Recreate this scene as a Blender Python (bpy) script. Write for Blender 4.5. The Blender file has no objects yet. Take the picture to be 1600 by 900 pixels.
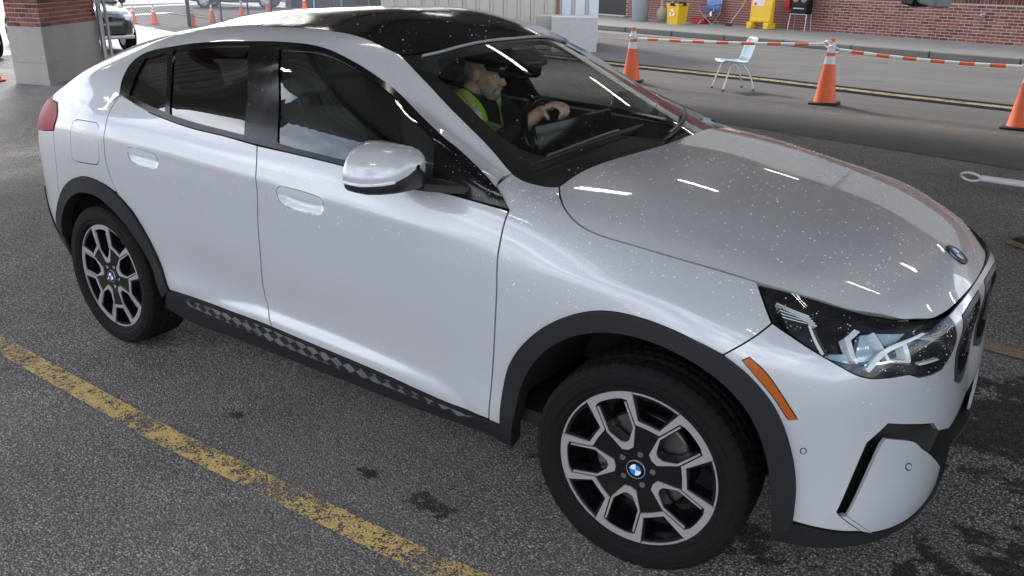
import bpy, bmesh, math, random
import numpy as np
from mathutils import Vector, Matrix
from mathutils.geometry import delaunay_2d_cdt
R = math.radians
random.seed(7); rng = np.random.default_rng(7)
scene = bpy.context.scene
COL = scene.collection
# ------------------------------------------------------------------ camera
cd = bpy.data.cameras.new('camera'); cam = bpy.data.objects.new('camera', cd); COL.objects.link(cam)
yaw, pitch, roll = .6217, -.3548, .0121
cam.matrix_world = (Matrix.Translation((2.4186, -2.9153, 1.7486)) @ Matrix.Rotation(yaw, 4, 'Z') @
                    Matrix.Rotation(math.pi/2 + pitch, 4, 'X') @ Matrix.Rotation(roll, 4, 'Z'))
cd.sensor_width = 36; cd.lens = 36*1332.3/1600; cd.clip_start = .05; cd.clip_end = 2000
scene.camera = cam
# ------------------------------------------------------------------ sky, sun, exposure
SUN_EL, SUN_AZ = R(36), R(-60)          # azimuth measured from +Y towards +X
world = bpy.data.worlds.new('World'); scene.world = world; world.use_nodes = True
wn = world.node_tree; wn.nodes.clear()
def wnode(t, **k):
    n = wn.nodes.new(t)
    for a, b in k.items(): setattr(n, a, b)
    return n
sky = wnode('ShaderNodeTexSky', sky_type='NISHITA', sun_disc=False)
sky.sun_elevation = SUN_EL; sky.sun_rotation = SUN_AZ; sky.air_density = 1.0; sky.dust_density = 1.5
bg = wnode('ShaderNodeBackground'); bg.inputs[1].default_value = .14
tc = wnode('ShaderNodeTexCoord'); mp = wnode('ShaderNodeMapping'); mp.inputs['Scale'].default_value = (1, 1, 2.6)
nz = wnode('ShaderNodeTexNoise'); nz.inputs['Scale'].default_value = 2.6; nz.inputs['Detail'].default_value = 9; nz.inputs['Roughness'].default_value = .58
cr_ = wnode('ShaderNodeValToRGB'); cr_.color_ramp.elements[0].position = .38; cr_.color_ramp.elements[1].position = .62
nz2 = wnode('ShaderNodeTexNoise'); nz2.inputs['Scale'].default_value = 5.5; nz2.inputs['Detail'].default_value = 6
cc = wnode('ShaderNodeValToRGB'); cc.color_ramp.elements[0].position = .3; cc.color_ramp.elements[1].position = .75
cc.color_ramp.elements[0].color = (6.0, 6.7, 8.2, 1); cc.color_ramp.elements[1].color = (21, 21.5, 22.5, 1)
mx = wnode('ShaderNodeMix', data_type='RGBA')
L_ = wn.links.new
L_(tc.outputs['Generated'], mp.inputs[0]); L_(mp.outputs[0], nz.inputs[0]); L_(mp.outputs[0], nz2.inputs[0])
L_(nz.outputs[0], cr_.inputs[0]); L_(nz2.outputs[0], cc.inputs[0])
L_(cr_.outputs[0], mx.inputs[0]); L_(sky.outputs[0], mx.inputs[6]); L_(cc.outputs[0], mx.inputs[7])
L_(mx.outputs[2], bg.inputs[0])
wo = wnode('ShaderNodeOutputWorld'); L_(bg.outputs[0], wo.inputs[0])
sl = bpy.data.lights.new('sun', 'SUN'); sl.energy = 2.2; sl.angle = R(10); sl.color = (1, .96, .9)
sun = bpy.data.objects.new('sun', sl); COL.objects.link(sun)
sd = Vector((math.sin(SUN_AZ)*math.cos(SUN_EL), math.cos(SUN_AZ)*math.cos(SUN_EL), math.sin(SUN_EL)))
sun.rotation_euler = sd.to_track_quat('Z', 'Y').to_euler(); sun.location = sd*50
vs = scene.view_settings; vs.view_transform = 'Standard'; vs.look = 'None'; vs.exposure = .82; vs.gamma = 1
scene.cycles.use_denoising = True; scene.cycles.max_bounces = 8; scene.cycles.transparent_max_bounces = 16
scene.cycles.diffuse_bounces = 4; scene.cycles.glossy_bounces = 4; scene.cycles.sample_clamp_indirect = 8
scene.cycles.caustics_reflective = False; scene.cycles.caustics_refractive = False

# ------------------------------------------------------------------ materials
MAT = {}
class NT:
    def __init__(s, name):
        m = bpy.data.materials.new(name); m.use_nodes = True; s.m = m; s.t = m.node_tree; s.t.nodes.clear()
        s.out = s.n('ShaderNodeOutputMaterial'); MAT[name] = m
    def n(s, t, **k):
        x = s.t.nodes.new(t)
        for a, b in k.items(): setattr(x, a, b)
        return x
    def l(s, a, b): s.t.links.new(a, b)
    def val(s, node, **k):
        for a, b in k.items(): node.inputs[a.replace('_', ' ')].default_value = b
        return node
    def coord(s, kind='Object'):
        return s.n('ShaderNodeTexCoord').outputs[kind]
    def noise(s, vec, scale, detail=4, rough=.55, out=0):
        x = s.n('ShaderNodeTexNoise'); x.inputs['Scale'].default_value = scale; x.inputs['Detail'].default_value = detail
        x.inputs['Roughness'].default_value = rough; s.l(vec, x.inputs['Vector']); return x.outputs[out]
    def voro(s, vec, scale, feature='F1', out='Distance'):
        x = s.n('ShaderNodeTexVoronoi', feature=feature); x.inputs['Scale'].default_value = scale; s.l(vec, x.inputs['Vector']); return x.outputs[out]
    def ramp(s, fac, stops):
        x = s.n('ShaderNodeValToRGB'); e = x.color_ramp.elements
        while len(e) < len(stops): e.new(.5)
        for q, (p, c) in zip(e, stops):
            q.position = p; q.color = (c, c, c, 1) if not isinstance(c, tuple) else (*c, 1)
        s.l(fac, x.inputs[0]); return x.outputs[0]
    def mix(s, fac, a, b, blend='MIX'):
        x = s.n('ShaderNodeMix', data_type='RGBA', blend_type=blend)
        for i, v in ((0, fac), (6, a), (7, b)):
            if isinstance(v, (int, float)): x.inputs[i].default_value = v if i == 0 else (v, v, v, 1)
            elif isinstance(v, tuple): x.inputs[i].default_value = (*v, 1)
            else: s.l(v, x.inputs[i])
        return x.outputs[2]
    def math(s, op, a, b=0):
        x = s.n('ShaderNodeMath', operation=op)
        for i, v in ((0, a), (1, b)):
            if isinstance(v, (int, float)): x.inputs[i].default_value = v
            else: s.l(v, x.inputs[i])
        return x.outputs[0]
    def bump(s, h, strength=.3, dist=.01):
        x = s.n('ShaderNodeBump'); x.inputs['Strength'].default_value = strength; x.inputs['Distance'].default_value = dist
        s.l(h, x.inputs['Height']); return x.outputs[0]
    def bsdf(s, color=(.5, .5, .5), rough=.5, metal=0, normal=None, **k):
        b = s.n('ShaderNodeBsdfPrincipled')
        for nm, v in (('Base Color', color), ('Roughness', rough), ('Metallic', metal), ('Normal', normal)):
            if v is None: continue
            if isinstance(v, tuple): b.inputs[nm].default_value = (*v, 1)
            elif isinstance(v, (int, float)): b.inputs[nm].default_value = v
            else: s.l(v, b.inputs[nm])
        for a, v in k.items():
            key = a.replace('_', ' ')
            if isinstance(v, tuple): b.inputs[key].default_value = (*v, 1)
            elif isinstance(v, (int, float)): b.inputs[key].default_value = v
            else: s.l(v, b.inputs[key])
        s.l(b.outputs[0], s.out.inputs[0]); return b
def simple(name, color, rough=.5, metal=0, var=.15, scale=40, bump=0, **k):
    t = NT(name); co = t.coord(); f = t.noise(co, scale, 5)
    c2 = tuple(min(1, x*(1+var)) for x in color); c1 = tuple(x*(1-var) for x in color)
    col = t.mix(f, c1, c2)
    rr = t.math('ADD', t.math('MULTIPLY', t.noise(co, scale*.4, 3), .16), rough-.08)
    t.bsdf(col, rr, metal, t.bump(f, bump, .004) if bump else None, **k)
    return t.m
def glass(name, tint, ior_r=.055, rough=0.0, glossy=(1, 1, 1)):
    t = NT(name)
    lw = t.n('ShaderNodeLayerWeight'); lw.inputs['Blend'].default_value = .5
    p5 = t.math('POWER', lw.outputs['Facing'], 5.0)
    f = t.math('ADD', t.math('MULTIPLY', p5, 1-ior_r), ior_r)
    tr = t.n('ShaderNodeBsdfTransparent'); tr.inputs[0].default_value = (*tint, 1)
    gl = t.n('ShaderNodeBsdfGlossy'); gl.inputs['Roughness'].default_value = rough; gl.inputs[0].default_value = (*glossy, 1)
    ms = t.n('ShaderNodeMixShader'); t.l(f, ms.inputs[0]); t.l(tr.outputs[0], ms.inputs[1]); t.l(gl.outputs[0], ms.inputs[2])
    t.l(ms.outputs[0], t.out.inputs[0]); return t.m
# car paint: white clearcoat
t = NT('paint'); co = t.coord()
f = t.noise(co, 3.0, 4); dust = t.ramp(t.noise(co, 55, 6, .7), [(.48, 0.0), (.75, 1.0)])
base = t.mix(f, (.51, .515, .535), (.55, .555, .57))
base = t.mix(t.math('MULTIPLY', dust, .10), base, (.38, .375, .36))
t.bsdf(base, .34, .12, None, Coat_Weight=1.0, Coat_Roughness=t.math('ADD', t.math('MULTIPLY', dust, .05), .02), Coat_IOR=1.58)
simple('gloss_black', (.008, .008, .009), .12, var=.2, Specular_IOR_Level=.35)
simple('satin_black', (.016, .016, .017), .42)
simple('cladding', (.012, .0125, .0145), .62, var=.35, scale=220, bump=.3, Specular_IOR_Level=.35)
simple('shell_black', (.006, .006, .006), .8)
simple('rubber', (.0045, .0045, .005), .8, var=.5, scale=30, bump=.1, Specular_IOR_Level=.25)
simple('machined', (.43, .425, .42), .38, .4, var=.08, scale=120)
simple('rim_black', (.008, .008, .010), .14, var=.2)
simple('brake_steel', (.23, .22, .21), .4, 1.0)
simple('chrome', (.78, .79, .80), .08, 1.0, var=.03)
simple('mirror_silver', (.8, .82, .85), .03, 1.0, var=.02)
simple('amber', (.42, .095, .008), .22, var=.2, Coat_Weight=.6)
simple('red_lens', (.26, .003, .010), .45, var=.3, scale=15, Specular_IOR_Level=.15)
simple('white_plastic', (.72, .73, .74), .25, var=.05)
simple('headlamp_white', (.78, .81, .84), .15, var=.25, scale=30)
simple('headlamp_sky', (.52, .66, .86), .12, .25, var=.45, scale=26, Coat_Weight=1.0)  # blue sky reflection put into the base colour of the reflector plates
simple('headlamp_dark', (.018, .019, .021), .22)
simple('seat_fabric', (.17, .19, .205), .75, var=.2, scale=160, bump=.2)
simple('dash', (.020, .021, .022), .55)
simple('dash_top', (.035, .037, .038), .6)
glass('glass_clear', (.86, .90, .87), .06)
glass('glass_side', (.55, .61, .58), .13)
glass('glass_dark', (.035, .04, .038), .16)
glass('glass_lamp', (.93, .95, .96), .05)
glass('glass_roof', (.02, .02, .02), .06)
simple('badge_blue', (.02, .22, .55), .2, var=.05)
simple('badge_white', (.85, .86, .87), .2, var=.02)
# water drops: their bright highlights are put into a pale opaque colour
t = NT('water'); t.bsdf((.82, .84, .86), .05, 0, None, Coat_Weight=.4, Specular_IOR_Level=.7)
# checker decal
t = NT('decal_checker'); co = t.coord()
mpn = t.n('ShaderNodeMapping'); t.l(co, mpn.inputs[0]); mpn.inputs['Rotation'].default_value = (0, R(28), 0); mpn.inputs['Location'].default_value = (.013, 0.0, .01)
sep = t.n('ShaderNodeSeparateXYZ'); t.l(mpn.outputs[0], sep.inputs[0])
def cell(t, v, s): return t.math('FLOOR', t.math('MULTIPLY', v, s))
sx = t.math('ADD', sep.outputs[0], t.math('MULTIPLY', sep.outputs[2], .35))
cx = cell(t, sx, 24); cz = cell(t, sep.outputs[2], 27)
comb = t.n('ShaderNodeCombineXYZ'); t.l(cx, comb.inputs[0]); t.l(cz, comb.inputs[1])
par = t.math('MODULO', t.math('ABSOLUTE', t.math('ADD', cx, cz)), 2)
wn_ = t.n('ShaderNodeTexWhiteNoise'); t.l(comb.outputs[0], wn_.inputs[0])
worn = t.ramp(t.noise(co, 26, 6, .75), [(.32, 1.0), (.46, 0.0)])
lv = t.math('ADD', t.math('MULTIPLY', wn_.outputs[0], .35), .35)
fac = t.math('MULTIPLY', t.math('MULTIPLY', par, lv), t.math('ADD', t.math('MULTIPLY', worn, -.7), 1))
t.bsdf(t.mix(fac, (.016, .016, .018), (.22, .22, .23)), .5)

# ---------------------------------------------------------------- body surfaces
def nspline(k, t):
    """matrix that maps values at knots k to natural cubic spline values at t"""
    k=np.asarray(k,float); n=len(k); h=np.diff(k)
    A=np.zeros((n,n)); B=np.zeros((n,n)); A[0,0]=A[-1,-1]=1
    for i in range(1,n-1):
        A[i,i-1]=h[i-1]; A[i,i]=2*(h[i-1]+h[i]); A[i,i+1]=h[i]
        B[i,i-1]=6/h[i-1]; B[i,i]=-6/h[i-1]-6/h[i]; B[i,i+1]=6/h[i]
    M=np.linalg.solve(A,B)
    t=np.atleast_1d(np.asarray(t,float)); j=np.clip(np.searchsorted(k,t)-1,0,n-2)
    hj=h[j]; a=(k[j+1]-t)/hj; b=(t-k[j])/hj
    E=np.zeros((len(t),n)); r=np.arange(len(t)); E[r,j]+=a; E[r,j+1]+=b
    ca=(a**3-a)*hj**2/6; cb=(b**3-b)*hj**2/6
    # outside: linear extrapolation
    lo=t<k[0]; hi=t>k[-1]
    ca=np.where(lo|hi,0,ca); cb=np.where(lo|hi,0,cb)
    E+=ca[:,None]*M[j]+cb[:,None]*M[j+1]
    return E
class Patch:
    def __init__(s, G, su=None):
        s.G=np.asarray(G,float)            # rows x cols x 3 (y is |y|)
        G=s.G
        du=np.linalg.norm(np.diff(G,axis=1),axis=2).mean(0)
        dv=np.linalg.norm(np.diff(G,axis=0),axis=2).mean(1)
        s.ku=np.concatenate([[0],np.cumsum(du)]); s.kv=np.concatenate([[0],np.cumsum(dv)])
    def ev(s,u,v):
        u=np.atleast_1d(u);v=np.atleast_1d(v)
        Eu=nspline(s.ku,u);Ev=nspline(s.kv,v)
        P=np.einsum('pi,pj,ijk->pk',Ev,Eu,s.G); P[:,1]*=-1
        return P
    def nr(s,u,v,e=1e-3):
        du=s.ev(u+e,v)-s.ev(u-e,v); dv=s.ev(u,v+e)-s.ev(u,v-e)
        n=np.cross(du,dv); n/=np.linalg.norm(n,axis=1)[:,None]+1e-12
        return n
# control points of the body surfaces: (x, |y|, z) in metres
LOWER=[
[(-2.05,0,0.3),(-2.03,0.45,0.3),(-1.98,0.69,0.3),(-1.88,0.8,0.28),(-1.68,0.855,0.25),(-1.42,0.87,0.24),(-1,0.855,0.245),(-0.5,0.85,0.25),(0,0.85,0.25),(0.5,0.85,0.25),(0.95,0.855,0.24),(1.42,0.875,0.235),(1.74,0.855,0.225),(2,0.76,0.215),(2.15,0.45,0.225),(2.15,0,0.23)],
[(-2.11,0,0.4),(-2.09,0.45,0.4),(-2.04,0.71,0.4),(-1.95,0.82,0.39),(-1.7,0.88,0.37),(-1.42,0.9,0.36),(-1,0.897,0.385),(-0.5,0.893,0.385),(0,0.892,0.37),(0.5,0.892,0.355),(0.95,0.897,0.335),(1.42,0.905,0.33),(1.75,0.885,0.32),(2.02,0.77,0.31),(2.16,0.46,0.31),(2.155,0,0.31)],
[(-2.19,0,0.52),(-2.17,0.45,0.52),(-2.12,0.72,0.52),(-2,0.84,0.51),(-1.71,0.893,0.5),(-1.42,0.912,0.5),(-1,0.897,0.49),(-0.5,0.884,0.475),(0,0.88,0.46),(0.5,0.884,0.455),(0.95,0.901,0.45),(1.42,0.915,0.45),(1.75,0.897,0.45),(2.01,0.765,0.45),(2.152,0.46,0.45),(2.17,0,0.45)],
[(-2.25,0,0.7),(-2.23,0.45,0.7),(-2.15,0.72,0.7),(-2.01,0.845,0.69),(-1.72,0.9,0.69),(-1.42,0.922,0.69),(-1,0.91,0.68),(-0.5,0.902,0.67),(0,0.899,0.66),(0.5,0.902,0.65),(0.95,0.912,0.64),(1.42,0.924,0.63),(1.75,0.902,0.62),(1.99,0.765,0.62),(2.135,0.46,0.62),(2.155,0,0.62)],
[(-2.27,0,0.87),(-2.25,0.45,0.87),(-2.16,0.71,0.87),(-2.01,0.84,0.87),(-1.73,0.9,0.87),(-1.42,0.925,0.87),(-1,0.92,0.86),(-0.5,0.914,0.85),(0,0.911,0.84),(0.5,0.913,0.82),(0.95,0.92,0.8),(1.42,0.922,0.785),(1.75,0.895,0.76),(1.98,0.755,0.745),(2.128,0.46,0.74),(2.155,0,0.74)],
[(-2.23,0,1.03),(-2.21,0.45,1.03),(-2.13,0.7,1.03),(-1.99,0.825,1.035),(-1.72,0.885,1.05),(-1.42,0.915,1.06),(-1,0.92,1.045),(-0.5,0.917,1.02),(0,0.915,0.995),(0.5,0.915,0.972),(0.95,0.91,0.945),(1.42,0.897,0.91),(1.75,0.858,0.865),(1.955,0.715,0.845),(2.11,0.45,0.84),(2.145,0,0.84)],
[(-2.14,0,1.14),(-2.12,0.45,1.14),(-2.05,0.67,1.14),(-1.93,0.775,1.145),(-1.7,0.825,1.175),(-1.42,0.85,1.19),(-1,0.868,1.17),(-0.5,0.873,1.14),(0,0.873,1.12),(0.5,0.87,1.1),(0.95,0.845,1.075),(1.42,0.795,1.015),(1.74,0.745,0.965),(1.9,0.625,0.93),(2.01,0.42,0.915),(2.06,0,0.918)],
[(-2.07,0,1.19),(-2.05,0.43,1.19),(-1.98,0.61,1.19),(-1.86,0.71,1.205),(-1.66,0.765,1.26),(-1.36,0.775,1.31),(-0.95,0.785,1.32),(-0.48,0.785,1.31),(0,0.785,1.295),(0.45,0.785,1.25),(0.96,0.72,1.118),(1.42,0.665,1.06),(1.73,0.615,1),(1.83,0.5,0.975),(1.9,0.33,0.968),(1.93,0,0.968)],
]
UPPER=[
[(-2.13,0.7,1.03),(-1.99,0.825,1.035),(-1.72,0.885,1.05),(-1.42,0.915,1.06),(-1,0.92,1.045),(-0.5,0.917,1.02),(0,0.915,0.995),(0.35,0.915,0.979),(0.65,0.914,0.963),(0.95,0.91,0.945),(1.1,0.905,0.935)],
[(-2.05,0.67,1.14),(-1.93,0.775,1.145),(-1.7,0.825,1.175),(-1.42,0.85,1.19),(-1,0.868,1.17),(-0.5,0.873,1.14),(0,0.873,1.12),(0.35,0.872,1.106),(0.65,0.862,1.093),(0.95,0.845,1.075),(1.1,0.82,1.055)],
[(-1.99,0.62,1.19),(-1.875,0.71,1.205),(-1.66,0.765,1.26),(-1.36,0.775,1.31),(-0.95,0.785,1.32),(-0.48,0.785,1.31),(0,0.785,1.295),(0.31,0.785,1.27),(0.6,0.79,1.215),(0.92,0.8,1.11),(1.08,0.79,1.07)],
[(-1.93,0.57,1.23),(-1.815,0.635,1.265),(-1.6,0.66,1.335),(-1.28,0.67,1.405),(-0.9,0.675,1.455),(-0.45,0.672,1.485),(-0.05,0.668,1.485),(0.185,0.637,1.42),(0.491,0.666,1.278),(0.863,0.726,1.123),(1.06,0.76,1.08)],
[(-1.91,0.5,1.25),(-1.78,0.555,1.295),(-1.55,0.57,1.38),(-1.22,0.58,1.46),(-0.86,0.585,1.51),(-0.43,0.58,1.537),(-0.05,0.575,1.53),(0.18,0.57,1.475),(0.5,0.62,1.32),(0.87,0.69,1.14),(1.06,0.71,1.08)],
[(-1.916,0.4625,1.2523),(-1.7853,0.5123,1.2987),(-1.5545,0.5265,1.3845),(-1.223,0.5365,1.466),(-0.86,0.5407,1.5175),(-0.4285,0.5365,1.5446),(-0.047,0.5315,1.5375),(0.1875,0.5272,1.4806),(0.5075,0.5735,1.3275),(0.885,0.6405,1.1437),(1.0735,0.659,1.08)],
[(-1.95,0.25,1.265),(-1.815,0.27,1.32),(-1.58,0.28,1.41),(-1.24,0.29,1.5),(-0.86,0.29,1.56),(-0.42,0.29,1.588),(-0.03,0.285,1.58),(0.23,0.285,1.512),(0.55,0.31,1.37),(0.97,0.36,1.165),(1.15,0.37,1.08)],
[(-1.97,0,1.27),(-1.825,0,1.328),(-1.6,0,1.42),(-1.25,0,1.512),(-0.86,0,1.57),(-0.42,0,1.597),(-0.02,0,1.59),(0.25,0,1.522),(0.57,0,1.385),(1.01,0,1.165),(1.18,0,1.08)],
[(-1.95,-0.25,1.265),(-1.815,-0.27,1.32),(-1.58,-0.28,1.41),(-1.24,-0.29,1.5),(-0.86,-0.29,1.56),(-0.42,-0.29,1.588),(-0.03,-0.285,1.58),(0.23,-0.285,1.512),(0.55,-0.31,1.37),(0.97,-0.36,1.165),(1.15,-0.37,1.08)],
[(-1.91,-0.5,1.25),(-1.7853,-0.5123,1.2987),(-1.55,-0.57,1.38),(-1.22,-0.58,1.46),(-0.86,-0.585,1.51),(-0.43,-0.58,1.537),(-0.05,-0.575,1.53),(0.18,-0.57,1.475),(0.5,-0.62,1.32),(0.87,-0.69,1.14),(1.06,-0.71,1.08)],
]
HOOD=[
[(0.95,0.91,0.945),(1.2,0.905,0.925),(1.42,0.897,0.91),(1.62,0.878,0.885),(1.79,0.845,0.86),(1.955,0.715,0.845),(2.04,0.6,0.815),(2.08,0.54,0.76)],
[(0.95,0.845,1.075),(1.2,0.822,1.048),(1.42,0.795,1.015),(1.62,0.765,0.985),(1.77,0.73,0.958),(1.9,0.625,0.93),(2,0.545,0.895),(2.065,0.49,0.83)],
[(0.96,0.7,1.12),(1.2,0.685,1.095),(1.42,0.665,1.06),(1.62,0.64,1.024),(1.78,0.6,0.99),(1.925,0.515,0.947),(2.03,0.43,0.905),(2.11,0.4,0.83)],
[(0.98,0.52,1.142),(1.2,0.51,1.122),(1.42,0.495,1.09),(1.62,0.475,1.05),(1.79,0.44,1.01),(1.945,0.385,0.957),(2.05,0.31,0.91),(2.135,0.29,0.835)],
[(1.01,0.27,1.152),(1.22,0.26,1.132),(1.43,0.25,1.1),(1.63,0.245,1.062),(1.81,0.23,1.017),(1.97,0.2,0.96),(2.065,0.16,0.915),(2.148,0.15,0.84)],
[(1.03,0,1.154),(1.23,0,1.135),(1.44,0,1.105),(1.64,0,1.067),(1.82,0,1.02),(1.985,0,0.96),(2.07,0,0.918),(2.152,0,0.842)],
[(1.01,-0.27,1.152),(1.22,-0.26,1.132),(1.43,-0.25,1.1),(1.63,-0.245,1.062),(1.81,-0.23,1.017),(1.97,-0.2,0.96),(2.065,-0.16,0.915),(2.148,-0.15,0.84)],
[(0.98,-0.52,1.142),(1.2,-0.51,1.122),(1.42,-0.495,1.09),(1.62,-0.475,1.05),(1.79,-0.44,1.01),(1.945,-0.385,0.957),(2.05,-0.31,0.91),(2.135,-0.29,0.835)],
]
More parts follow.
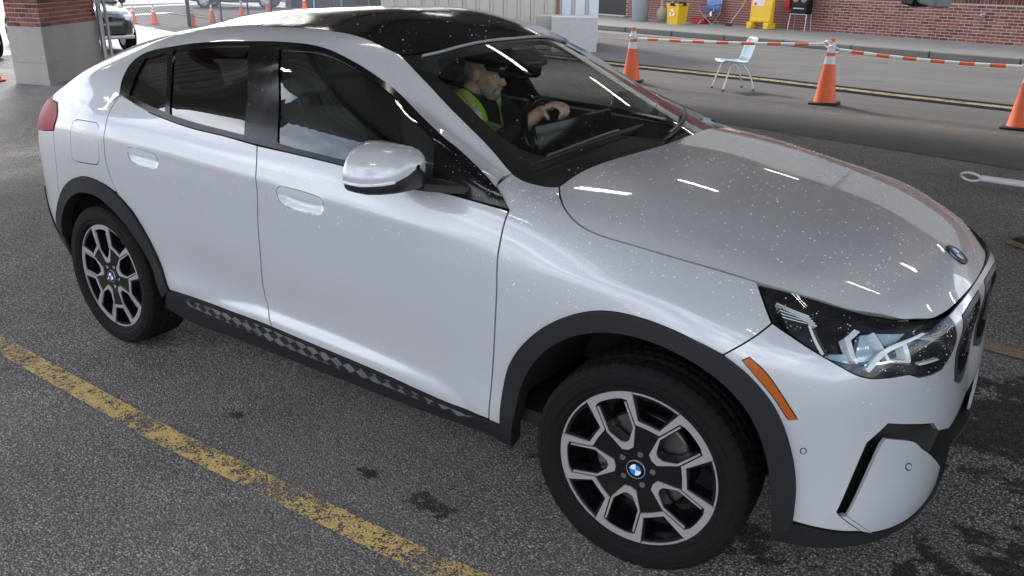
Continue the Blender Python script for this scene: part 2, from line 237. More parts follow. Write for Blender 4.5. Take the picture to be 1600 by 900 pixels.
# panel outlines in surface coordinates (metres along, metres up)
OUT={
'seam':('S',[-1.9084,-0.7853,1.1471,-1.894,-0.7911,1.1487,-1.8795,-0.7962,1.1505,-1.8648,-0.8007,1.1524,-1.8499,-0.8047,1.1544,-1.8345,-0.8082,1.1565,-1.8185,-0.8113,1.1588,-1.805,-0.8136,1.1607,-1.7915,-0.8156,1.1627,-1.7778,-0.8174,1.1647,-1.7637,-0.819,1.1667,-1.7491,-0.8205,1.1687,-1.7338,-0.822,1.1708,-1.7175,-0.8235,1.1729,-1.7,-0.825,1.175,-1.6858,-0.8263,1.1766,-1.6706,-0.8276,1.1782,-1.6545,-0.8291,1.1798,-1.6376,-0.8307,1.1813,-1.62,-0.8323,1.1828,-1.6018,-0.8341,1.1841,-1.5833,-0.8358,1.1854,-1.5645,-0.8376,1.1864,-1.5455,-0.8393,1.1874,-1.5265,-0.8411,1.1882,-1.5076,-0.8428,1.1888,-1.489,-0.8444,1.1893,-1.4708,-0.846,1.1897,-1.4531,-0.8474,1.1899,-1.4361,-0.8488,1.19,-1.42,-0.85,1.19,-1.4009,-0.8514,1.1899,-1.3825,-0.8527,1.1897,-1.3646,-0.8538,1.1894,-1.3472,-0.8549,1.189,-1.3302,-0.8559,1.1885,-1.3133,-0.8569,1.188,-1.2964,-0.8578,1.1874,-1.2795,-0.8587,1.1867,-1.2624,-0.8595,1.186,-1.245,-0.8603,1.1852]),
'front_door':('L',[3.7699,0.853,3.7698,0.8353,3.7698,0.8175,3.7698,0.7998,3.7698,0.7824,3.7697,0.7657,3.7694,0.7487,3.769,0.7325,3.7687,0.7163,3.7685,0.6993,3.7686,0.6829,3.769,0.6661,3.7695,0.6488,3.7697,0.6311,3.7695,0.6133,3.7688,0.5965,3.7678,0.5793,3.7666,0.5619,3.7652,0.5443,3.7638,0.5269,3.7623,0.5098,3.7609,0.4937,3.7594,0.478,3.7579,0.4625,3.7562,0.4467,3.7545,0.4303,3.7525,0.4131,3.7508,0.3979,3.7488,0.3821,3.7467,0.3658,3.7445,0.3491,3.7423,0.3322,3.7401,0.3151,3.738,0.2979,3.736,0.281,3.7342,0.2642,3.7325,0.2476,3.731,0.2311,3.7296,0.2145,3.7282,0.1978,3.7268,0.1812,3.7255,0.1646,3.7242,0.148,3.7229,0.1314,3.7215,0.1148,3.7043,0.1141,3.6873,0.1133,3.6704,0.1125,3.6536,0.1117,3.6367,0.1108,3.6199,0.11,3.603,0.1091,3.586,0.1084,3.5689,0.1076,3.5516,0.107,3.534,0.1064,3.5162,0.106,3.498,0.1057,3.4795,0.1056,3.4632,0.1056,3.4468,0.1057,3.4303,0.106,3.4137,0.1063,3.3969,0.1067,3.38,0.1072,3.363,0.1078,3.3457,0.1085,3.3284,0.1091,3.3108,0.1099,3.2931,0.1106,3.2751,0.1114,3.257,0.1121,3.2386,0.1129,3.22,0.1136,3.2012,0.1143,3.1821,0.115,3.1628,0.1156,3.1432,0.1162,3.1268,0.1166,3.1102,0.117,3.0932,0.1175,3.0761,0.1179,3.0587,0.1183,3.0411,0.1187,3.0233,0.1191,3.0053,0.1195,2.9872,0.1199,2.9689,0.1203,2.9504,0.1207,2.9319,0.1211,2.9132,0.1215,2.8944,0.1219,2.8756,0.1223,2.8567,0.1227,2.8377,0.1231,2.8187,0.1235,2.7997,0.1239,2.7807,0.1243,2.7617,0.1247,2.7427,0.1251,2.7237,0.1255,2.7048,0.1259,2.686,0.1263,2.6673,0.1267,2.6486,0.1271,2.6301,0.1275,2.6117,0.1279,2.6051,0.1453,2.598,0.1631,2.5908,0.181,2.5838,0.1987,2.5775,0.2159,2.5723,0.2326,2.5685,0.2483,2.5658,0.2668,2.5647,0.2838,2.5651,0.3009,2.5665,0.3197,2.5684,0.3339,2.5712,0.349,2.5747,0.3648,2.5787,0.381,2.5829,0.3975,2.587,0.414,2.5906,0.4304,2.5936,0.4464,2.5962,0.4639,2.5982,0.4813,2.5999,0.4987,2.6015,0.5161,2.6032,0.5334,2.6051,0.5507,2.6074,0.568,2.6105,0.5851,2.6143,0.602,2.6185,0.6189,2.6225,0.6358,2.6261,0.6528,2.629,0.6698,2.6306,0.6871,2.6311,0.7055,2.6307,0.7248,2.6296,0.7444,2.6278,0.7637,2.6255,0.7822,2.6229,0.7994,2.62,0.8148,2.6161,0.83,2.6115,0.8433,2.6066,0.8558,2.6018,0.8686,2.6188,0.8688,2.6356,0.869,2.6523,0.8692,2.669,0.8694,2.6856,0.8696,2.7023,0.8699,2.7191,0.8701,2.7361,0.8702,2.7534,0.8704,2.7709,0.8706,2.7889,0.8707,2.8072,0.8708,2.8241,0.8709,2.8415,0.871,2.8593,0.8711,2.8775,0.8712,2.896,0.8712,2.9148,0.8713,2.9336,0.8713,2.9526,0.8714,2.9715,0.8714,2.9904,0.8714,3.0091,0.8714,3.0276,0.8713,3.0459,0.8713,3.0637,0.8712,3.0812,0.8711,3.0981,0.8709,3.1166,0.8707,3.1347,0.8705,3.1524,0.8702,3.1698,0.8699,3.187,0.8695,3.204,0.8692,3.2209,0.8688,3.2377,0.8684,3.2545,0.868,3.2714,0.8676,3.2884,0.8672,3.3056,0.8668,3.3229,0.8663,3.3401,0.8659,3.3572,0.8655,3.3743,0.865,3.3914,0.8646,3.4085,0.8641,3.4258,0.8637,3.4431,0.8632,3.4606,0.8627,3.4782,0.8622,3.4961,0.8616,3.5142,0.8611,3.5317,0.8606,3.5494,0.8601,3.5673,0.8595,3.5854,0.8589,3.6036,0.8584,3.622,0.8578,3.6404,0.8572,3.6589,0.8566,3.6775,0.856,3.6961,0.8553,3.7146,0.8547,3.7331,0.8541,3.7515,0.8535]),
'rear_door':('L',[2.6018,0.8686,2.6066,0.8558,2.6115,0.8433,2.6161,0.83,2.62,0.8148,2.6229,0.7994,2.6255,0.7822,2.6278,0.7637,2.6296,0.7444,2.6307,0.7248,2.6311,0.7055,2.6306,0.6871,2.629,0.6698,2.6261,0.6528,2.6225,0.6358,2.6185,0.6189,2.6143,0.602,2.6105,0.5851,2.6074,0.568,2.6051,0.5507,2.6032,0.5334,2.6015,0.5161,2.5999,0.4987,2.5982,0.4813,2.5962,0.4639,2.5936,0.4464,2.5906,0.4304,2.587,0.414,2.5829,0.3975,2.5787,0.381,2.5747,0.3648,2.5712,0.349,2.5684,0.3339,2.5665,0.3197,2.5651,0.3009,2.5647,0.2838,2.5658,0.2668,2.5685,0.2483,2.5723,0.2326,2.5775,0.2159,2.5838,0.1987,2.5908,0.181,2.598,0.1631,2.6051,0.1453,2.6117,0.1279,2.5958,0.1279,2.5807,0.1279,2.5655,0.128,2.5496,0.128,2.5321,0.1279,2.5123,0.1276,2.499,0.1273,2.4846,0.1269,2.4692,0.1264,2.4529,0.1258,2.4358,0.1252,2.4181,0.1245,2.3998,0.1238,2.381,0.1231,2.3619,0.1223,2.3426,0.1215,2.3231,0.1208,2.3036,0.12,2.2841,0.1193,2.2648,0.1187,2.2459,0.1181,2.2273,0.1175,2.2092,0.1171,2.1917,0.1168,2.1728,0.1165,2.154,0.1163,2.1353,0.1161,2.1168,0.1161,2.0984,0.116,2.0801,0.116,2.0619,0.1161,2.0437,0.1162,2.0255,0.1163,2.0074,0.1164,1.9893,0.1165,1.9712,0.1165,1.953,0.1166,1.9347,0.1167,1.9164,0.1167,1.9119,0.1326,1.9075,0.1485,1.9031,0.1644,1.8987,0.1803,1.8942,0.1962,1.8895,0.2121,1.8845,0.2278,1.879,0.2433,1.8733,0.259,1.8674,0.2746,1.8612,0.2902,1.8549,0.3057,1.8481,0.321,1.841,0.3361,1.8334,0.3509,1.8252,0.3653,1.8167,0.3795,1.8078,0.3936,1.7985,0.4076,1.7888,0.4213,1.7786,0.4346,1.7679,0.4473,1.7565,0.4594,1.7445,0.4706,1.7295,0.482,1.7111,0.4935,1.6909,0.5046,1.6707,0.5151,1.6522,0.5243,1.637,0.5318,1.6269,0.5373,1.6235,0.5402,1.6341,0.5385,1.6509,0.534,1.6423,0.5487,1.6334,0.5635,1.6251,0.5783,1.6183,0.5931,1.6121,0.611,1.6076,0.6289,1.6053,0.647,1.6056,0.6609,1.6074,0.675,1.6099,0.689,1.612,0.7028,1.6144,0.7196,1.6167,0.7362,1.6184,0.7541,1.6188,0.7694,1.6186,0.7857,1.6182,0.8027,1.618,0.8198,1.6187,0.8363,1.6202,0.852,1.6224,0.8676,1.6249,0.8831,1.6275,0.8986,1.6299,0.9141,1.645,0.9125,1.6597,0.9109,1.6747,0.9094,1.6903,0.9077,1.7073,0.9058,1.7228,0.9039,1.7392,0.9017,1.7564,0.8993,1.7741,0.8969,1.7924,0.8944,1.8109,0.892,1.8297,0.8898,1.8485,0.8879,1.8657,0.8863,1.8833,0.8848,1.9012,0.8834,1.9194,0.8821,1.9377,0.8809,1.9562,0.8797,1.9746,0.8787,1.993,0.8777,2.0112,0.8767,2.0291,0.8758,2.0461,0.875,2.0629,0.8742,2.0796,0.8735,2.0961,0.8729,2.1127,0.8723,2.1293,0.8718,2.1461,0.8713,2.163,0.871,2.1801,0.8707,2.1976,0.8705,2.2153,0.8704,2.2333,0.8705,2.2515,0.8708,2.2699,0.8711,2.2885,0.8715,2.3072,0.8719,2.3259,0.8723,2.3446,0.8727,2.3633,0.873,2.3819,0.8732,2.4003,0.8732,2.4187,0.873,2.437,0.8728,2.4553,0.8724,2.4737,0.872,2.492,0.8716,2.5103,0.8711,2.5286,0.8706,2.5469,0.8701,2.5652,0.8696,2.5835,0.8691]),
'quarter':('L',[1.6299,0.9141,1.6275,0.8986,1.6249,0.8831,1.6224,0.8676,1.6202,0.852,1.6187,0.8363,1.618,0.8198,1.6182,0.8027,1.6186,0.7857,1.6188,0.7694,1.6184,0.7541,1.6167,0.7362,1.6144,0.7196,1.612,0.7028,1.6099,0.689,1.6074,0.675,1.6056,0.6609,1.6053,0.647,1.6076,0.6289,1.6121,0.611,1.6183,0.5931,1.6251,0.5783,1.6334,0.5635,1.6423,0.5487,1.6509,0.534,1.6333,0.537,1.6157,0.5403,1.598,0.5437,1.5802,0.5473,1.5625,0.5507,1.5449,0.5539,1.5274,0.5568,1.5101,0.5591,1.493,0.5609,1.4761,0.5619,1.4573,0.5623,1.4388,0.5623,1.4206,0.5617,1.4026,0.5606,1.3846,0.5588,1.3667,0.5562,1.3486,0.5529,1.3305,0.5487,1.3142,0.5442,1.2975,0.5391,1.2807,0.5333,1.2637,0.5268,1.2469,0.5199,1.2302,0.5125,1.214,0.5046,1.1984,0.4964,1.1835,0.4879,1.1695,0.4792,1.1553,0.4691,1.1421,0.4582,1.1297,0.4468,1.1178,0.435,1.1062,0.423,1.0947,0.4109,1.0831,0.3989,1.071,0.3872,1.075,0.405,1.0792,0.4233,1.0836,0.4419,1.0881,0.4607,1.0926,0.4796,1.0971,0.4983,1.1014,0.5168,1.1056,0.5349,1.1095,0.5526,1.113,0.5696,1.1162,0.5858,1.1189,0.601,1.121,0.6153,1.1232,0.636,1.1243,0.6545,1.1248,0.6717,1.1251,0.6886,1.1257,0.7061,1.1316,0.7228,1.1386,0.7397,1.1436,0.7563,1.1434,0.7722,1.1372,0.7854,1.1264,0.798,1.1131,0.8102,1.0991,0.8223,1.0864,0.8346,1.0692,0.8381,1.0519,0.8416,1.0346,0.8451,1.0173,0.8486,1.0001,0.8521,0.9828,0.8556,0.9655,0.8591,0.9483,0.8626,0.931,0.8661,0.9137,0.8696,0.8965,0.8731,0.9136,0.8731,0.9306,0.8731,0.9476,0.8731,0.9647,0.8731,0.9822,0.8731,1.0001,0.8731,1.0153,0.8731,1.0303,0.8731,1.0454,0.8731,1.0607,0.8731,1.0766,0.8731,1.0933,0.8731,1.1109,0.8731,1.1297,0.8731,1.1448,0.8731,1.161,0.8731,1.1781,0.8731,1.196,0.8731,1.2146,0.8731,1.2336,0.8731,1.253,0.8731,1.2727,0.8731,1.2924,0.8731,1.312,0.8731,1.3315,0.8731,1.3506,0.8731,1.3693,0.8731,1.3874,0.8731,1.4047,0.8731,1.4211,0.8731,1.4405,0.8731,1.4591,0.8731,1.4771,0.8731,1.4947,0.8731,1.5119,0.8731,1.5288,0.8731,1.5457,0.8731,1.5626,0.8731,1.5797,0.8731,1.5971,0.8731,1.6081,0.8868,1.619,0.9004]),
'rear_bumper':('L',[1.1257,0.7061,1.1251,0.6886,1.1248,0.6717,1.1243,0.6545,1.1232,0.636,1.121,0.6153,1.1189,0.601,1.1162,0.5858,1.113,0.5696,1.1095,0.5526,1.1056,0.5349,1.1014,0.5168,1.0971,0.4983,1.0926,0.4796,1.0881,0.4607,1.0836,0.4419,1.0792,0.4233,1.075,0.405,1.071,0.3872,1.063,0.3712,1.0553,0.3553,1.0474,0.3394,1.039,0.3233,1.0298,0.307,1.0216,0.2937,1.0128,0.2803,1.0035,0.2668,0.9939,0.2532,0.9842,0.2395,0.9746,0.2259,0.9652,0.2123,0.9577,0.2292,0.9501,0.2461,0.9426,0.2629,0.9351,0.2798,0.9275,0.2966,0.92,0.3135,0.9125,0.3303,0.9049,0.3472,0.8974,0.364,0.8899,0.3809,0.8823,0.3977,0.8748,0.4146,0.8673,0.4314,0.8564,0.4174,0.8459,0.4026,0.8356,0.3873,0.8255,0.3716,0.8154,0.3557,0.8054,0.3399,0.7953,0.3242,0.785,0.3089,0.7745,0.2941,0.7636,0.2801,0.7523,0.2669,0.7406,0.2549,0.7282,0.2442,0.7152,0.2349,0.7014,0.2273,0.6862,0.2211,0.6705,0.2168,0.6543,0.2141,0.6376,0.2128,0.6205,0.2126,0.6028,0.2134,0.5848,0.2148,0.5663,0.2168,0.5474,0.2191,0.5282,0.2215,0.5086,0.2237,0.4887,0.2255,0.4685,0.2268,0.4479,0.2273,0.4324,0.2273,0.4164,0.2273,0.4001,0.2273,0.3834,0.2273,0.3665,0.2273,0.3492,0.2273,0.3317,0.2273,0.314,0.2273,0.296,0.2273,0.2779,0.2273,0.2596,0.2273,0.2412,0.2273,0.2226,0.2273,0.204,0.2273,0.1853,0.2273,0.1665,0.2273,0.1478,0.2273,0.129,0.2273,0.1103,0.2273,0.0916,0.2273,0.073,0.2273,0.0546,0.2273,0.0362,0.2273,0.018,0.2273,0,0.2273,0,0.2456,0,0.264,0,0.2824,0,0.3008,0,0.3192,0,0.3376,0,0.356,0,0.3744,0,0.3928,0,0.4111,0,0.4295,0,0.4479,0,0.4663,0,0.4847,0,0.5031,0,0.5215,0,0.5399,0,0.5582,0,0.5766,0,0.595,0,0.6134,0,0.6318,0,0.6502,0,0.6686,0.018,0.6686,0.0362,0.6686,0.0546,0.6686,0.073,0.6686,0.0916,0.6686,0.1103,0.6686,0.129,0.6686,0.1478,0.6686,0.1665,0.6686,0.1853,0.6686,0.204,0.6686,0.2226,0.6686,0.2412,0.6686,0.2596,0.6686,0.2779,0.6686,0.296,0.6686,0.314,0.6686,0.3317,0.6686,0.3492,0.6686,0.3665,0.6686,0.3834,0.6686,0.4001,0.6686,0.4164,0.6686,0.4324,0.6686,0.4479,0.6686,0.4683,0.6685,0.488,0.6684,0.5071,0.6681,0.5257,0.6678,0.544,0.6675,0.5619,0.6672,0.5795,0.667,0.5969,0.6668,0.6142,0.6667,0.6314,0.6667,0.6487,0.6669,0.6661,0.6672,0.6836,0.6678,0.7014,0.6686,0.7191,0.6696,0.7367,0.6708,0.7542,0.6723,0.7718,0.6739,0.7893,0.6756,0.8067,0.6775,0.8242,0.6794,0.8417,0.6814,0.8591,0.6835,0.8765,0.6856,0.894,0.6876,0.9115,0.6896,0.9289,0.6915,0.9464,0.6934,0.9643,0.6946,0.9823,0.6959,1.0002,0.6972,1.0181,0.6985,1.036,0.6997,1.054,0.701,1.0719,0.7023,1.0898,0.7036,1.1077,0.7048]),
'fender':('L',[3.6796,0.9294,3.6814,0.9467,3.6832,0.964,3.685,0.9813,3.6869,0.9985,3.6887,1.0158,3.7038,1.0105,3.7189,1.0059,3.733,1.0029,3.7484,1.0021,3.7621,1.004,3.7777,1.0077,3.7931,1.0125,3.8061,1.0178,3.8195,1.0267,3.8312,1.0364,3.8405,1.0236,3.8495,1.0107,3.8586,0.9979,3.8683,0.9851,3.8787,0.9725,3.8892,0.9606,3.9004,0.9485,3.912,0.9364,3.924,0.9248,3.9361,0.914,3.948,0.9044,3.9631,0.8938,3.9783,0.8846,3.9938,0.8768,4.0099,0.8703,4.026,0.8655,4.0425,0.8623,4.0597,0.86,4.0779,0.8584,4.094,0.8576,4.1109,0.8575,4.1285,0.8579,4.1465,0.8586,4.1646,0.8593,4.1825,0.8598,4.1982,0.8602,4.214,0.8605,4.2299,0.8609,4.2459,0.8614,4.2619,0.8618,4.2781,0.8623,4.2945,0.8629,4.3119,0.8636,4.3297,0.8645,4.3476,0.8654,4.3656,0.8663,4.3835,0.8672,4.4013,0.8679,4.4188,0.8684,4.4351,0.8686,4.4513,0.8687,4.4674,0.8687,4.4834,0.8685,4.4993,0.8684,4.5152,0.8683,4.5313,0.8682,4.5407,0.8585,4.5507,0.8459,4.5607,0.8333,4.5707,0.8208,4.5807,0.8082,4.5907,0.7956,4.6007,0.783,4.6107,0.7705,4.6007,0.7567,4.5908,0.7429,4.5809,0.7291,4.5709,0.7153,4.561,0.7015,4.5511,0.6877,4.5411,0.6739,4.5312,0.6602,4.5213,0.6464,4.5113,0.6326,4.4935,0.6366,4.4757,0.6408,4.4579,0.6452,4.44,0.6494,4.4222,0.6532,4.4045,0.6565,4.3867,0.659,4.3695,0.6608,4.3522,0.662,4.3349,0.6628,4.3177,0.6632,4.3007,0.6631,4.2839,0.6626,4.2674,0.6618,4.25,0.6605,4.2329,0.6588,4.2159,0.6566,4.1993,0.6539,4.1831,0.6507,4.1674,0.6469,4.1509,0.6423,4.1353,0.6371,4.12,0.6313,4.1045,0.6246,4.0884,0.6168,4.0752,0.61,4.0615,0.6024,4.0475,0.5942,4.0333,0.5854,4.0192,0.5762,4.0052,0.5667,3.9916,0.5569,3.9785,0.5469,3.9656,0.5366,3.9528,0.5258,3.9402,0.5146,3.9278,0.5031,3.9158,0.4914,3.9042,0.4796,3.8932,0.4677,3.8829,0.4557,3.8712,0.4412,3.8601,0.4263,3.8496,0.4111,3.84,0.3961,3.8314,0.3815,3.824,0.3675,3.8172,0.3527,3.8119,0.3387,3.8075,0.3246,3.8032,0.3093,3.7992,0.2932,3.7956,0.2763,3.7923,0.2586,3.7894,0.2404,3.7868,0.2219,3.7851,0.2067,3.7837,0.1912,3.7826,0.1753,3.7816,0.1592,3.7807,0.143,3.7798,0.1268,3.7787,0.1108,3.7643,0.111,3.7499,0.1111,3.7354,0.1112,3.721,0.1114,3.7224,0.1284,3.7238,0.1454,3.7252,0.1624,3.7266,0.1794,3.728,0.1964,3.7294,0.2134,3.7309,0.2304,3.7325,0.2473,3.7342,0.2642,3.736,0.281,3.738,0.2981,3.7402,0.3152,3.7424,0.3323,3.7446,0.3492,3.7467,0.3659,3.7488,0.3822,3.7508,0.3979,3.7525,0.4131,3.7545,0.4303,3.7562,0.4467,3.7579,0.4625,3.7594,0.478,3.7609,0.4937,3.7623,0.5098,3.7638,0.5269,3.7652,0.5443,3.7666,0.5619,3.7678,0.5793,3.7688,0.5965,3.7695,0.6133,3.7697,0.6311,3.7695,0.6488,3.769,0.6661,3.7686,0.6829,3.7685,0.6993,3.7687,0.7163,3.769,0.7325,3.7694,0.7487,3.7697,0.7657,3.7698,0.7824,3.7698,0.7998,3.7698,0.8175,3.7698,0.8353,3.7699,0.853,3.757,0.8639,3.7441,0.8748,3.7312,0.8857,3.7183,0.8966,3.7054,0.9075,3.6925,0.9185]),
'headlight':('L',[4.5392,0.8622,4.5562,0.8626,4.5731,0.8631,4.5901,0.8636,4.6073,0.8638,4.6248,0.8635,4.6408,0.8628,4.6568,0.8619,4.6731,0.8607,4.6897,0.8592,4.7068,0.8574,4.7243,0.8552,4.7402,0.8529,4.7566,0.8503,4.7734,0.8475,4.7905,0.8443,4.8078,0.841,4.8252,0.8374,4.8427,0.8337,4.8602,0.8298,4.8772,0.8258,4.8946,0.8213,4.9122,0.8164,4.93,0.8114,4.9477,0.8064,4.9653,0.8014,4.9826,0.7967,4.9995,0.7924,5.0159,0.7885,5.0334,0.7849,5.0506,0.7816,5.0675,0.7786,5.0841,0.7758,5.1003,0.7732,5.1161,0.7707,5.1316,0.7683,5.1495,0.7654,5.1667,0.7628,5.1835,0.7603,5.2002,0.7579,5.2171,0.7554,5.2206,0.7383,5.2251,0.7204,5.2303,0.7021,5.2355,0.6836,5.2405,0.6654,5.2448,0.6477,5.2478,0.631,5.2493,0.6154,5.2488,0.6014,5.2458,0.5894,5.2372,0.5759,5.2245,0.5656,5.2096,0.5569,5.1941,0.5488,5.1797,0.5397,5.1625,0.5414,5.1451,0.5429,5.1279,0.5448,5.1112,0.5472,5.096,0.5503,5.0812,0.554,5.0666,0.5579,5.0519,0.5618,5.0377,0.5712,5.0236,0.5806,5.0095,0.5901,4.9929,0.5915,4.976,0.5929,4.9592,0.5944,4.9431,0.5959,4.9283,0.5975,4.9111,0.5994,4.8954,0.6015,4.8804,0.6048,4.8675,0.6093,4.8552,0.6149,4.8428,0.6218,4.831,0.6298,4.819,0.6392,4.807,0.6491,4.795,0.6586,4.7835,0.6672,4.7722,0.6757,4.7605,0.6842,4.7479,0.6931,4.7341,0.7024,4.7193,0.7123,4.7038,0.7222,4.6884,0.7317,4.6735,0.7403,4.6576,0.7486,4.6419,0.7561,4.6263,0.7632,4.6107,0.7705,4.6005,0.7836,4.5902,0.7967,4.58,0.8098,4.5698,0.8229,4.5596,0.836,4.5494,0.8491]),
'bumper':('L',[4.5113,0.6326,4.5213,0.6464,4.5312,0.6602,4.5411,0.6739,4.5511,0.6877,4.561,0.7015,4.5709,0.7153,4.5809,0.7291,4.5908,0.7429,4.6007,0.7567,4.6107,0.7705,4.6263,0.7632,4.6419,0.7561,4.6576,0.7486,4.6735,0.7403,4.6884,0.7317,4.7038,0.7222,4.7193,0.7123,4.7341,0.7024,4.7479,0.6931,4.7605,0.6842,4.7722,0.6757,4.7835,0.6672,4.795,0.6586,4.807,0.6491,4.819,0.6392,4.831,0.6298,4.8428,0.6218,4.8552,0.6149,4.8675,0.6093,4.8804,0.6048,4.8954,0.6015,4.9111,0.5994,4.9283,0.5975,4.9431,0.5959,4.9592,0.5944,4.976,0.5929,4.9929,0.5915,5.0095,0.5901,5.0236,0.5806,5.0377,0.5712,5.0519,0.5618,5.0666,0.5579,5.0812,0.554,5.096,0.5503,5.1112,0.5472,5.1279,0.5448,5.1451,0.5429,5.1625,0.5414,5.1797,0.5397,5.1941,0.5488,5.2096,0.5569,5.2245,0.5656,5.2372,0.5759,5.2458,0.5894,5.2488,0.6014,5.2493,0.6154,5.2478,0.631,5.2448,0.6477,5.2405,0.6654,5.2355,0.6836,5.2303,0.7021,5.2251,0.7204,5.2206,0.7383,5.2171,0.7554,5.2327,0.7572,5.2481,0.7591,5.2634,0.761,5.2791,0.7627,5.2951,0.7643,5.3119,0.7656,5.3277,0.7664,5.3441,0.767,5.3609,0.7675,5.3781,0.7678,5.3955,0.7679,5.4129,0.768,5.4302,0.7679,5.4472,0.7679,5.4638,0.7677,5.4804,0.7674,5.497,0.767,5.5135,0.7666,5.5301,0.766,5.5466,0.7655,5.5631,0.765,5.5797,0.7645,5.5797,0.7465,5.5797,0.7284,5.5796,0.7103,5.5796,0.6922,5.5796,0.6741,5.5796,0.6561,5.5796,0.638,5.5796,0.6199,5.5796,0.6018,5.5796,0.5837,5.5796,0.5657,5.5796,0.5476,5.5796,0.5295,5.5796,0.5114,5.5796,0.4933,5.5795,0.4753,5.5795,0.4572,5.5795,0.4391,5.5795,0.421,5.5795,0.4029,5.5795,0.3849,5.5795,0.3668,5.5795,0.3487,5.5795,0.3306,5.5795,0.3126,5.5795,0.2945,5.5795,0.2764,5.5795,0.2583,5.5618,0.2583,5.5438,0.2583,5.5257,0.2583,5.5075,0.2583,5.4895,0.2583,5.4716,0.2583,5.454,0.2583,5.4369,0.2583,5.4204,0.2583,5.4046,0.2583,5.3849,0.2583,5.3663,0.2583,5.3483,0.2583,5.3308,0.2583,5.3132,0.2583,5.2953,0.2583,5.2781,0.2646,5.2609,0.2708,5.2436,0.2771,5.2264,0.2833,5.2092,0.2896,5.192,0.2958,5.1816,0.3064,5.1713,0.3169,5.161,0.3275,5.1506,0.3381,5.1339,0.3449,5.1172,0.3517,5.1005,0.3586,5.0838,0.3654,5.0671,0.3722,5.0504,0.379,5.0337,0.3859,5.017,0.3927,5.0003,0.3995,4.9836,0.4064,4.9669,0.4132,4.9502,0.42,4.9377,0.4097,4.9252,0.3993,4.9127,0.3889,4.9001,0.3786,4.8876,0.3682,4.8811,0.3506,4.874,0.3317,4.8667,0.3119,4.8592,0.2917,4.8517,0.2717,4.8446,0.2525,4.8378,0.2344,4.8317,0.218,4.8265,0.2038,4.8222,0.1924,4.8191,0.1842,4.8152,0.1741,4.8194,0.1675,4.8273,0.16,4.8365,0.1519,4.8484,0.1423,4.8618,0.1319,4.8757,0.1212,4.8887,0.111,4.873,0.113,4.8572,0.1149,4.8414,0.1168,4.8257,0.1188,4.8102,0.1208,4.795,0.1229,4.7787,0.1255,4.7628,0.1281,4.7471,0.1308,4.7315,0.1336,4.7158,0.1363,4.7159,0.1526,4.7162,0.1692,4.7165,0.1859,4.7167,0.2024,4.7168,0.2186,4.7165,0.2345,4.7158,0.2497,4.7145,0.267,4.7128,0.2834,4.7107,0.2995,4.7082,0.3157,4.705,0.3327,4.7015,0.3501,4.6975,0.3683,4.693,0.3869,4.688,0.4053,4.6825,0.4232,4.6766,0.44,4.6698,0.4568,4.6627,0.4728,4.6549,0.4882,4.6463,0.5033,4.6367,0.5182,4.627,0.5316,4.6162,0.545,4.6048,0.5582,4.5929,0.5709,4.581,0.5827,4.5694,0.5933,4.555,0.6046,4.5404,0.6143,4.5259,0.6233]),
'blade':('L',[4.8416,0.1612,4.8493,0.1769,4.857,0.1926,4.8647,0.2083,4.8724,0.224,4.8801,0.2398,4.8878,0.2555,4.8955,0.2712,4.9032,0.2869,4.911,0.3026,4.9187,0.3184,4.9264,0.3341,4.9341,0.3498,4.9411,0.3576,4.9481,0.3654,4.9644,0.3582,4.9812,0.3511,4.9982,0.344,5.0149,0.3368,5.0309,0.3296,5.0455,0.3221,5.0584,0.3145,5.0717,0.3046,5.0828,0.2944,5.0931,0.2841,5.1039,0.2739,5.1186,0.2635,5.1333,0.2532,5.148,0.2428,5.1628,0.2325,5.1775,0.2221,5.1922,0.2118,5.2069,0.2014,5.2217,0.1911,5.2364,0.1807,5.2511,0.1704,5.2658,0.16,5.2806,0.1497,5.2953,0.1393,5.295,0.1204,5.296,0.1008,5.2945,0.0827,5.2866,0.0685,5.2771,0.0627,5.2639,0.0585,5.2477,0.0559,5.2293,0.0545,5.2093,0.0542,5.1883,0.0547,5.1672,0.0558,5.1466,0.0572,5.1272,0.0588,5.1097,0.0603,5.0948,0.0615,5.0776,0.0633,5.0626,0.0658,5.0486,0.0688,5.0346,0.0719,5.0195,0.0751,5.0042,0.078,4.9884,0.0811,4.9722,0.0844,4.9559,0.0876,4.9396,0.0909,4.9235,0.0941,4.9098,0.1053,4.8962,0.1165,4.8825,0.1277,4.8689,0.1388,4.8552,0.15]),
'blade_rim':('L',[4.8887,0.111,4.8764,0.1208,4.8642,0.1306,4.8519,0.1404,4.8396,0.1502,4.8273,0.16,4.8416,0.1612,4.8552,0.15,4.8689,0.1388,4.8825,0.1277,4.8962,0.1165,4.9098,0.1053,4.9235,0.0941,4.9119,0.0998,4.9003,0.1054]),
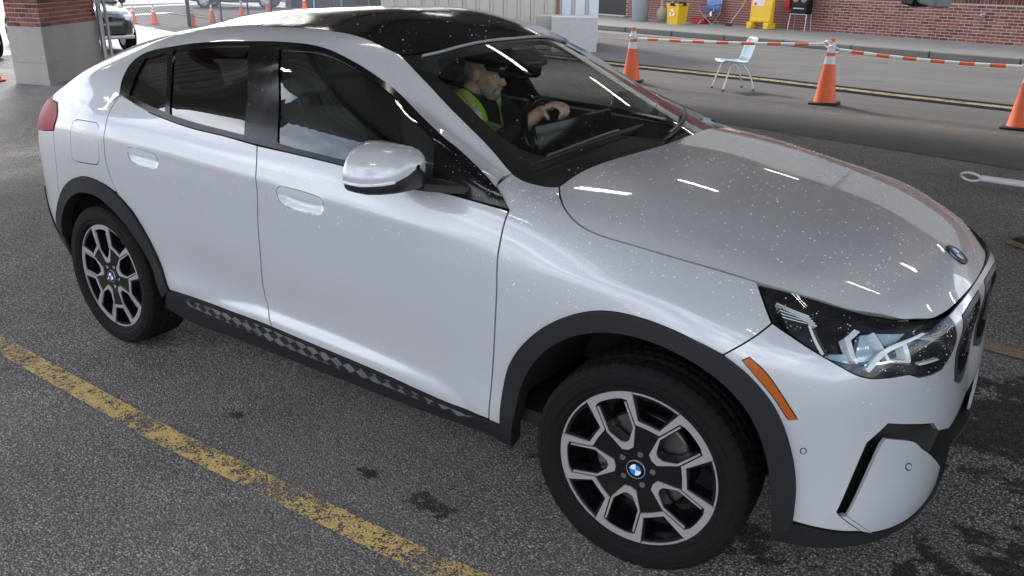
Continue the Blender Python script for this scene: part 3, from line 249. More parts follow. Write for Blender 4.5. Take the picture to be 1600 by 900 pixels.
'front_lip':('L',[4.6802,0.0459,4.6862,0.0606,4.6921,0.0753,4.6981,0.0901,4.704,0.1048,4.71,0.1195,4.7159,0.1342,4.7317,0.1315,4.7474,0.1288,4.7631,0.1261,4.779,0.1234,4.7953,0.1208,4.8105,0.1187,4.826,0.1166,4.8418,0.1146,4.8576,0.1126,4.8735,0.1106,4.8892,0.1086,4.9009,0.1028,4.9126,0.0971,4.9243,0.0913,4.9405,0.0879,4.957,0.0844,4.9734,0.0809,4.9896,0.0775,5.0056,0.0742,5.021,0.071,5.0363,0.0675,5.0504,0.064,5.0646,0.0606,5.0798,0.0578,5.0971,0.0559,5.1113,0.0554,5.1269,0.0555,5.1438,0.0562,5.1616,0.0573,5.1799,0.0587,5.1986,0.0603,5.2173,0.062,5.2358,0.0635,5.2537,0.0648,5.2707,0.0658,5.2866,0.0662,5.3047,0.0662,5.3216,0.0659,5.3379,0.0653,5.3538,0.0646,5.37,0.0639,5.3868,0.0632,5.4046,0.0628,5.4207,0.0626,5.4374,0.0625,5.4545,0.0625,5.4721,0.0625,5.4899,0.0625,5.5079,0.0626,5.5259,0.0627,5.5439,0.0627,5.5618,0.0628,5.5795,0.0628,5.5795,0.0495,5.5795,0.0362,5.5795,0.0228,5.561,0.0235,5.5423,0.0243,5.5233,0.025,5.504,0.0257,5.4845,0.0264,5.4648,0.0271,5.4451,0.0277,5.4253,0.0284,5.4055,0.0291,5.3858,0.0298,5.3661,0.0305,5.3466,0.0312,5.3274,0.0319,5.3083,0.0326,5.2896,0.0333,5.2712,0.034,5.2531,0.0348,5.2356,0.0355,5.2185,0.0362,5.202,0.0369,5.186,0.0377,5.1708,0.0384,5.1561,0.0392,5.1423,0.04,5.1221,0.0413,5.1035,0.0427,5.0862,0.0441,5.0699,0.0456,5.0542,0.047,5.0388,0.0484,5.0235,0.0496,5.0078,0.0506,4.9915,0.0514,4.9744,0.0519,4.957,0.0523,4.9393,0.0526,4.9216,0.0527,4.9042,0.0527,4.8871,0.0525,4.8707,0.0522,4.8551,0.0519,4.8407,0.0514,4.8239,0.0505,4.8087,0.0492,4.7944,0.0478,4.78,0.0465,4.765,0.0457,4.7484,0.0453,4.7315,0.0453,4.7144,0.0455,4.6973,0.0458]),
'front_arch':('L',[3.7787,0.1108,3.7798,0.1268,3.7807,0.143,3.7816,0.1592,3.7826,0.1753,3.7837,0.1912,3.7851,0.2067,3.7868,0.2219,3.7894,0.2404,3.7923,0.2586,3.7956,0.2763,3.7992,0.2932,3.8032,0.3093,3.8075,0.3246,3.8119,0.3387,3.8172,0.3527,3.824,0.3675,3.8314,0.3815,3.84,0.3961,3.8496,0.4111,3.8601,0.4263,3.8712,0.4412,3.8829,0.4557,3.8932,0.4677,3.9042,0.4796,3.9158,0.4914,3.9278,0.5031,3.9402,0.5146,3.9528,0.5258,3.9656,0.5366,3.9785,0.5469,3.9916,0.5569,4.0052,0.5667,4.0192,0.5762,4.0333,0.5854,4.0475,0.5942,4.0615,0.6024,4.0752,0.61,4.0884,0.6168,4.1045,0.6246,4.12,0.6313,4.1353,0.6371,4.1509,0.6423,4.1674,0.6469,4.1831,0.6507,4.1993,0.6539,4.2159,0.6566,4.2329,0.6588,4.25,0.6605,4.2674,0.6618,4.2839,0.6626,4.3008,0.663,4.3179,0.6631,4.3352,0.6627,4.3526,0.6619,4.3698,0.6606,4.3867,0.659,4.4037,0.6571,4.4211,0.6549,4.4384,0.6523,4.4555,0.6493,4.4721,0.6456,4.4878,0.6413,4.5023,0.6362,4.5174,0.6294,4.5313,0.6217,4.5442,0.6132,4.5568,0.6037,4.5694,0.5933,4.5814,0.5826,4.5934,0.5707,4.6051,0.5581,4.6164,0.545,4.627,0.5316,4.6367,0.5182,4.6463,0.5033,4.6549,0.4882,4.6627,0.4728,4.6698,0.4568,4.6766,0.44,4.6825,0.4232,4.688,0.4053,4.693,0.3869,4.6975,0.3683,4.7015,0.3501,4.705,0.3327,4.7082,0.3157,4.7107,0.2995,4.7128,0.2834,4.7145,0.267,4.7158,0.2497,4.7165,0.2345,4.7168,0.2186,4.7167,0.2024,4.7165,0.1859,4.7162,0.1692,4.7159,0.1526,4.7158,0.1363,4.7098,0.1212,4.7039,0.1061,4.698,0.0911,4.6921,0.076,4.6861,0.061,4.6802,0.0459,4.6785,0.0643,4.6769,0.0831,4.6752,0.1021,4.6735,0.1212,4.6719,0.1402,4.6702,0.1589,4.6685,0.1771,4.6668,0.1947,4.665,0.2115,4.6632,0.2273,4.6612,0.2451,4.6594,0.2613,4.6576,0.2768,4.6554,0.2919,4.6527,0.3074,4.6491,0.3237,4.6452,0.3392,4.6409,0.3554,4.6362,0.3721,4.631,0.3889,4.6253,0.4056,4.619,0.4217,4.6121,0.437,4.6047,0.4513,4.5952,0.4669,4.5849,0.4816,4.5739,0.4956,4.562,0.5087,4.5492,0.521,4.5353,0.5325,4.5212,0.5427,4.5059,0.5523,4.4898,0.5612,4.4729,0.5693,4.4556,0.5767,4.4378,0.5831,4.4199,0.5886,4.4026,0.5927,4.3846,0.5961,4.366,0.5986,4.3472,0.6004,4.3283,0.6015,4.3095,0.602,4.2912,0.6017,4.2734,0.601,4.2551,0.5994,4.2371,0.5971,4.2194,0.594,4.2019,0.5903,4.1846,0.5859,4.1675,0.5809,4.1506,0.5753,4.1336,0.5691,4.1167,0.5623,4.1,0.5548,4.0836,0.5468,4.0675,0.5381,4.0517,0.5287,4.0365,0.5187,4.0232,0.5092,4.01,0.4992,3.9972,0.4887,3.9846,0.4776,3.9725,0.4661,3.9607,0.4541,3.9495,0.4417,3.9388,0.4289,3.9283,0.4152,3.9181,0.4008,3.9084,0.3859,3.8992,0.3706,3.8905,0.355,3.8824,0.3391,3.875,0.3232,3.8683,0.3072,3.8628,0.2917,3.8582,0.2761,3.8544,0.2604,3.8511,0.2445,3.848,0.2283,3.8451,0.212,3.8419,0.1954,3.8383,0.1784,3.8348,0.1628,3.8313,0.1469,3.8278,0.1307,3.8242,0.1143,3.8207,0.0977,3.8171,0.081,3.8135,0.0643,3.8099,0.0475,3.8063,0.0309,3.8027,0.0144,3.7863,0.0202,3.7698,0.026,3.7533,0.0318,3.7368,0.0376,3.7204,0.0434,3.732,0.0569,3.7437,0.0704,3.7554,0.0839,3.767,0.0974]),
'rear_arch':('L',[1.9164,0.1167,1.9119,0.1326,1.9075,0.1485,1.9031,0.1644,1.8987,0.1803,1.8942,0.1962,1.8895,0.2121,1.8845,0.2278,1.879,0.2433,1.8733,0.259,1.8674,0.2746,1.8612,0.2902,1.8549,0.3057,1.8481,0.321,1.841,0.3361,1.8334,0.3509,1.8252,0.3653,1.8167,0.3795,1.8078,0.3936,1.7985,0.4076,1.7888,0.4213,1.7786,0.4346,1.7679,0.4473,1.7565,0.4594,1.7445,0.4706,1.7313,0.4815,1.7174,0.4919,1.7029,0.5017,1.6877,0.5108,1.6721,0.5193,1.6562,0.5271,1.6399,0.5341,1.6235,0.5402,1.6082,0.545,1.5923,0.5491,1.5761,0.5525,1.5596,0.5553,1.5429,0.5574,1.5261,0.5591,1.5093,0.5604,1.4926,0.5613,1.4761,0.5619,1.4579,0.5622,1.4397,0.5621,1.4215,0.5616,1.4033,0.5604,1.3851,0.5587,1.3669,0.5562,1.3487,0.5529,1.3305,0.5487,1.3142,0.5443,1.2977,0.5392,1.2809,0.5336,1.2641,0.5273,1.2474,0.5205,1.2308,0.5132,1.2147,0.5054,1.199,0.4971,1.1839,0.4883,1.1695,0.4792,1.155,0.4689,1.1407,0.4577,1.1269,0.446,1.1135,0.4336,1.1007,0.4209,1.0886,0.4079,1.0772,0.3948,1.0666,0.3817,1.057,0.3687,1.0471,0.3544,1.0374,0.3394,1.0285,0.3243,1.0207,0.3091,1.0146,0.2944,1.0105,0.2805,1.0091,0.2676,1.0118,0.2527,1.0186,0.2392,1.027,0.2262,1.0346,0.2129,1.0405,0.2287,1.046,0.2445,1.0514,0.2604,1.0573,0.2762,1.0643,0.2918,1.0727,0.3071,1.081,0.32,1.09,0.3331,1.0997,0.3461,1.1102,0.3589,1.1214,0.3714,1.1334,0.3835,1.1462,0.395,1.1598,0.4059,1.1724,0.415,1.1859,0.4239,1.2003,0.4325,1.2153,0.4408,1.2308,0.4488,1.2468,0.4563,1.263,0.4634,1.2794,0.4699,1.2958,0.4757,1.3121,0.4809,1.3282,0.4854,1.3456,0.4894,1.3634,0.4928,1.3814,0.4956,1.3997,0.4978,1.4179,0.4992,1.4362,0.5,1.4542,0.5,1.472,0.4992,1.4894,0.4976,1.5064,0.4952,1.5238,0.4916,1.5411,0.487,1.5583,0.4814,1.5752,0.4749,1.5918,0.4678,1.6079,0.46,1.6235,0.4518,1.6385,0.4433,1.6528,0.4346,1.6683,0.4242,1.6829,0.4132,1.6968,0.4016,1.7101,0.3894,1.7229,0.3766,1.7354,0.3631,1.7477,0.349,1.7583,0.3363,1.7689,0.323,1.7794,0.3092,1.7897,0.2949,1.7995,0.2802,1.8087,0.2652,1.8172,0.25,1.8248,0.2347,1.8313,0.2193,1.8369,0.2024,1.8411,0.185,1.8442,0.1674,1.8466,0.1495,1.8485,0.1315,1.8503,0.1135,1.8523,0.0955,1.8548,0.0777,1.8702,0.0875,1.8856,0.0972,1.901,0.107]),
'sill':('L',[3.7787,0.1108,3.7652,0.111,3.7523,0.1112,3.7382,0.1114,3.721,0.1114,3.709,0.1112,3.6956,0.1109,3.681,0.1105,3.6653,0.11,3.6486,0.1094,3.6312,0.1088,3.6131,0.1082,3.5945,0.1076,3.5755,0.107,3.5563,0.1065,3.5369,0.1061,3.5176,0.1058,3.4984,0.1056,3.4795,0.1056,3.4632,0.1057,3.4468,0.1059,3.4303,0.1062,3.4137,0.1066,3.3969,0.107,3.38,0.1076,3.363,0.1081,3.3458,0.1088,3.3284,0.1094,3.3108,0.1101,3.2931,0.1108,3.2751,0.1115,3.257,0.1123,3.2386,0.113,3.22,0.1137,3.2012,0.1144,3.1821,0.115,3.1628,0.1156,3.1432,0.1162,3.1266,0.1166,3.1092,0.1171,3.0912,0.1175,3.0726,0.118,3.0535,0.1185,3.034,0.119,3.014,0.1195,2.9937,0.12,2.9732,0.1205,2.9525,0.121,2.9316,0.1215,2.9107,0.122,2.8898,0.1225,2.869,0.123,2.8484,0.1234,2.8279,0.1239,2.8078,0.1243,2.7879,0.1248,2.7685,0.1252,2.7496,0.1256,2.7312,0.1259,2.7134,0.1263,2.6963,0.1266,2.68,0.1269,2.6644,0.1271,2.6497,0.1274,2.636,0.1276,2.6233,0.1277,2.6117,0.1279,2.5912,0.128,2.5748,0.1281,2.5606,0.1282,2.5467,0.1281,2.5312,0.1279,2.5123,0.1276,2.499,0.1273,2.4846,0.1269,2.4692,0.1264,2.4529,0.1258,2.4358,0.1252,2.4181,0.1245,2.3998,0.1238,2.381,0.1231,2.3619,0.1223,2.3426,0.1215,2.3231,0.1208,2.3036,0.12,2.2841,0.1193,2.2648,0.1187,2.2459,0.1181,2.2273,0.1175,2.2092,0.1171,2.1917,0.1168,2.1728,0.1165,2.154,0.1163,2.1353,0.1161,2.1168,0.1161,2.0984,0.116,2.0801,0.116,2.0619,0.1161,2.0437,0.1162,2.0255,0.1163,2.0074,0.1164,1.9893,0.1165,1.9712,0.1165,1.953,0.1166,1.9347,0.1167,1.9164,0.1167,1.9054,0.1044,1.8944,0.0921,1.8833,0.0799,1.8723,0.0676,1.8612,0.0553,1.8502,0.043,1.8392,0.0308,1.8555,0.0272,1.8713,0.0235,1.8868,0.0196,1.9023,0.0157,1.9181,0.012,1.9344,0.0084,1.9515,0.0052,1.9697,0.0023,1.9892,0,2.004,-0.0013,2.0193,-0.0023,2.0353,-0.0031,2.0517,-0.0037,2.0687,-0.004,2.0861,-0.0041,2.1039,-0.0041,2.1221,-0.0039,2.1406,-0.0037,2.1594,-0.0033,2.1786,-0.0029,2.1979,-0.0024,2.2174,-0.0019,2.2372,-0.0014,2.257,-0.001,2.2769,-0.0006,2.2969,-0.0003,2.3168,-0.0001,2.3368,0,2.3537,0,2.3708,0,2.3882,0,2.4058,0,2.4235,0,2.4415,0,2.4595,0,2.4778,0,2.4962,0,2.5147,0,2.5333,0,2.552,0,2.5708,0,2.5896,0,2.6086,0,2.6275,0,2.6465,0,2.6655,0,2.6844,0,2.7034,0,2.7223,0,2.7412,0,2.7601,0,2.7788,0,2.7975,0,2.8161,0,2.8345,0,2.8529,-0,2.8714,-0.0001,2.8899,-0.0003,2.9084,-0.0004,2.927,-0.0006,2.9456,-0.0009,2.9643,-0.0011,2.983,-0.0014,3.0016,-0.0017,3.0203,-0.002,3.039,-0.0022,3.0576,-0.0025,3.0762,-0.0027,3.0948,-0.003,3.1133,-0.0031,3.1318,-0.0033,3.1502,-0.0034,3.1685,-0.0034,3.1868,-0.0034,3.2049,-0.0033,3.223,-0.0031,3.2409,-0.0028,3.2588,-0.0025,3.2765,-0.002,3.2941,-0.0015,3.3115,-0.0008,3.3288,0,3.3475,0.001,3.366,0.0021,3.3844,0.0034,3.4026,0.0048,3.4206,0.0063,3.4385,0.0079,3.4564,0.0096,3.4741,0.0113,3.4917,0.0132,3.5092,0.015,3.5267,0.017,3.5441,0.019,3.5615,0.021,3.5789,0.023,3.5963,0.025,3.6137,0.027,3.6311,0.029,3.6485,0.031,3.6659,0.033,3.6835,0.0349,3.7011,0.0367,3.7187,0.0385,3.7287,0.0506,3.7387,0.0626,3.7487,0.0747,3.7587,0.0867,3.7687,0.0988]),
'decal':('L',[3.6578,0.1063,3.6401,0.1056,3.6228,0.1048,3.6057,0.104,3.5887,0.1032,3.5716,0.1024,3.5541,0.1017,3.5363,0.101,3.5178,0.1005,3.4985,0.1002,3.4783,0.1,3.4632,0.1,3.4477,0.1002,3.4319,0.1005,3.4158,0.1008,3.3993,0.1013,3.3826,0.1018,3.3655,0.1024,3.3481,0.103,3.3305,0.1037,3.3127,0.1044,3.2945,0.1052,3.2762,0.1059,3.2576,0.1067,3.2389,0.1075,3.2199,0.1082,3.2007,0.1089,3.1814,0.1096,3.1619,0.1102,3.1423,0.1108,3.1256,0.1112,3.1083,0.1116,3.0903,0.1121,3.0717,0.1126,3.0526,0.1131,3.0331,0.1136,3.0131,0.114,2.9928,0.1145,2.9723,0.115,2.9516,0.1155,2.9307,0.116,2.9098,0.1165,2.889,0.117,2.8681,0.1174,2.8475,0.1179,2.827,0.1183,2.8069,0.1188,2.787,0.1192,2.7676,0.1196,2.7487,0.1199,2.7303,0.1203,2.7125,0.1206,2.6954,0.1209,2.679,0.1212,2.6635,0.1215,2.6488,0.1217,2.6351,0.1219,2.6224,0.122,2.6108,0.1222,2.5903,0.1223,2.5739,0.1225,2.5596,0.1225,2.5457,0.1224,2.5302,0.1222,2.5113,0.1218,2.4978,0.1215,2.483,0.1211,2.467,0.1205,2.45,0.1199,2.4322,0.1192,2.4136,0.1184,2.3945,0.1176,2.375,0.1167,2.3552,0.1158,2.3352,0.1149,2.3153,0.1141,2.2956,0.1132,2.2761,0.1124,2.2572,0.1116,2.2388,0.1109,2.2212,0.1103,2.2046,0.1098,2.1889,0.1093,2.1698,0.1089,2.1517,0.1086,2.1343,0.1083,2.1175,0.1081,2.1011,0.108,2.085,0.1079,2.069,0.1078,2.0529,0.1077,2.0366,0.1076,2.02,0.1074,2.0323,0.0973,2.0447,0.0872,2.057,0.0771,2.0748,0.0764,2.0926,0.0758,2.1103,0.0751,2.128,0.0745,2.1457,0.0738,2.1634,0.0731,2.1811,0.0724,2.1987,0.0717,2.2164,0.071,2.2341,0.0703,2.2518,0.0696,2.2695,0.069,2.2872,0.0683,2.3049,0.0676,2.3227,0.067,2.3405,0.0664,2.3583,0.0658,2.3762,0.0652,2.3941,0.0647,2.4121,0.0642,2.4301,0.0637,2.4482,0.0632,2.4664,0.0628,2.4846,0.0625,2.5023,0.0621,2.5202,0.0619,2.5382,0.0616,2.5562,0.0613,2.5744,0.0611,2.5926,0.0609,2.6109,0.0607,2.6292,0.0605,2.6475,0.0604,2.6659,0.0603,2.6843,0.0602,2.7027,0.0601,2.7212,0.06,2.7396,0.06,2.758,0.0599,2.7764,0.0599,2.7947,0.06,2.813,0.06,2.8313,0.06,2.8495,0.0601,2.8676,0.0602,2.8856,0.0603,2.9036,0.0604,2.9215,0.0606,2.9392,0.0608,2.9568,0.0609,2.9755,0.0611,2.9943,0.0614,3.0131,0.0617,3.032,0.062,3.051,0.0624,3.07,0.0627,3.0889,0.0631,3.1079,0.0636,3.1268,0.064,3.1455,0.0645,3.1642,0.0649,3.1828,0.0654,3.2011,0.0659,3.2193,0.0665,3.2373,0.067,3.2551,0.0675,3.2726,0.068,3.2898,0.0686,3.3067,0.0691,3.3233,0.0696,3.3396,0.0701,3.3554,0.0707,3.3708,0.0712,3.3902,0.0718,3.4088,0.0725,3.4269,0.0732,3.4444,0.0739,3.4614,0.0746,3.4781,0.0753,3.4946,0.076,3.5109,0.0767,3.5271,0.0774,3.5434,0.0781,3.5598,0.0789,3.5764,0.0796,3.5934,0.0803,3.6095,0.0868,3.6256,0.0933,3.6417,0.0998]),
'rear_lower':('L',[0.8673,0.4314,0.8748,0.4146,0.8823,0.3977,0.8899,0.3809,0.8974,0.364,0.9049,0.3472,0.9125,0.3303,0.92,0.3135,0.9275,0.2966,0.9351,0.2798,0.9426,0.2629,0.9501,0.2461,0.9577,0.2292,0.9652,0.2123,0.9826,0.2125,0.9999,0.2126,1.0173,0.2128,1.0346,0.2129,1.0313,0.1965,1.0279,0.1801,1.0245,0.1637,1.0212,0.1473,1.0178,0.1309,1.0145,0.1146,1.0118,0.097,1.0057,0.0786,0.9989,0.0679,0.9901,0.0557,0.9794,0.0429,0.9671,0.0301,0.9533,0.0182,0.9384,0.008,0.9224,0,0.9083,-0.0044,0.8928,-0.0073,0.8761,-0.0089,0.8583,-0.0094,0.8397,-0.009,0.8205,-0.0079,0.8008,-0.0064,0.7807,-0.0047,0.7606,-0.003,0.7405,-0.0015,0.7207,-0.0004,0.7014,0,0.684,0,0.6667,0,0.6495,0,0.6324,0,0.6151,0,0.5978,0,0.5802,0,0.5625,0,0.5445,0,0.5261,0,0.5073,0,0.4881,0,0.4683,0,0.4479,0,0.4324,0,0.4164,0,0.4001,0,0.3834,0,0.3665,0,0.3492,0,0.3317,0,0.314,0,0.296,0,0.2779,0,0.2596,0,0.2412,0,0.2226,0,0.204,0,0.1853,0,0.1665,0,0.1478,0,0.129,0,0.1103,0,0.0916,0,0.073,0,0.0546,0,0.0362,0,0.018,0,0,0,0,0.0175,0,0.035,0,0.0524,0,0.0699,0,0.0874,0,0.1049,0,0.1224,0,0.1399,0,0.1573,0,0.1748,0,0.1923,0,0.2098,0,0.2273,0.018,0.2273,0.0362,0.2273,0.0546,0.2273,0.073,0.2273,0.0916,0.2273,0.1103,0.2273,0.129,0.2273,0.1478,0.2273,0.1665,0.2273,0.1853,0.2273,0.204,0.2273,0.2226,0.2273,0.2412,0.2273,0.2596,0.2273,0.2779,0.2273,0.296,0.2273,0.314,0.2273,0.3317,0.2273,0.3492,0.2273,0.3665,0.2273,0.3834,0.2273,0.4001,0.2273,0.4164,0.2273,0.4324,0.2273,0.4479,0.2273,0.4685,0.2268,0.4887,0.2255,0.5086,0.2237,0.5282,0.2215,0.5474,0.2191,0.5663,0.2168,0.5848,0.2148,0.6028,0.2134,0.6205,0.2126,0.6376,0.2128,0.6543,0.2141,0.6705,0.2168,0.6862,0.2211,0.7014,0.2273,0.7152,0.2349,0.7282,0.2442,0.7406,0.2549,0.7523,0.2669,0.7636,0.2801,0.7745,0.2941,0.785,0.3089,0.7953,0.3242,0.8054,0.3399,0.8154,0.3557,0.8255,0.3716,0.8356,0.3873,0.8459,0.4026,0.8564,0.4174]),
'tail_light':('L',[0.9464,0.6934,0.9643,0.6946,0.9823,0.6959,1.0002,0.6972,1.0181,0.6985,1.036,0.6997,1.054,0.701,1.0719,0.7023,1.0898,0.7036,1.1077,0.7048,1.1257,0.7061,1.1316,0.7228,1.1386,0.7397,1.1436,0.7563,1.1434,0.7722,1.1372,0.7854,1.1264,0.798,1.1131,0.8102,1.0991,0.8223,1.0864,0.8346,1.0683,0.8362,1.0499,0.8378,1.0313,0.8396,1.0126,0.8413,0.994,0.8431,0.9754,0.8448,0.957,0.8465,0.9388,0.848,0.921,0.8494,0.9036,0.8507,0.8868,0.8517,0.8706,0.8525,0.8524,0.8532,0.8354,0.8537,0.8192,0.854,0.8033,0.8541,0.7873,0.854,0.771,0.8538,0.7537,0.8532,0.7352,0.8525,0.7192,0.8517,0.7024,0.8506,0.6851,0.8494,0.6673,0.8479,0.649,0.8463,0.6304,0.8446,0.6116,0.8428,0.5926,0.8409,0.5736,0.839,0.5546,0.8372,0.5357,0.8353,0.517,0.8336,0.4986,0.8319,0.4986,0.8146,0.4986,0.7973,0.4986,0.78,0.4986,0.7626,0.4986,0.7453,0.4986,0.728,0.4986,0.7107,0.4986,0.6934,0.4986,0.676,0.517,0.676,0.5353,0.6758,0.5534,0.6756,0.5716,0.6754,0.5897,0.6752,0.608,0.675,0.6263,0.6749,0.6447,0.675,0.6634,0.6751,0.6823,0.6755,0.7014,0.676,0.7182,0.6767,0.7352,0.6776,0.7524,0.6786,0.7697,0.6797,0.7872,0.6809,0.8048,0.6822,0.8225,0.6836,0.8402,0.685,0.858,0.6864,0.8757,0.6879,0.8935,0.6893,0.9112,0.6907,0.9289,0.6921]),
'fuel_door':('L',[1.3104,0.73,1.3194,0.7445,1.3303,0.7571,1.3428,0.7626,1.3576,0.7657,1.3724,0.7689,1.3909,0.7695,1.4093,0.7702,1.4278,0.7709,1.4463,0.7715,1.4647,0.7722,1.4832,0.7728,1.5017,0.7735,1.5201,0.7741,1.5386,0.7748,1.5529,0.7692,1.5642,0.7622,1.5673,0.7446,1.565,0.728,1.5626,0.7115,1.5603,0.6949,1.5579,0.6783,1.5556,0.6618,1.5533,0.6452,1.5446,0.6345,1.5347,0.6254,1.5182,0.6212,1.4999,0.619,1.4806,0.6183,1.4601,0.6172,1.4389,0.6159,1.4174,0.6146,1.3964,0.6133,1.3762,0.6123,1.3575,0.6117,1.3408,0.6116,1.3267,0.6122,1.3157,0.6135,1.3036,0.6178,1.2943,0.6228,1.297,0.6407,1.2997,0.6586,1.3024,0.6764,1.3051,0.6943,1.3077,0.7121]),
'marker':('L',[4.5611,0.6326,4.5688,0.6416,4.5764,0.6507,4.5872,0.6409,4.5982,0.6314,4.609,0.6213,4.6196,0.6097,4.6297,0.5963,4.6397,0.5813,4.6495,0.5655,4.659,0.5494,4.6683,0.5337,4.6771,0.5189,4.6856,0.5042,4.6939,0.4894,4.7022,0.4746,4.7105,0.4598,4.7003,0.4575,4.6902,0.4551,4.6819,0.4692,4.6737,0.4834,4.6655,0.4976,4.6571,0.5116,4.6481,0.5251,4.6387,0.5379,4.6286,0.5505,4.6184,0.5628,4.6084,0.5747,4.5988,0.5863,4.589,0.5983,4.5797,0.6098,4.5704,0.6211]),
'dlo':('U',[0.9253,0.1807,0.9147,0.1926,0.9038,0.2042,0.893,0.2159,0.883,0.2282,0.8743,0.2415,0.8661,0.2572,0.8584,0.2742,0.852,0.2917,0.8478,0.3087,0.8465,0.3242,0.8479,0.3385,0.8513,0.3522,0.8578,0.3646,0.8681,0.3754,0.8784,0.3816,0.8916,0.3866,0.9074,0.3906,0.9251,0.3938,0.9444,0.3963,0.9648,0.3983,0.9859,0.3999,1.0071,0.4013,1.0281,0.4027,1.0484,0.4041,1.0675,0.4059,1.0844,0.4076,1.1011,0.4091,1.1178,0.4105,1.1344,0.4117,1.1511,0.4127,1.1678,0.4137,1.1848,0.4145,1.2019,0.4153,1.2193,0.416,1.2371,0.4167,1.2553,0.4173,1.2739,0.418,1.2905,0.4185,1.3077,0.4189,1.3253,0.4192,1.3434,0.4195,1.3618,0.4197,1.3805,0.4199,1.3994,0.4201,1.4183,0.4202,1.4373,0.4202,1.4563,0.4202,1.4751,0.4202,1.4938,0.4202,1.5121,0.4202,1.5301,0.4202,1.5477,0.4201,1.5647,0.4201,1.5811,0.4201,1.6009,0.42,1.62,0.4199,1.6385,0.4198,1.6566,0.4196,1.6745,0.4195,1.6921,0.4193,1.7095,0.419,1.727,0.4188,1.7446,0.4186,1.7625,0.4184,1.7806,0.4182,1.7979,0.4181,1.8154,0.4181,1.8331,0.4181,1.851,0.4181,1.8688,0.4181,1.8866,0.4181,1.9043,0.4181,1.9218,0.4179,1.9391,0.4177,1.9561,0.4174,1.9727,0.4169,1.9888,0.4163,2.0064,0.4153,2.0236,0.4142,2.0405,0.4129,2.057,0.4115,2.0732,0.41,2.0893,0.4085,2.1053,0.407,2.1213,0.4055,2.1373,0.4041,2.1543,0.4026,2.1713,0.4012,2.1881,0.3998,2.2048,0.3983,2.2215,0.3969,2.238,0.3955,2.2544,0.394,2.2707,0.3926,2.2882,0.3912,2.3056,0.39,2.3227,0.3889,2.3399,0.3877,2.357,0.3862,2.3742,0.3841,2.3915,0.3815,2.4077,0.3783,2.424,0.3745,2.4403,0.3702,2.4567,0.3656,2.4731,0.3608,2.4894,0.3561,2.5057,0.3515,2.5218,0.3472,2.5398,0.3424,2.5581,0.3374,2.5765,0.3324,2.5946,0.3275,2.6121,0.3231,2.6288,0.3194,2.6442,0.3165,2.6612,0.3148,2.6763,0.3147,2.6914,0.3142,2.7081,0.3118,2.7234,0.3081,2.74,0.3033,2.7576,0.2976,2.7754,0.291,2.7929,0.2839,2.8096,0.2763,2.8249,0.2685,2.8391,0.2601,2.8525,0.2511,2.8651,0.2417,2.8773,0.2317,2.8893,0.221,2.9014,0.2098,2.9128,0.1983,2.924,0.1859,2.9349,0.1729,2.9457,0.1595,2.9565,0.1459,2.9673,0.1325,2.9782,0.1193,2.9606,0.1197,2.9428,0.1201,2.9249,0.1205,2.907,0.1208,2.889,0.1212,2.871,0.1216,2.853,0.122,2.835,0.1224,2.817,0.1228,2.7991,0.1232,2.7813,0.1236,2.7635,0.124,2.7459,0.1244,2.7284,0.1247,2.7111,0.1251,2.694,0.1255,2.677,0.1259,2.6603,0.1262,2.6439,0.1266,2.6248,0.127,2.606,0.1274,2.5873,0.1279,2.5688,0.1283,2.5505,0.1287,2.5324,0.1291,2.5145,0.1295,2.4967,0.1299,2.4791,0.1303,2.4617,0.1307,2.4445,0.1311,2.4274,0.1314,2.4104,0.1318,2.3936,0.1322,2.3751,0.1326,2.3571,0.133,2.3395,0.1334,2.3221,0.1338,2.3048,0.1342,2.2877,0.1346,2.2706,0.135,2.2533,0.1353,2.2358,0.1356,2.2181,0.1359,2.1999,0.1361,2.1828,0.1363,2.1653,0.1364,2.1474,0.1364,2.1294,0.1364,2.1112,0.1364,2.093,0.1364,2.0747,0.1364,2.0566,0.1363,2.0386,0.1363,2.0208,0.1362,2.0034,0.1361,1.9863,0.1361,1.9697,0.1361,1.9517,0.1361,1.9343,0.1361,1.9171,0.136,1.9003,0.136,1.8837,0.1359,1.8672,0.1359,1.8507,0.1359,1.8342,0.1359,1.8176,0.136,1.8007,0.136,1.7835,0.1362,1.7663,0.1364,1.7491,0.1367,1.7318,0.137,1.7146,0.1373,1.6973,0.1376,1.6799,0.1379,1.6625,0.1381,1.6451,0.1383,1.6276,0.1383,1.6094,0.1382,1.591,0.138,1.5725,0.1377,1.5539,0.1373,1.5353,0.1369,1.5168,0.1364,1.4984,0.1361,1.4801,0.1358,1.4621,0.1357,1.4444,0.1358,1.4267,0.1359,1.4092,0.1362,1.392,0.1366,1.375,0.1371,1.358,0.1376,1.3411,0.1382,1.3241,0.1389,1.307,0.1397,1.2897,0.1405,1.2715,0.1414,1.253,0.1424,1.2344,0.1434,1.2157,0.1446,1.197,0.1458,1.1785,0.1471,1.1603,0.1485,1.1425,0.15,1.1252,0.1517,1.106,0.1537,1.087,0.156,1.0683,0.1585,1.0501,0.161,1.0324,0.1636,1.0155,0.1661,0.9994,0.1685,0.9833,0.171,0.9684,0.1734,0.954,0.1758,0.9398,0.1782]),
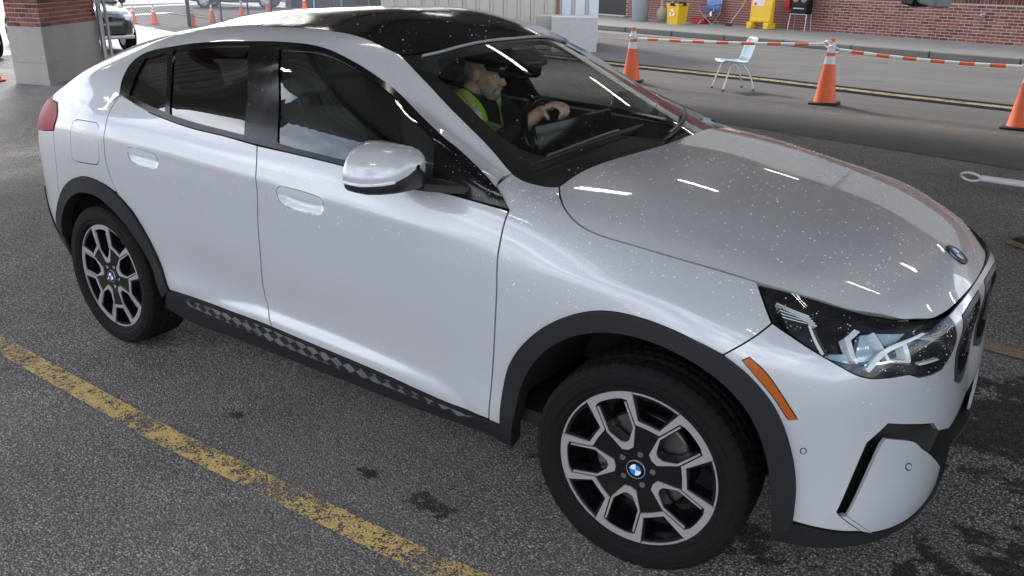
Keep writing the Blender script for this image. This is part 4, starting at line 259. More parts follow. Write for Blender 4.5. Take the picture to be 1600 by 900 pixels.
'front_glass':('U',[1.7591,0.3903,1.7758,0.3909,1.7924,0.3915,1.8091,0.3922,1.8258,0.3928,1.8424,0.3934,1.8591,0.3939,1.8758,0.3945,1.8926,0.395,1.9093,0.3957,1.926,0.3964,1.9428,0.3971,1.9596,0.3975,1.9766,0.3976,1.9938,0.3974,2.0101,0.3968,2.0265,0.3959,2.0431,0.3948,2.0598,0.3935,2.0765,0.392,2.0933,0.3904,2.1099,0.3887,2.1265,0.3871,2.1428,0.3853,2.1592,0.3835,2.1756,0.3815,2.1919,0.3794,2.2082,0.3773,2.2244,0.3751,2.2404,0.373,2.2563,0.3708,2.2735,0.3687,2.2906,0.3667,2.3076,0.3648,2.3244,0.3627,2.341,0.3603,2.3574,0.3575,2.3736,0.3542,2.3911,0.3496,2.4084,0.3444,2.4254,0.3388,2.4422,0.3328,2.4588,0.3268,2.4753,0.321,2.491,0.3155,2.5064,0.3099,2.5217,0.3042,2.5369,0.2985,2.5521,0.2929,2.5674,0.2872,2.5677,0.2691,2.568,0.251,2.5683,0.233,2.5687,0.2149,2.569,0.1968,2.5693,0.1787,2.5696,0.1606,2.5699,0.1425,2.5513,0.143,2.5324,0.1435,2.5133,0.1439,2.494,0.1444,2.4747,0.1449,2.4555,0.1454,2.4364,0.1458,2.4176,0.1463,2.3991,0.1468,2.3811,0.1472,2.3635,0.1476,2.3466,0.1481,2.3304,0.1485,2.3119,0.1489,2.2948,0.1494,2.2785,0.1499,2.2627,0.1504,2.2469,0.1508,2.2307,0.1512,2.2136,0.1516,2.1952,0.1519,2.179,0.1521,2.1616,0.1522,2.1432,0.1522,2.1241,0.1522,2.1045,0.1522,2.0847,0.1521,2.065,0.1521,2.0456,0.152,2.0268,0.152,2.0088,0.152,1.9919,0.1521,1.9764,0.1523,1.9626,0.1525,1.9449,0.1531,1.9295,0.1537,1.9154,0.1544,1.9017,0.1552,1.8873,0.1558,1.8788,0.1715,1.8702,0.1871,1.8617,0.2027,1.8531,0.2184,1.8446,0.234,1.836,0.2496,1.8275,0.2653,1.8189,0.2809,1.8104,0.2965,1.8019,0.3122,1.7933,0.3278,1.7848,0.3434,1.7762,0.3591,1.7677,0.3747]),
'rear_glass':('U',[1.0877,0.3824,1.1053,0.3838,1.1229,0.3853,1.1403,0.3868,1.1577,0.3884,1.1751,0.3899,1.1926,0.3915,1.2101,0.3929,1.2277,0.3944,1.2456,0.3957,1.2636,0.397,1.2819,0.3981,1.3004,0.399,1.3173,0.3998,1.3343,0.4004,1.3516,0.4009,1.3691,0.4013,1.3867,0.4017,1.4045,0.4019,1.4224,0.4022,1.4403,0.4023,1.4583,0.4025,1.4763,0.4026,1.4944,0.4028,1.5124,0.4029,1.5303,0.4031,1.5482,0.4033,1.566,0.4036,1.5768,0.3889,1.588,0.3741,1.5993,0.3592,1.6107,0.3442,1.622,0.3293,1.6331,0.3145,1.6438,0.2999,1.654,0.2855,1.6637,0.2714,1.6726,0.2576,1.6818,0.2423,1.6901,0.2274,1.6978,0.2129,1.705,0.1985,1.7121,0.1842,1.7193,0.1699,1.7268,0.1554,1.709,0.1554,1.6916,0.1555,1.6742,0.1556,1.6563,0.1557,1.6377,0.1557,1.6179,0.1558,1.6028,0.1558,1.5868,0.1558,1.5701,0.1558,1.5528,0.1557,1.5353,0.1557,1.5175,0.1556,1.4998,0.1556,1.4822,0.1556,1.4649,0.1557,1.4482,0.1558,1.4321,0.1559,1.4138,0.1562,1.3959,0.1566,1.3785,0.157,1.3613,0.1574,1.3443,0.1579,1.3273,0.1583,1.3102,0.1588,1.293,0.1592,1.2812,0.1726,1.2697,0.1858,1.2582,0.1989,1.2466,0.2122,1.2348,0.2256,1.2225,0.2393,1.2097,0.2535,1.1985,0.2656,1.1869,0.2781,1.1749,0.2908,1.1627,0.3037,1.1502,0.3168,1.1377,0.3299,1.1251,0.3431,1.1125,0.3563,1.1,0.3694]),
'quarter_glass':('U',[0.93,0.3416,0.9459,0.3452,0.9617,0.3487,0.9776,0.3523,0.9935,0.3559,1.0094,0.3595,1.0253,0.3631,1.0412,0.3666,1.0571,0.3702,1.0697,0.3582,1.0826,0.3461,1.0956,0.334,1.1087,0.3218,1.1217,0.3097,1.1345,0.2976,1.147,0.2857,1.1592,0.2739,1.1708,0.2622,1.1818,0.2508,1.1938,0.2378,1.205,0.225,1.2157,0.2125,1.226,0.2,1.2361,0.1876,1.2464,0.1752,1.2569,0.1627,1.2401,0.1638,1.2232,0.1648,1.2062,0.1658,1.1891,0.1668,1.1722,0.1678,1.1554,0.1688,1.1389,0.17,1.1227,0.1711,1.1069,0.1724,1.0897,0.174,1.0729,0.1756,1.0565,0.1774,1.0403,0.1792,1.0242,0.181,1.0081,0.1828,0.9918,0.1846,0.9845,0.1982,0.9769,0.2117,0.9695,0.2253,0.9624,0.2393,0.956,0.2539,0.9499,0.2706,0.9446,0.288,0.9398,0.3059,0.935,0.3238]),
'side_frame':('U',[2.9014,0.2098,2.9068,0.2264,2.9123,0.243,2.9178,0.2596,2.9232,0.2762,2.9287,0.2928,2.9341,0.3094,2.9396,0.326,2.945,0.3426,2.9505,0.3592,2.9559,0.3758,2.9614,0.3924,2.9669,0.4091,2.9723,0.4257,2.9778,0.4423,2.9832,0.4589,2.968,0.465,2.9528,0.4714,2.9376,0.4777,2.9223,0.4835,2.9068,0.4883,2.8913,0.4922,2.8758,0.4955,2.8602,0.4981,2.844,0.5002,2.8272,0.5019,2.81,0.503,2.792,0.5035,2.7736,0.5035,2.7549,0.5032,2.7362,0.5028,2.7177,0.5026,2.6995,0.5023,2.6812,0.5018,2.6629,0.5012,2.6447,0.5007,2.6268,0.5004,2.6091,0.5003,2.5931,0.5006,2.5773,0.501,2.5618,0.5016,2.5463,0.5023,2.5309,0.5031,2.5153,0.5038,2.4995,0.5045,2.4839,0.5052,2.4682,0.5059,2.4524,0.5067,2.4365,0.5078,2.4204,0.5092,2.4029,0.5111,2.3853,0.5134,2.3674,0.5159,2.3495,0.5186,2.3315,0.5212,2.3137,0.5237,2.2982,0.5209,2.2829,0.5179,2.2675,0.5149,2.2518,0.5124,2.2357,0.5105,2.2204,0.5096,2.2047,0.5093,2.1888,0.5094,2.1727,0.5097,2.1566,0.5099,2.1406,0.5099,2.1249,0.5098,2.1094,0.5096,2.0939,0.5095,2.0782,0.5092,2.0621,0.5088,2.0455,0.5083,2.0284,0.5075,2.0109,0.5065,1.9931,0.5054,1.9749,0.5041,1.9564,0.5029,1.9376,0.5019,1.9187,0.501,1.9027,0.5004,1.8868,0.4999,1.8709,0.4994,1.8548,0.4989,1.8384,0.4986,1.8214,0.4983,1.8038,0.4981,1.7853,0.498,1.7658,0.498,1.7511,0.4981,1.7357,0.4983,1.7198,0.4985,1.7033,0.4989,1.6863,0.4992,1.669,0.4997,1.6513,0.5001,1.6333,0.5006,1.615,0.5012,1.5966,0.5017,1.5781,0.5023,1.5595,0.5029,1.5409,0.5035,1.5224,0.5041,1.504,0.5046,1.4858,0.5052,1.4678,0.5057,1.4501,0.5062,1.4469,0.5245,1.4437,0.5432,1.4404,0.562,1.4369,0.5811,1.4335,0.6003,1.43,0.6195,1.4265,0.6387,1.4231,0.6578,1.4197,0.6768,1.4164,0.6955,1.4133,0.714,1.4103,0.7321,1.4075,0.7497,1.4048,0.7669,1.4024,0.7835,1.4003,0.7995,1.3984,0.8148,1.3964,0.8337,1.3948,0.8516,1.3935,0.8685,1.3924,0.8848,1.3916,0.9007,1.3909,0.9164,1.3903,0.9321,1.3898,0.948,1.3894,0.9643,1.389,0.9809,1.3887,0.9975,1.3887,1.0141,1.3887,1.0307,1.3889,1.0473,1.389,1.0639,1.3892,1.0806,1.3893,1.0972,1.3894,1.1138,1.3715,1.1138,1.3536,1.1138,1.3357,1.1138,1.3178,1.1138,1.2999,1.1138,1.282,1.1138,1.2641,1.1138,1.2462,1.1138,1.2283,1.1138,1.2104,1.1138,1.1925,1.1138,1.1746,1.1138,1.1567,1.1138,1.1388,1.1138,1.1209,1.1138,1.103,1.1138,1.0851,1.1138,1.0672,1.1138,1.0493,1.1138,1.0314,1.1138,1.0135,1.1138,0.9956,1.1138,0.9777,1.1138,0.9598,1.1138,0.9419,1.1138,0.9429,1.0961,0.944,1.0783,0.9449,1.0603,0.9458,1.0423,0.9467,1.0242,0.9476,1.0061,0.9484,0.988,0.9493,0.97,0.9503,0.952,0.9513,0.9341,0.9523,0.9164,0.9535,0.8988,0.9548,0.8815,0.9562,0.8644,0.9577,0.8476,0.9594,0.831,0.9613,0.8148,0.9638,0.7959,0.9666,0.7774,0.9696,0.7593,0.9728,0.7415,0.9761,0.724,0.9795,0.7067,0.983,0.6895,0.9865,0.6724,0.99,0.6553,0.9935,0.6381,0.9969,0.6208,1.0002,0.6033,0.9819,0.6027,0.9636,0.602,0.9451,0.6014,0.9266,0.6008,0.908,0.6002,0.8894,0.5996,0.8707,0.599,0.8521,0.5983,0.8334,0.5977,0.8148,0.5971,0.7962,0.5965,0.7776,0.5959,0.7591,0.5953,0.7406,0.5946,0.7222,0.594,0.7039,0.5934,0.6858,0.5928,0.6677,0.5921,0.6498,0.5915,0.632,0.5908,0.6144,0.5902,0.597,0.5895,0.5797,0.5889,0.5627,0.5882,0.5432,0.5874,0.524,0.5866,0.5051,0.5858,0.4864,0.5849,0.4678,0.5841,0.4494,0.5833,0.4312,0.5824,0.4131,0.5816,0.3951,0.5807,0.3771,0.5799,0.3592,0.579,0.3414,0.5782,0.3235,0.5773,0.3056,0.5765,0.2876,0.5756,0.2696,0.5748,0.2515,0.5739,0.2333,0.5731,0.2303,0.5903,0.2272,0.6074,0.2241,0.6244,0.2209,0.6413,0.2177,0.6583,0.2146,0.6753,0.2114,0.6922,0.2083,0.7093,0.2053,0.7265,0.2024,0.7438,0.1996,0.7612,0.1969,0.7789,0.1945,0.7967,0.1922,0.8148,0.1903,0.8315,0.1886,0.8485,0.187,0.8656,0.1856,0.8829,0.1842,0.9003,0.183,0.9179,0.1819,0.9356,0.1808,0.9533,0.1798,0.9711,0.1788,0.989,0.1779,1.0069,0.1769,1.0248,0.1759,1.0427,0.1749,1.0606,0.1739,1.0784,0.1728,1.0961,0.1717,1.1138,0.1545,1.1138,0.1373,1.1138,0.1202,1.1138,0.103,1.1138,0.0858,1.1138,0.0687,1.1138,0.0515,1.1138,0.0343,1.1138,0.0172,1.1138,0,1.1138,0,1.0962,0,1.0786,0,1.061,0,1.0435,0,1.0259,0,1.0083,0,0.9908,0,0.9732,0,0.9556,0,0.938,0,0.9205,0,0.9029,0,0.8853,0,0.8677,0,0.8501,0,0.8325,0,0.8148,0,0.7968,0,0.7782,0,0.7593,0,0.74,0,0.7205,0,0.701,0,0.6815,0,0.6621,0,0.643,0,0.6242,0,0.606,0,0.5883,0,0.5713,0,0.5551,0,0.5399,0,0.5257,0,0.5126,0,0.4921,0,0.4749,0,0.4592,0,0.4431,0,0.4249,0,0.4097,0,0.3935,0,0.3766,0,0.3591,0,0.3414,0,0.3236,0,0.306,0,0.2887,0,0.2722,0,0.2534,0,0.235,0,0.2168,0,0.1989,0,0.181,0,0.163,0,0.145,0.0175,0.1444,0.035,0.1438,0.0525,0.1432,0.07,0.1426,0.0875,0.1421,0.105,0.1415,0.1225,0.1409,0.14,0.1403,0.1575,0.1397,0.175,0.1391,0.1908,0.1395,0.2064,0.1398,0.2221,0.14,0.2379,0.1401,0.2541,0.1401,0.2709,0.1401,0.2851,0.14,0.2993,0.1399,0.3137,0.1398,0.3285,0.1395,0.344,0.1393,0.3605,0.139,0.3783,0.1387,0.3879,0.1385,0.3976,0.1383,0.4136,0.138,0.4311,0.1377,0.4405,0.1376,0.45,0.1375,0.46,0.1373,0.4701,0.1372,0.4807,0.1371,0.4912,0.137,0.5023,0.137,0.5133,0.1369,0.5247,0.1369,0.536,0.1369,0.5476,0.1369,0.5591,0.1369,0.5708,0.1369,0.5824,0.137,0.5939,0.1371,0.6055,0.1371,0.6168,0.1372,0.6281,0.1373,0.6391,0.1374,0.6502,0.1375,0.6607,0.1376,0.6713,0.1377,0.6813,0.1378,0.6914,0.1379,0.7008,0.138,0.7103,0.1381,0.7278,0.1383,0.7379,0.1384,0.748,0.1385,0.7575,0.1385,0.767,0.1386,0.7851,0.1387,0.8024,0.1388,0.819,0.1389,0.8353,0.139,0.8513,0.139,0.8671,0.1391,0.883,0.1391,0.8991,0.1391,0.9078,0.1529,0.9166,0.1668,0.9253,0.1807,0.9147,0.1926,0.9038,0.2042,0.893,0.2159,0.883,0.2282,0.8743,0.2415,0.8661,0.2572,0.8584,0.2742,0.852,0.2917,0.8478,0.3087,0.8465,0.3242,0.8479,0.3385,0.8513,0.3522,0.8578,0.3646,0.8681,0.3754,0.8784,0.3816,0.8916,0.3866,0.9074,0.3906,0.9251,0.3938,0.9444,0.3963,0.9648,0.3983,0.9859,0.3999,1.0071,0.4013,1.0281,0.4027,1.0484,0.4041,1.0675,0.4059,1.0844,0.4076,1.1011,0.4091,1.1178,0.4105,1.1344,0.4117,1.1511,0.4127,1.1678,0.4137,1.1848,0.4145,1.2019,0.4153,1.2193,0.416,1.2371,0.4167,1.2553,0.4173,1.2739,0.418,1.2905,0.4185,1.3077,0.4189,1.3253,0.4192,1.3434,0.4195,1.3618,0.4197,1.3805,0.4199,1.3994,0.4201,1.4183,0.4202,1.4373,0.4202,1.4563,0.4202,1.4751,0.4202,1.4938,0.4202,1.5121,0.4202,1.5301,0.4202,1.5477,0.4201,1.5647,0.4201,1.5811,0.4201,1.6009,0.42,1.62,0.4199,1.6385,0.4198,1.6566,0.4196,1.6745,0.4195,1.6921,0.4193,1.7095,0.419,1.727,0.4188,1.7446,0.4186,1.7625,0.4184,1.7806,0.4182,1.7979,0.4181,1.8154,0.4181,1.8331,0.4181,1.851,0.4181,1.8688,0.4181,1.8866,0.4181,1.9043,0.4181,1.9218,0.4179,1.9391,0.4177,1.9561,0.4174,1.9727,0.4169,1.9888,0.4163,2.0064,0.4153,2.0236,0.4142,2.0405,0.4129,2.057,0.4115,2.0732,0.41,2.0893,0.4085,2.1053,0.407,2.1213,0.4055,2.1373,0.4041,2.1543,0.4026,2.1713,0.4012,2.1881,0.3998,2.2048,0.3983,2.2215,0.3969,2.238,0.3955,2.2544,0.394,2.2707,0.3926,2.2882,0.3912,2.3056,0.39,2.3227,0.3889,2.3399,0.3877,2.357,0.3862,2.3742,0.3841,2.3915,0.3815,2.4077,0.3783,2.424,0.3745,2.4403,0.3702,2.4567,0.3656,2.4731,0.3608,2.4894,0.3561,2.5057,0.3515,2.5218,0.3472,2.5398,0.3424,2.5581,0.3374,2.5765,0.3324,2.5946,0.3275,2.6121,0.3231,2.6288,0.3194,2.6442,0.3165,2.6612,0.3148,2.6763,0.3147,2.6914,0.3142,2.7081,0.3118,2.7234,0.3081,2.74,0.3033,2.7576,0.2976,2.7754,0.291,2.7929,0.2839,2.8096,0.2763,2.8249,0.2685,2.839,0.2598,2.8522,0.2503,2.8647,0.2403,2.8768,0.2301,2.8889,0.2198]),
'roof':('U',[2.3137,0.5237,2.2982,0.5209,2.2829,0.5179,2.2675,0.5149,2.2518,0.5124,2.2357,0.5105,2.2204,0.5096,2.2047,0.5093,2.1888,0.5094,2.1727,0.5097,2.1566,0.5099,2.1406,0.5099,2.1249,0.5098,2.1094,0.5096,2.0939,0.5095,2.0782,0.5092,2.0621,0.5088,2.0455,0.5083,2.0284,0.5075,2.0109,0.5065,1.9931,0.5054,1.9749,0.5041,1.9564,0.5029,1.9376,0.5019,1.9187,0.501,1.9027,0.5004,1.8868,0.4999,1.8709,0.4994,1.8548,0.4989,1.8384,0.4986,1.8214,0.4983,1.8038,0.4981,1.7853,0.498,1.7658,0.498,1.7511,0.4981,1.7357,0.4983,1.7198,0.4985,1.7033,0.4989,1.6863,0.4992,1.669,0.4997,1.6513,0.5001,1.6333,0.5006,1.615,0.5012,1.5966,0.5017,1.5781,0.5023,1.5595,0.5029,1.5409,0.5035,1.5224,0.5041,1.504,0.5046,1.4858,0.5052,1.4678,0.5057,1.4501,0.5062,1.4469,0.5245,1.4437,0.5432,1.4404,0.562,1.4369,0.5811,1.4335,0.6003,1.43,0.6195,1.4265,0.6387,1.4231,0.6578,1.4197,0.6768,1.4164,0.6955,1.4133,0.714,1.4103,0.7321,1.4075,0.7497,1.4048,0.7669,1.4024,0.7835,1.4003,0.7995,1.3984,0.8148,1.3964,0.8337,1.3948,0.8516,1.3935,0.8685,1.3924,0.8848,1.3916,0.9007,1.3909,0.9164,1.3903,0.9321,1.3898,0.948,1.3894,0.9643,1.389,0.9809,1.3887,0.9975,1.3887,1.0141,1.3887,1.0307,1.3889,1.0473,1.389,1.0639,1.3892,1.0806,1.3893,1.0972,1.3894,1.1138,1.4076,1.1138,1.4258,1.1138,1.444,1.1138,1.4623,1.1138,1.4805,1.1138,1.4987,1.1138,1.517,1.1138,1.5352,1.1138,1.5534,1.1138,1.5716,1.1138,1.5899,1.1138,1.6081,1.1138,1.6263,1.1138,1.6446,1.1138,1.6628,1.1138,1.681,1.1138,1.6992,1.1138,1.7175,1.1138,1.7357,1.1138,1.7539,1.1138,1.7722,1.1138,1.7904,1.1138,1.8086,1.1138,1.8269,1.1138,1.8451,1.1138,1.8633,1.1138,1.8815,1.1138,1.8998,1.1138,1.918,1.1138,1.9362,1.1138,1.9545,1.1138,1.9727,1.1138,1.9909,1.1138,2.0091,1.1138,2.0274,1.1138,2.0456,1.1138,2.0638,1.1138,2.0821,1.1138,2.1003,1.1138,2.1185,1.1138,2.1367,1.1138,2.155,1.1138,2.1732,1.1138,2.1914,1.1138,2.2097,1.1138,2.2279,1.1138,2.2461,1.1138,2.2643,1.1138,2.2826,1.1138,2.3008,1.1138,2.319,1.1138,2.3373,1.1138,2.3377,1.0962,2.3383,1.0786,2.3389,1.061,2.3396,1.0433,2.3404,1.0257,2.3411,1.0081,2.3419,0.9904,2.3426,0.9728,2.3433,0.9552,2.3439,0.9376,2.3444,0.92,2.3448,0.9024,2.345,0.8848,2.345,0.8673,2.3449,0.8498,2.3446,0.8323,2.344,0.8148,2.3431,0.7965,2.342,0.7782,2.3406,0.76,2.339,0.7417,2.3372,0.7235,2.3353,0.7053,2.3333,0.6872,2.3311,0.669,2.3289,0.6508,2.3267,0.6327,2.3244,0.6146,2.3221,0.5964,2.3199,0.5783,2.3177,0.5601,2.3156,0.5419]),
'windshield':('U',[2.3158,0.5282,2.318,0.5461,2.3204,0.5639,2.3229,0.5818,2.3255,0.5997,2.3281,0.6175,2.3307,0.6353,2.3333,0.6532,2.3358,0.6711,2.3383,0.6889,2.3406,0.7068,2.3428,0.7247,2.3449,0.7427,2.3467,0.7606,2.3483,0.7787,2.3497,0.7967,2.3507,0.8148,2.3514,0.8322,2.3519,0.8497,2.3521,0.8671,2.3521,0.8847,2.3518,0.9022,2.3515,0.9198,2.351,0.9374,2.3503,0.955,2.3496,0.9727,2.3489,0.9903,2.3481,1.008,2.3473,1.0256,2.3465,1.0433,2.3457,1.0609,2.345,1.0786,2.3444,1.0962,2.344,1.1138,2.3621,1.1138,2.3802,1.1138,2.3983,1.1138,2.4165,1.1138,2.4346,1.1138,2.4527,1.1138,2.4708,1.1138,2.4889,1.1138,2.5071,1.1138,2.5252,1.1138,2.5433,1.1138,2.5614,1.1138,2.5795,1.1138,2.5977,1.1138,2.6158,1.1138,2.6339,1.1138,2.652,1.1138,2.6701,1.1138,2.6883,1.1138,2.7064,1.1138,2.7245,1.1138,2.7426,1.1138,2.7608,1.1138,2.7789,1.1138,2.797,1.1138,2.8151,1.1138,2.8332,1.1138,2.8514,1.1138,2.8695,1.1138,2.8876,1.1138,2.9057,1.1138,2.9238,1.1138,2.942,1.1138,2.9601,1.1138,2.9782,1.1138,2.9963,1.1138,3.0144,1.1138,3.0326,1.1138,3.0507,1.1138,3.0688,1.1138,3.0869,1.1138,3.105,1.1138,3.1232,1.1138,3.1413,1.1138,3.1594,1.1138,3.1775,1.1138,3.1776,1.0961,3.1778,1.0781,3.178,1.0601,3.1784,1.0418,3.1787,1.0235,3.1791,1.0052,3.1795,0.9869,3.1799,0.9687,3.1802,0.9505,3.1804,0.9325,3.1805,0.9147,3.1805,0.8972,3.1803,0.88,3.1799,0.8631,3.1794,0.8465,3.1786,0.8304,3.1775,0.8148,3.1757,0.7948,3.1735,0.7754,3.171,0.7566,3.1682,0.7383,3.1652,0.7204,3.1621,0.7028,3.1589,0.6854,3.1557,0.6681,3.1526,0.6509,3.1496,0.6335,3.1466,0.6156,3.1435,0.598,3.1404,0.5806,3.1373,0.5634,3.1342,0.5462,3.131,0.5291,3.1279,0.512,3.1248,0.4948,3.1216,0.4775,3.1043,0.4752,3.087,0.4729,3.0697,0.4705,3.0524,0.4682,3.0351,0.4659,3.0178,0.4635,3.0005,0.4612,2.9832,0.4589,2.968,0.465,2.9528,0.4714,2.9376,0.4777,2.9223,0.4835,2.9068,0.4883,2.8913,0.4922,2.8758,0.4955,2.8602,0.4981,2.844,0.5002,2.8272,0.5019,2.81,0.503,2.792,0.5035,2.7736,0.5035,2.7549,0.5032,2.7362,0.5028,2.7177,0.5026,2.6995,0.5023,2.6812,0.5018,2.6629,0.5012,2.6447,0.5007,2.6268,0.5004,2.6091,0.5003,2.5931,0.5006,2.5773,0.501,2.5618,0.5016,2.5463,0.5023,2.5309,0.5031,2.5153,0.5038,2.4995,0.5045,2.4838,0.505,2.4681,0.5056,2.4523,0.5064,2.4364,0.5076,2.4204,0.5092,2.4032,0.5116,2.3858,0.5145,2.3684,0.5178,2.3508,0.5213,2.3333,0.5248]),
'windshield_in':('U',[2.355,0.5639,2.3591,0.5817,2.3635,0.5995,2.3681,0.6172,2.3728,0.6348,2.3775,0.6525,2.3822,0.6701,2.3868,0.6878,2.3913,0.7055,2.3955,0.7233,2.3995,0.7413,2.4031,0.7594,2.4063,0.7776,2.409,0.7961,2.4112,0.8148,2.4126,0.8316,2.4136,0.8487,2.4142,0.8658,2.4144,0.8831,2.4143,0.9006,2.414,0.9182,2.4134,0.9358,2.4126,0.9536,2.4117,0.9714,2.4107,0.9892,2.4097,1.0071,2.4086,1.025,2.4075,1.0428,2.4066,1.0606,2.4057,1.0784,2.405,1.0961,2.4045,1.1138,2.4228,1.1138,2.4412,1.1138,2.4595,1.1138,2.4779,1.1138,2.4962,1.1138,2.5145,1.1138,2.5329,1.1138,2.5512,1.1138,2.5696,1.1138,2.5879,1.1138,2.6063,1.1138,2.6246,1.1138,2.643,1.1138,2.6613,1.1138,2.6797,1.1138,2.698,1.1138,2.7164,1.1138,2.7347,1.1138,2.753,1.1138,2.7714,1.1138,2.7897,1.1138,2.8081,1.1138,2.8264,1.1138,2.8448,1.1138,2.8631,1.1138,2.8815,1.1138,2.8998,1.1138,2.9182,1.1138,2.9365,1.1138,2.9549,1.1138,2.9732,1.1138,2.9915,1.1138,3.0099,1.1138,3.0102,1.096,3.0106,1.078,3.0111,1.0597,3.0117,1.0413,3.0123,1.0227,3.013,1.0041,3.0136,0.9856,3.0142,0.9671,3.0147,0.9488,3.0152,0.9306,3.0155,0.9128,3.0157,0.8953,3.0157,0.8781,3.0156,0.8615,3.0152,0.8453,3.0145,0.8297,3.0136,0.8148,3.0119,0.7957,3.0098,0.7777,3.0073,0.7606,3.0045,0.7441,3.0016,0.728,2.9985,0.7122,2.9954,0.6963,2.9925,0.6802,2.9897,0.6637,2.9756,0.6524,2.962,0.6404,2.9485,0.6283,2.9347,0.6165,2.9204,0.6055,2.9052,0.5959,2.8888,0.5882,2.8731,0.5831,2.8565,0.5795,2.8391,0.577,2.8211,0.5755,2.8026,0.5747,2.7839,0.5742,2.765,0.574,2.746,0.5737,2.7272,0.5731,2.7107,0.5725,2.6939,0.5722,2.6769,0.5721,2.6597,0.5722,2.6425,0.5725,2.6252,0.5728,2.6078,0.573,2.5905,0.5733,2.5732,0.5734,2.556,0.5734,2.5389,0.5731,2.5204,0.5725,2.502,0.5718,2.4835,0.571,2.4652,0.57,2.4468,0.569,2.4284,0.568,2.4101,0.5669,2.3917,0.5658,2.3733,0.5648]),
'back_glass':('U',[0.9224,1.1138,0.9235,1.0961,0.9245,1.0782,0.9254,1.0602,0.9263,1.0421,0.9272,1.0239,0.928,1.0057,0.9289,0.9875,0.9297,0.9693,0.9307,0.9513,0.9316,0.9333,0.9327,0.9156,0.9339,0.898,0.9351,0.8807,0.9366,0.8637,0.9381,0.847,0.9399,0.8307,0.9419,0.8148,0.9446,0.7954,0.9477,0.7765,0.951,0.7581,0.9545,0.7402,0.9581,0.7226,0.9619,0.7053,0.9657,0.688,0.9696,0.6708,0.9734,0.6535,0.9772,0.6361,0.9808,0.6184,0.9625,0.6177,0.9442,0.6171,0.9258,0.6164,0.9073,0.6158,0.8887,0.6152,0.8701,0.6145,0.8515,0.6139,0.8329,0.6132,0.8142,0.6126,0.7956,0.612,0.7771,0.6113,0.7585,0.6107,0.7401,0.61,0.7217,0.6094,0.7034,0.6087,0.6853,0.6081,0.6673,0.6074,0.6494,0.6068,0.6317,0.6061,0.6141,0.6054,0.5968,0.6047,0.5796,0.604,0.5627,0.6033,0.5433,0.6025,0.5242,0.6016,0.5054,0.6007,0.4868,0.5999,0.4684,0.599,0.4502,0.5981,0.4322,0.5972,0.4143,0.5963,0.3964,0.5954,0.3787,0.5945,0.361,0.5936,0.3432,0.5927,0.3255,0.5918,0.3077,0.5909,0.2899,0.59,0.2719,0.5891,0.2538,0.5882,0.2506,0.6055,0.2473,0.6227,0.2439,0.6398,0.2405,0.6568,0.237,0.6738,0.2336,0.6909,0.2303,0.708,0.227,0.7252,0.2238,0.7426,0.2207,0.7603,0.2179,0.7781,0.2152,0.7963,0.2127,0.8148,0.2102,0.8317,0.2067,0.8495,0.2025,0.868,0.1979,0.8871,0.193,0.9067,0.188,0.9266,0.1833,0.9465,0.1789,0.9664,0.1751,0.986,0.1721,1.0052,0.1701,1.0238,0.1694,1.0416,0.1702,1.0586,0.1726,1.0744,0.177,1.089,0.1834,1.1022,0.1922,1.1138,0.1994,1.1205,0.2077,1.1266,0.2171,1.132,0.2276,1.1368,0.239,1.141,0.2514,1.1446,0.2646,1.1477,0.2788,1.1502,0.2937,1.1522,0.3094,1.1538,0.3258,1.1549,0.343,1.1556,0.3607,1.1559,0.3791,1.1558,0.398,1.1554,0.4174,1.1547,0.4372,1.1537,0.4575,1.1525,0.4782,1.151,0.4992,1.1493,0.5205,1.1475,0.5421,1.1455,0.5638,1.1433,0.5857,1.1411,0.6077,1.1388,0.6298,1.1364,0.652,1.1341,0.6741,1.1317,0.6961,1.1294,0.7181,1.1271,0.7399,1.1249,0.7615,1.1229,0.7829,1.121,0.804,1.1192,0.8248,1.1177,0.8452,1.1163,0.8652,1.1153,0.8848,1.1145,0.9039,1.114]),
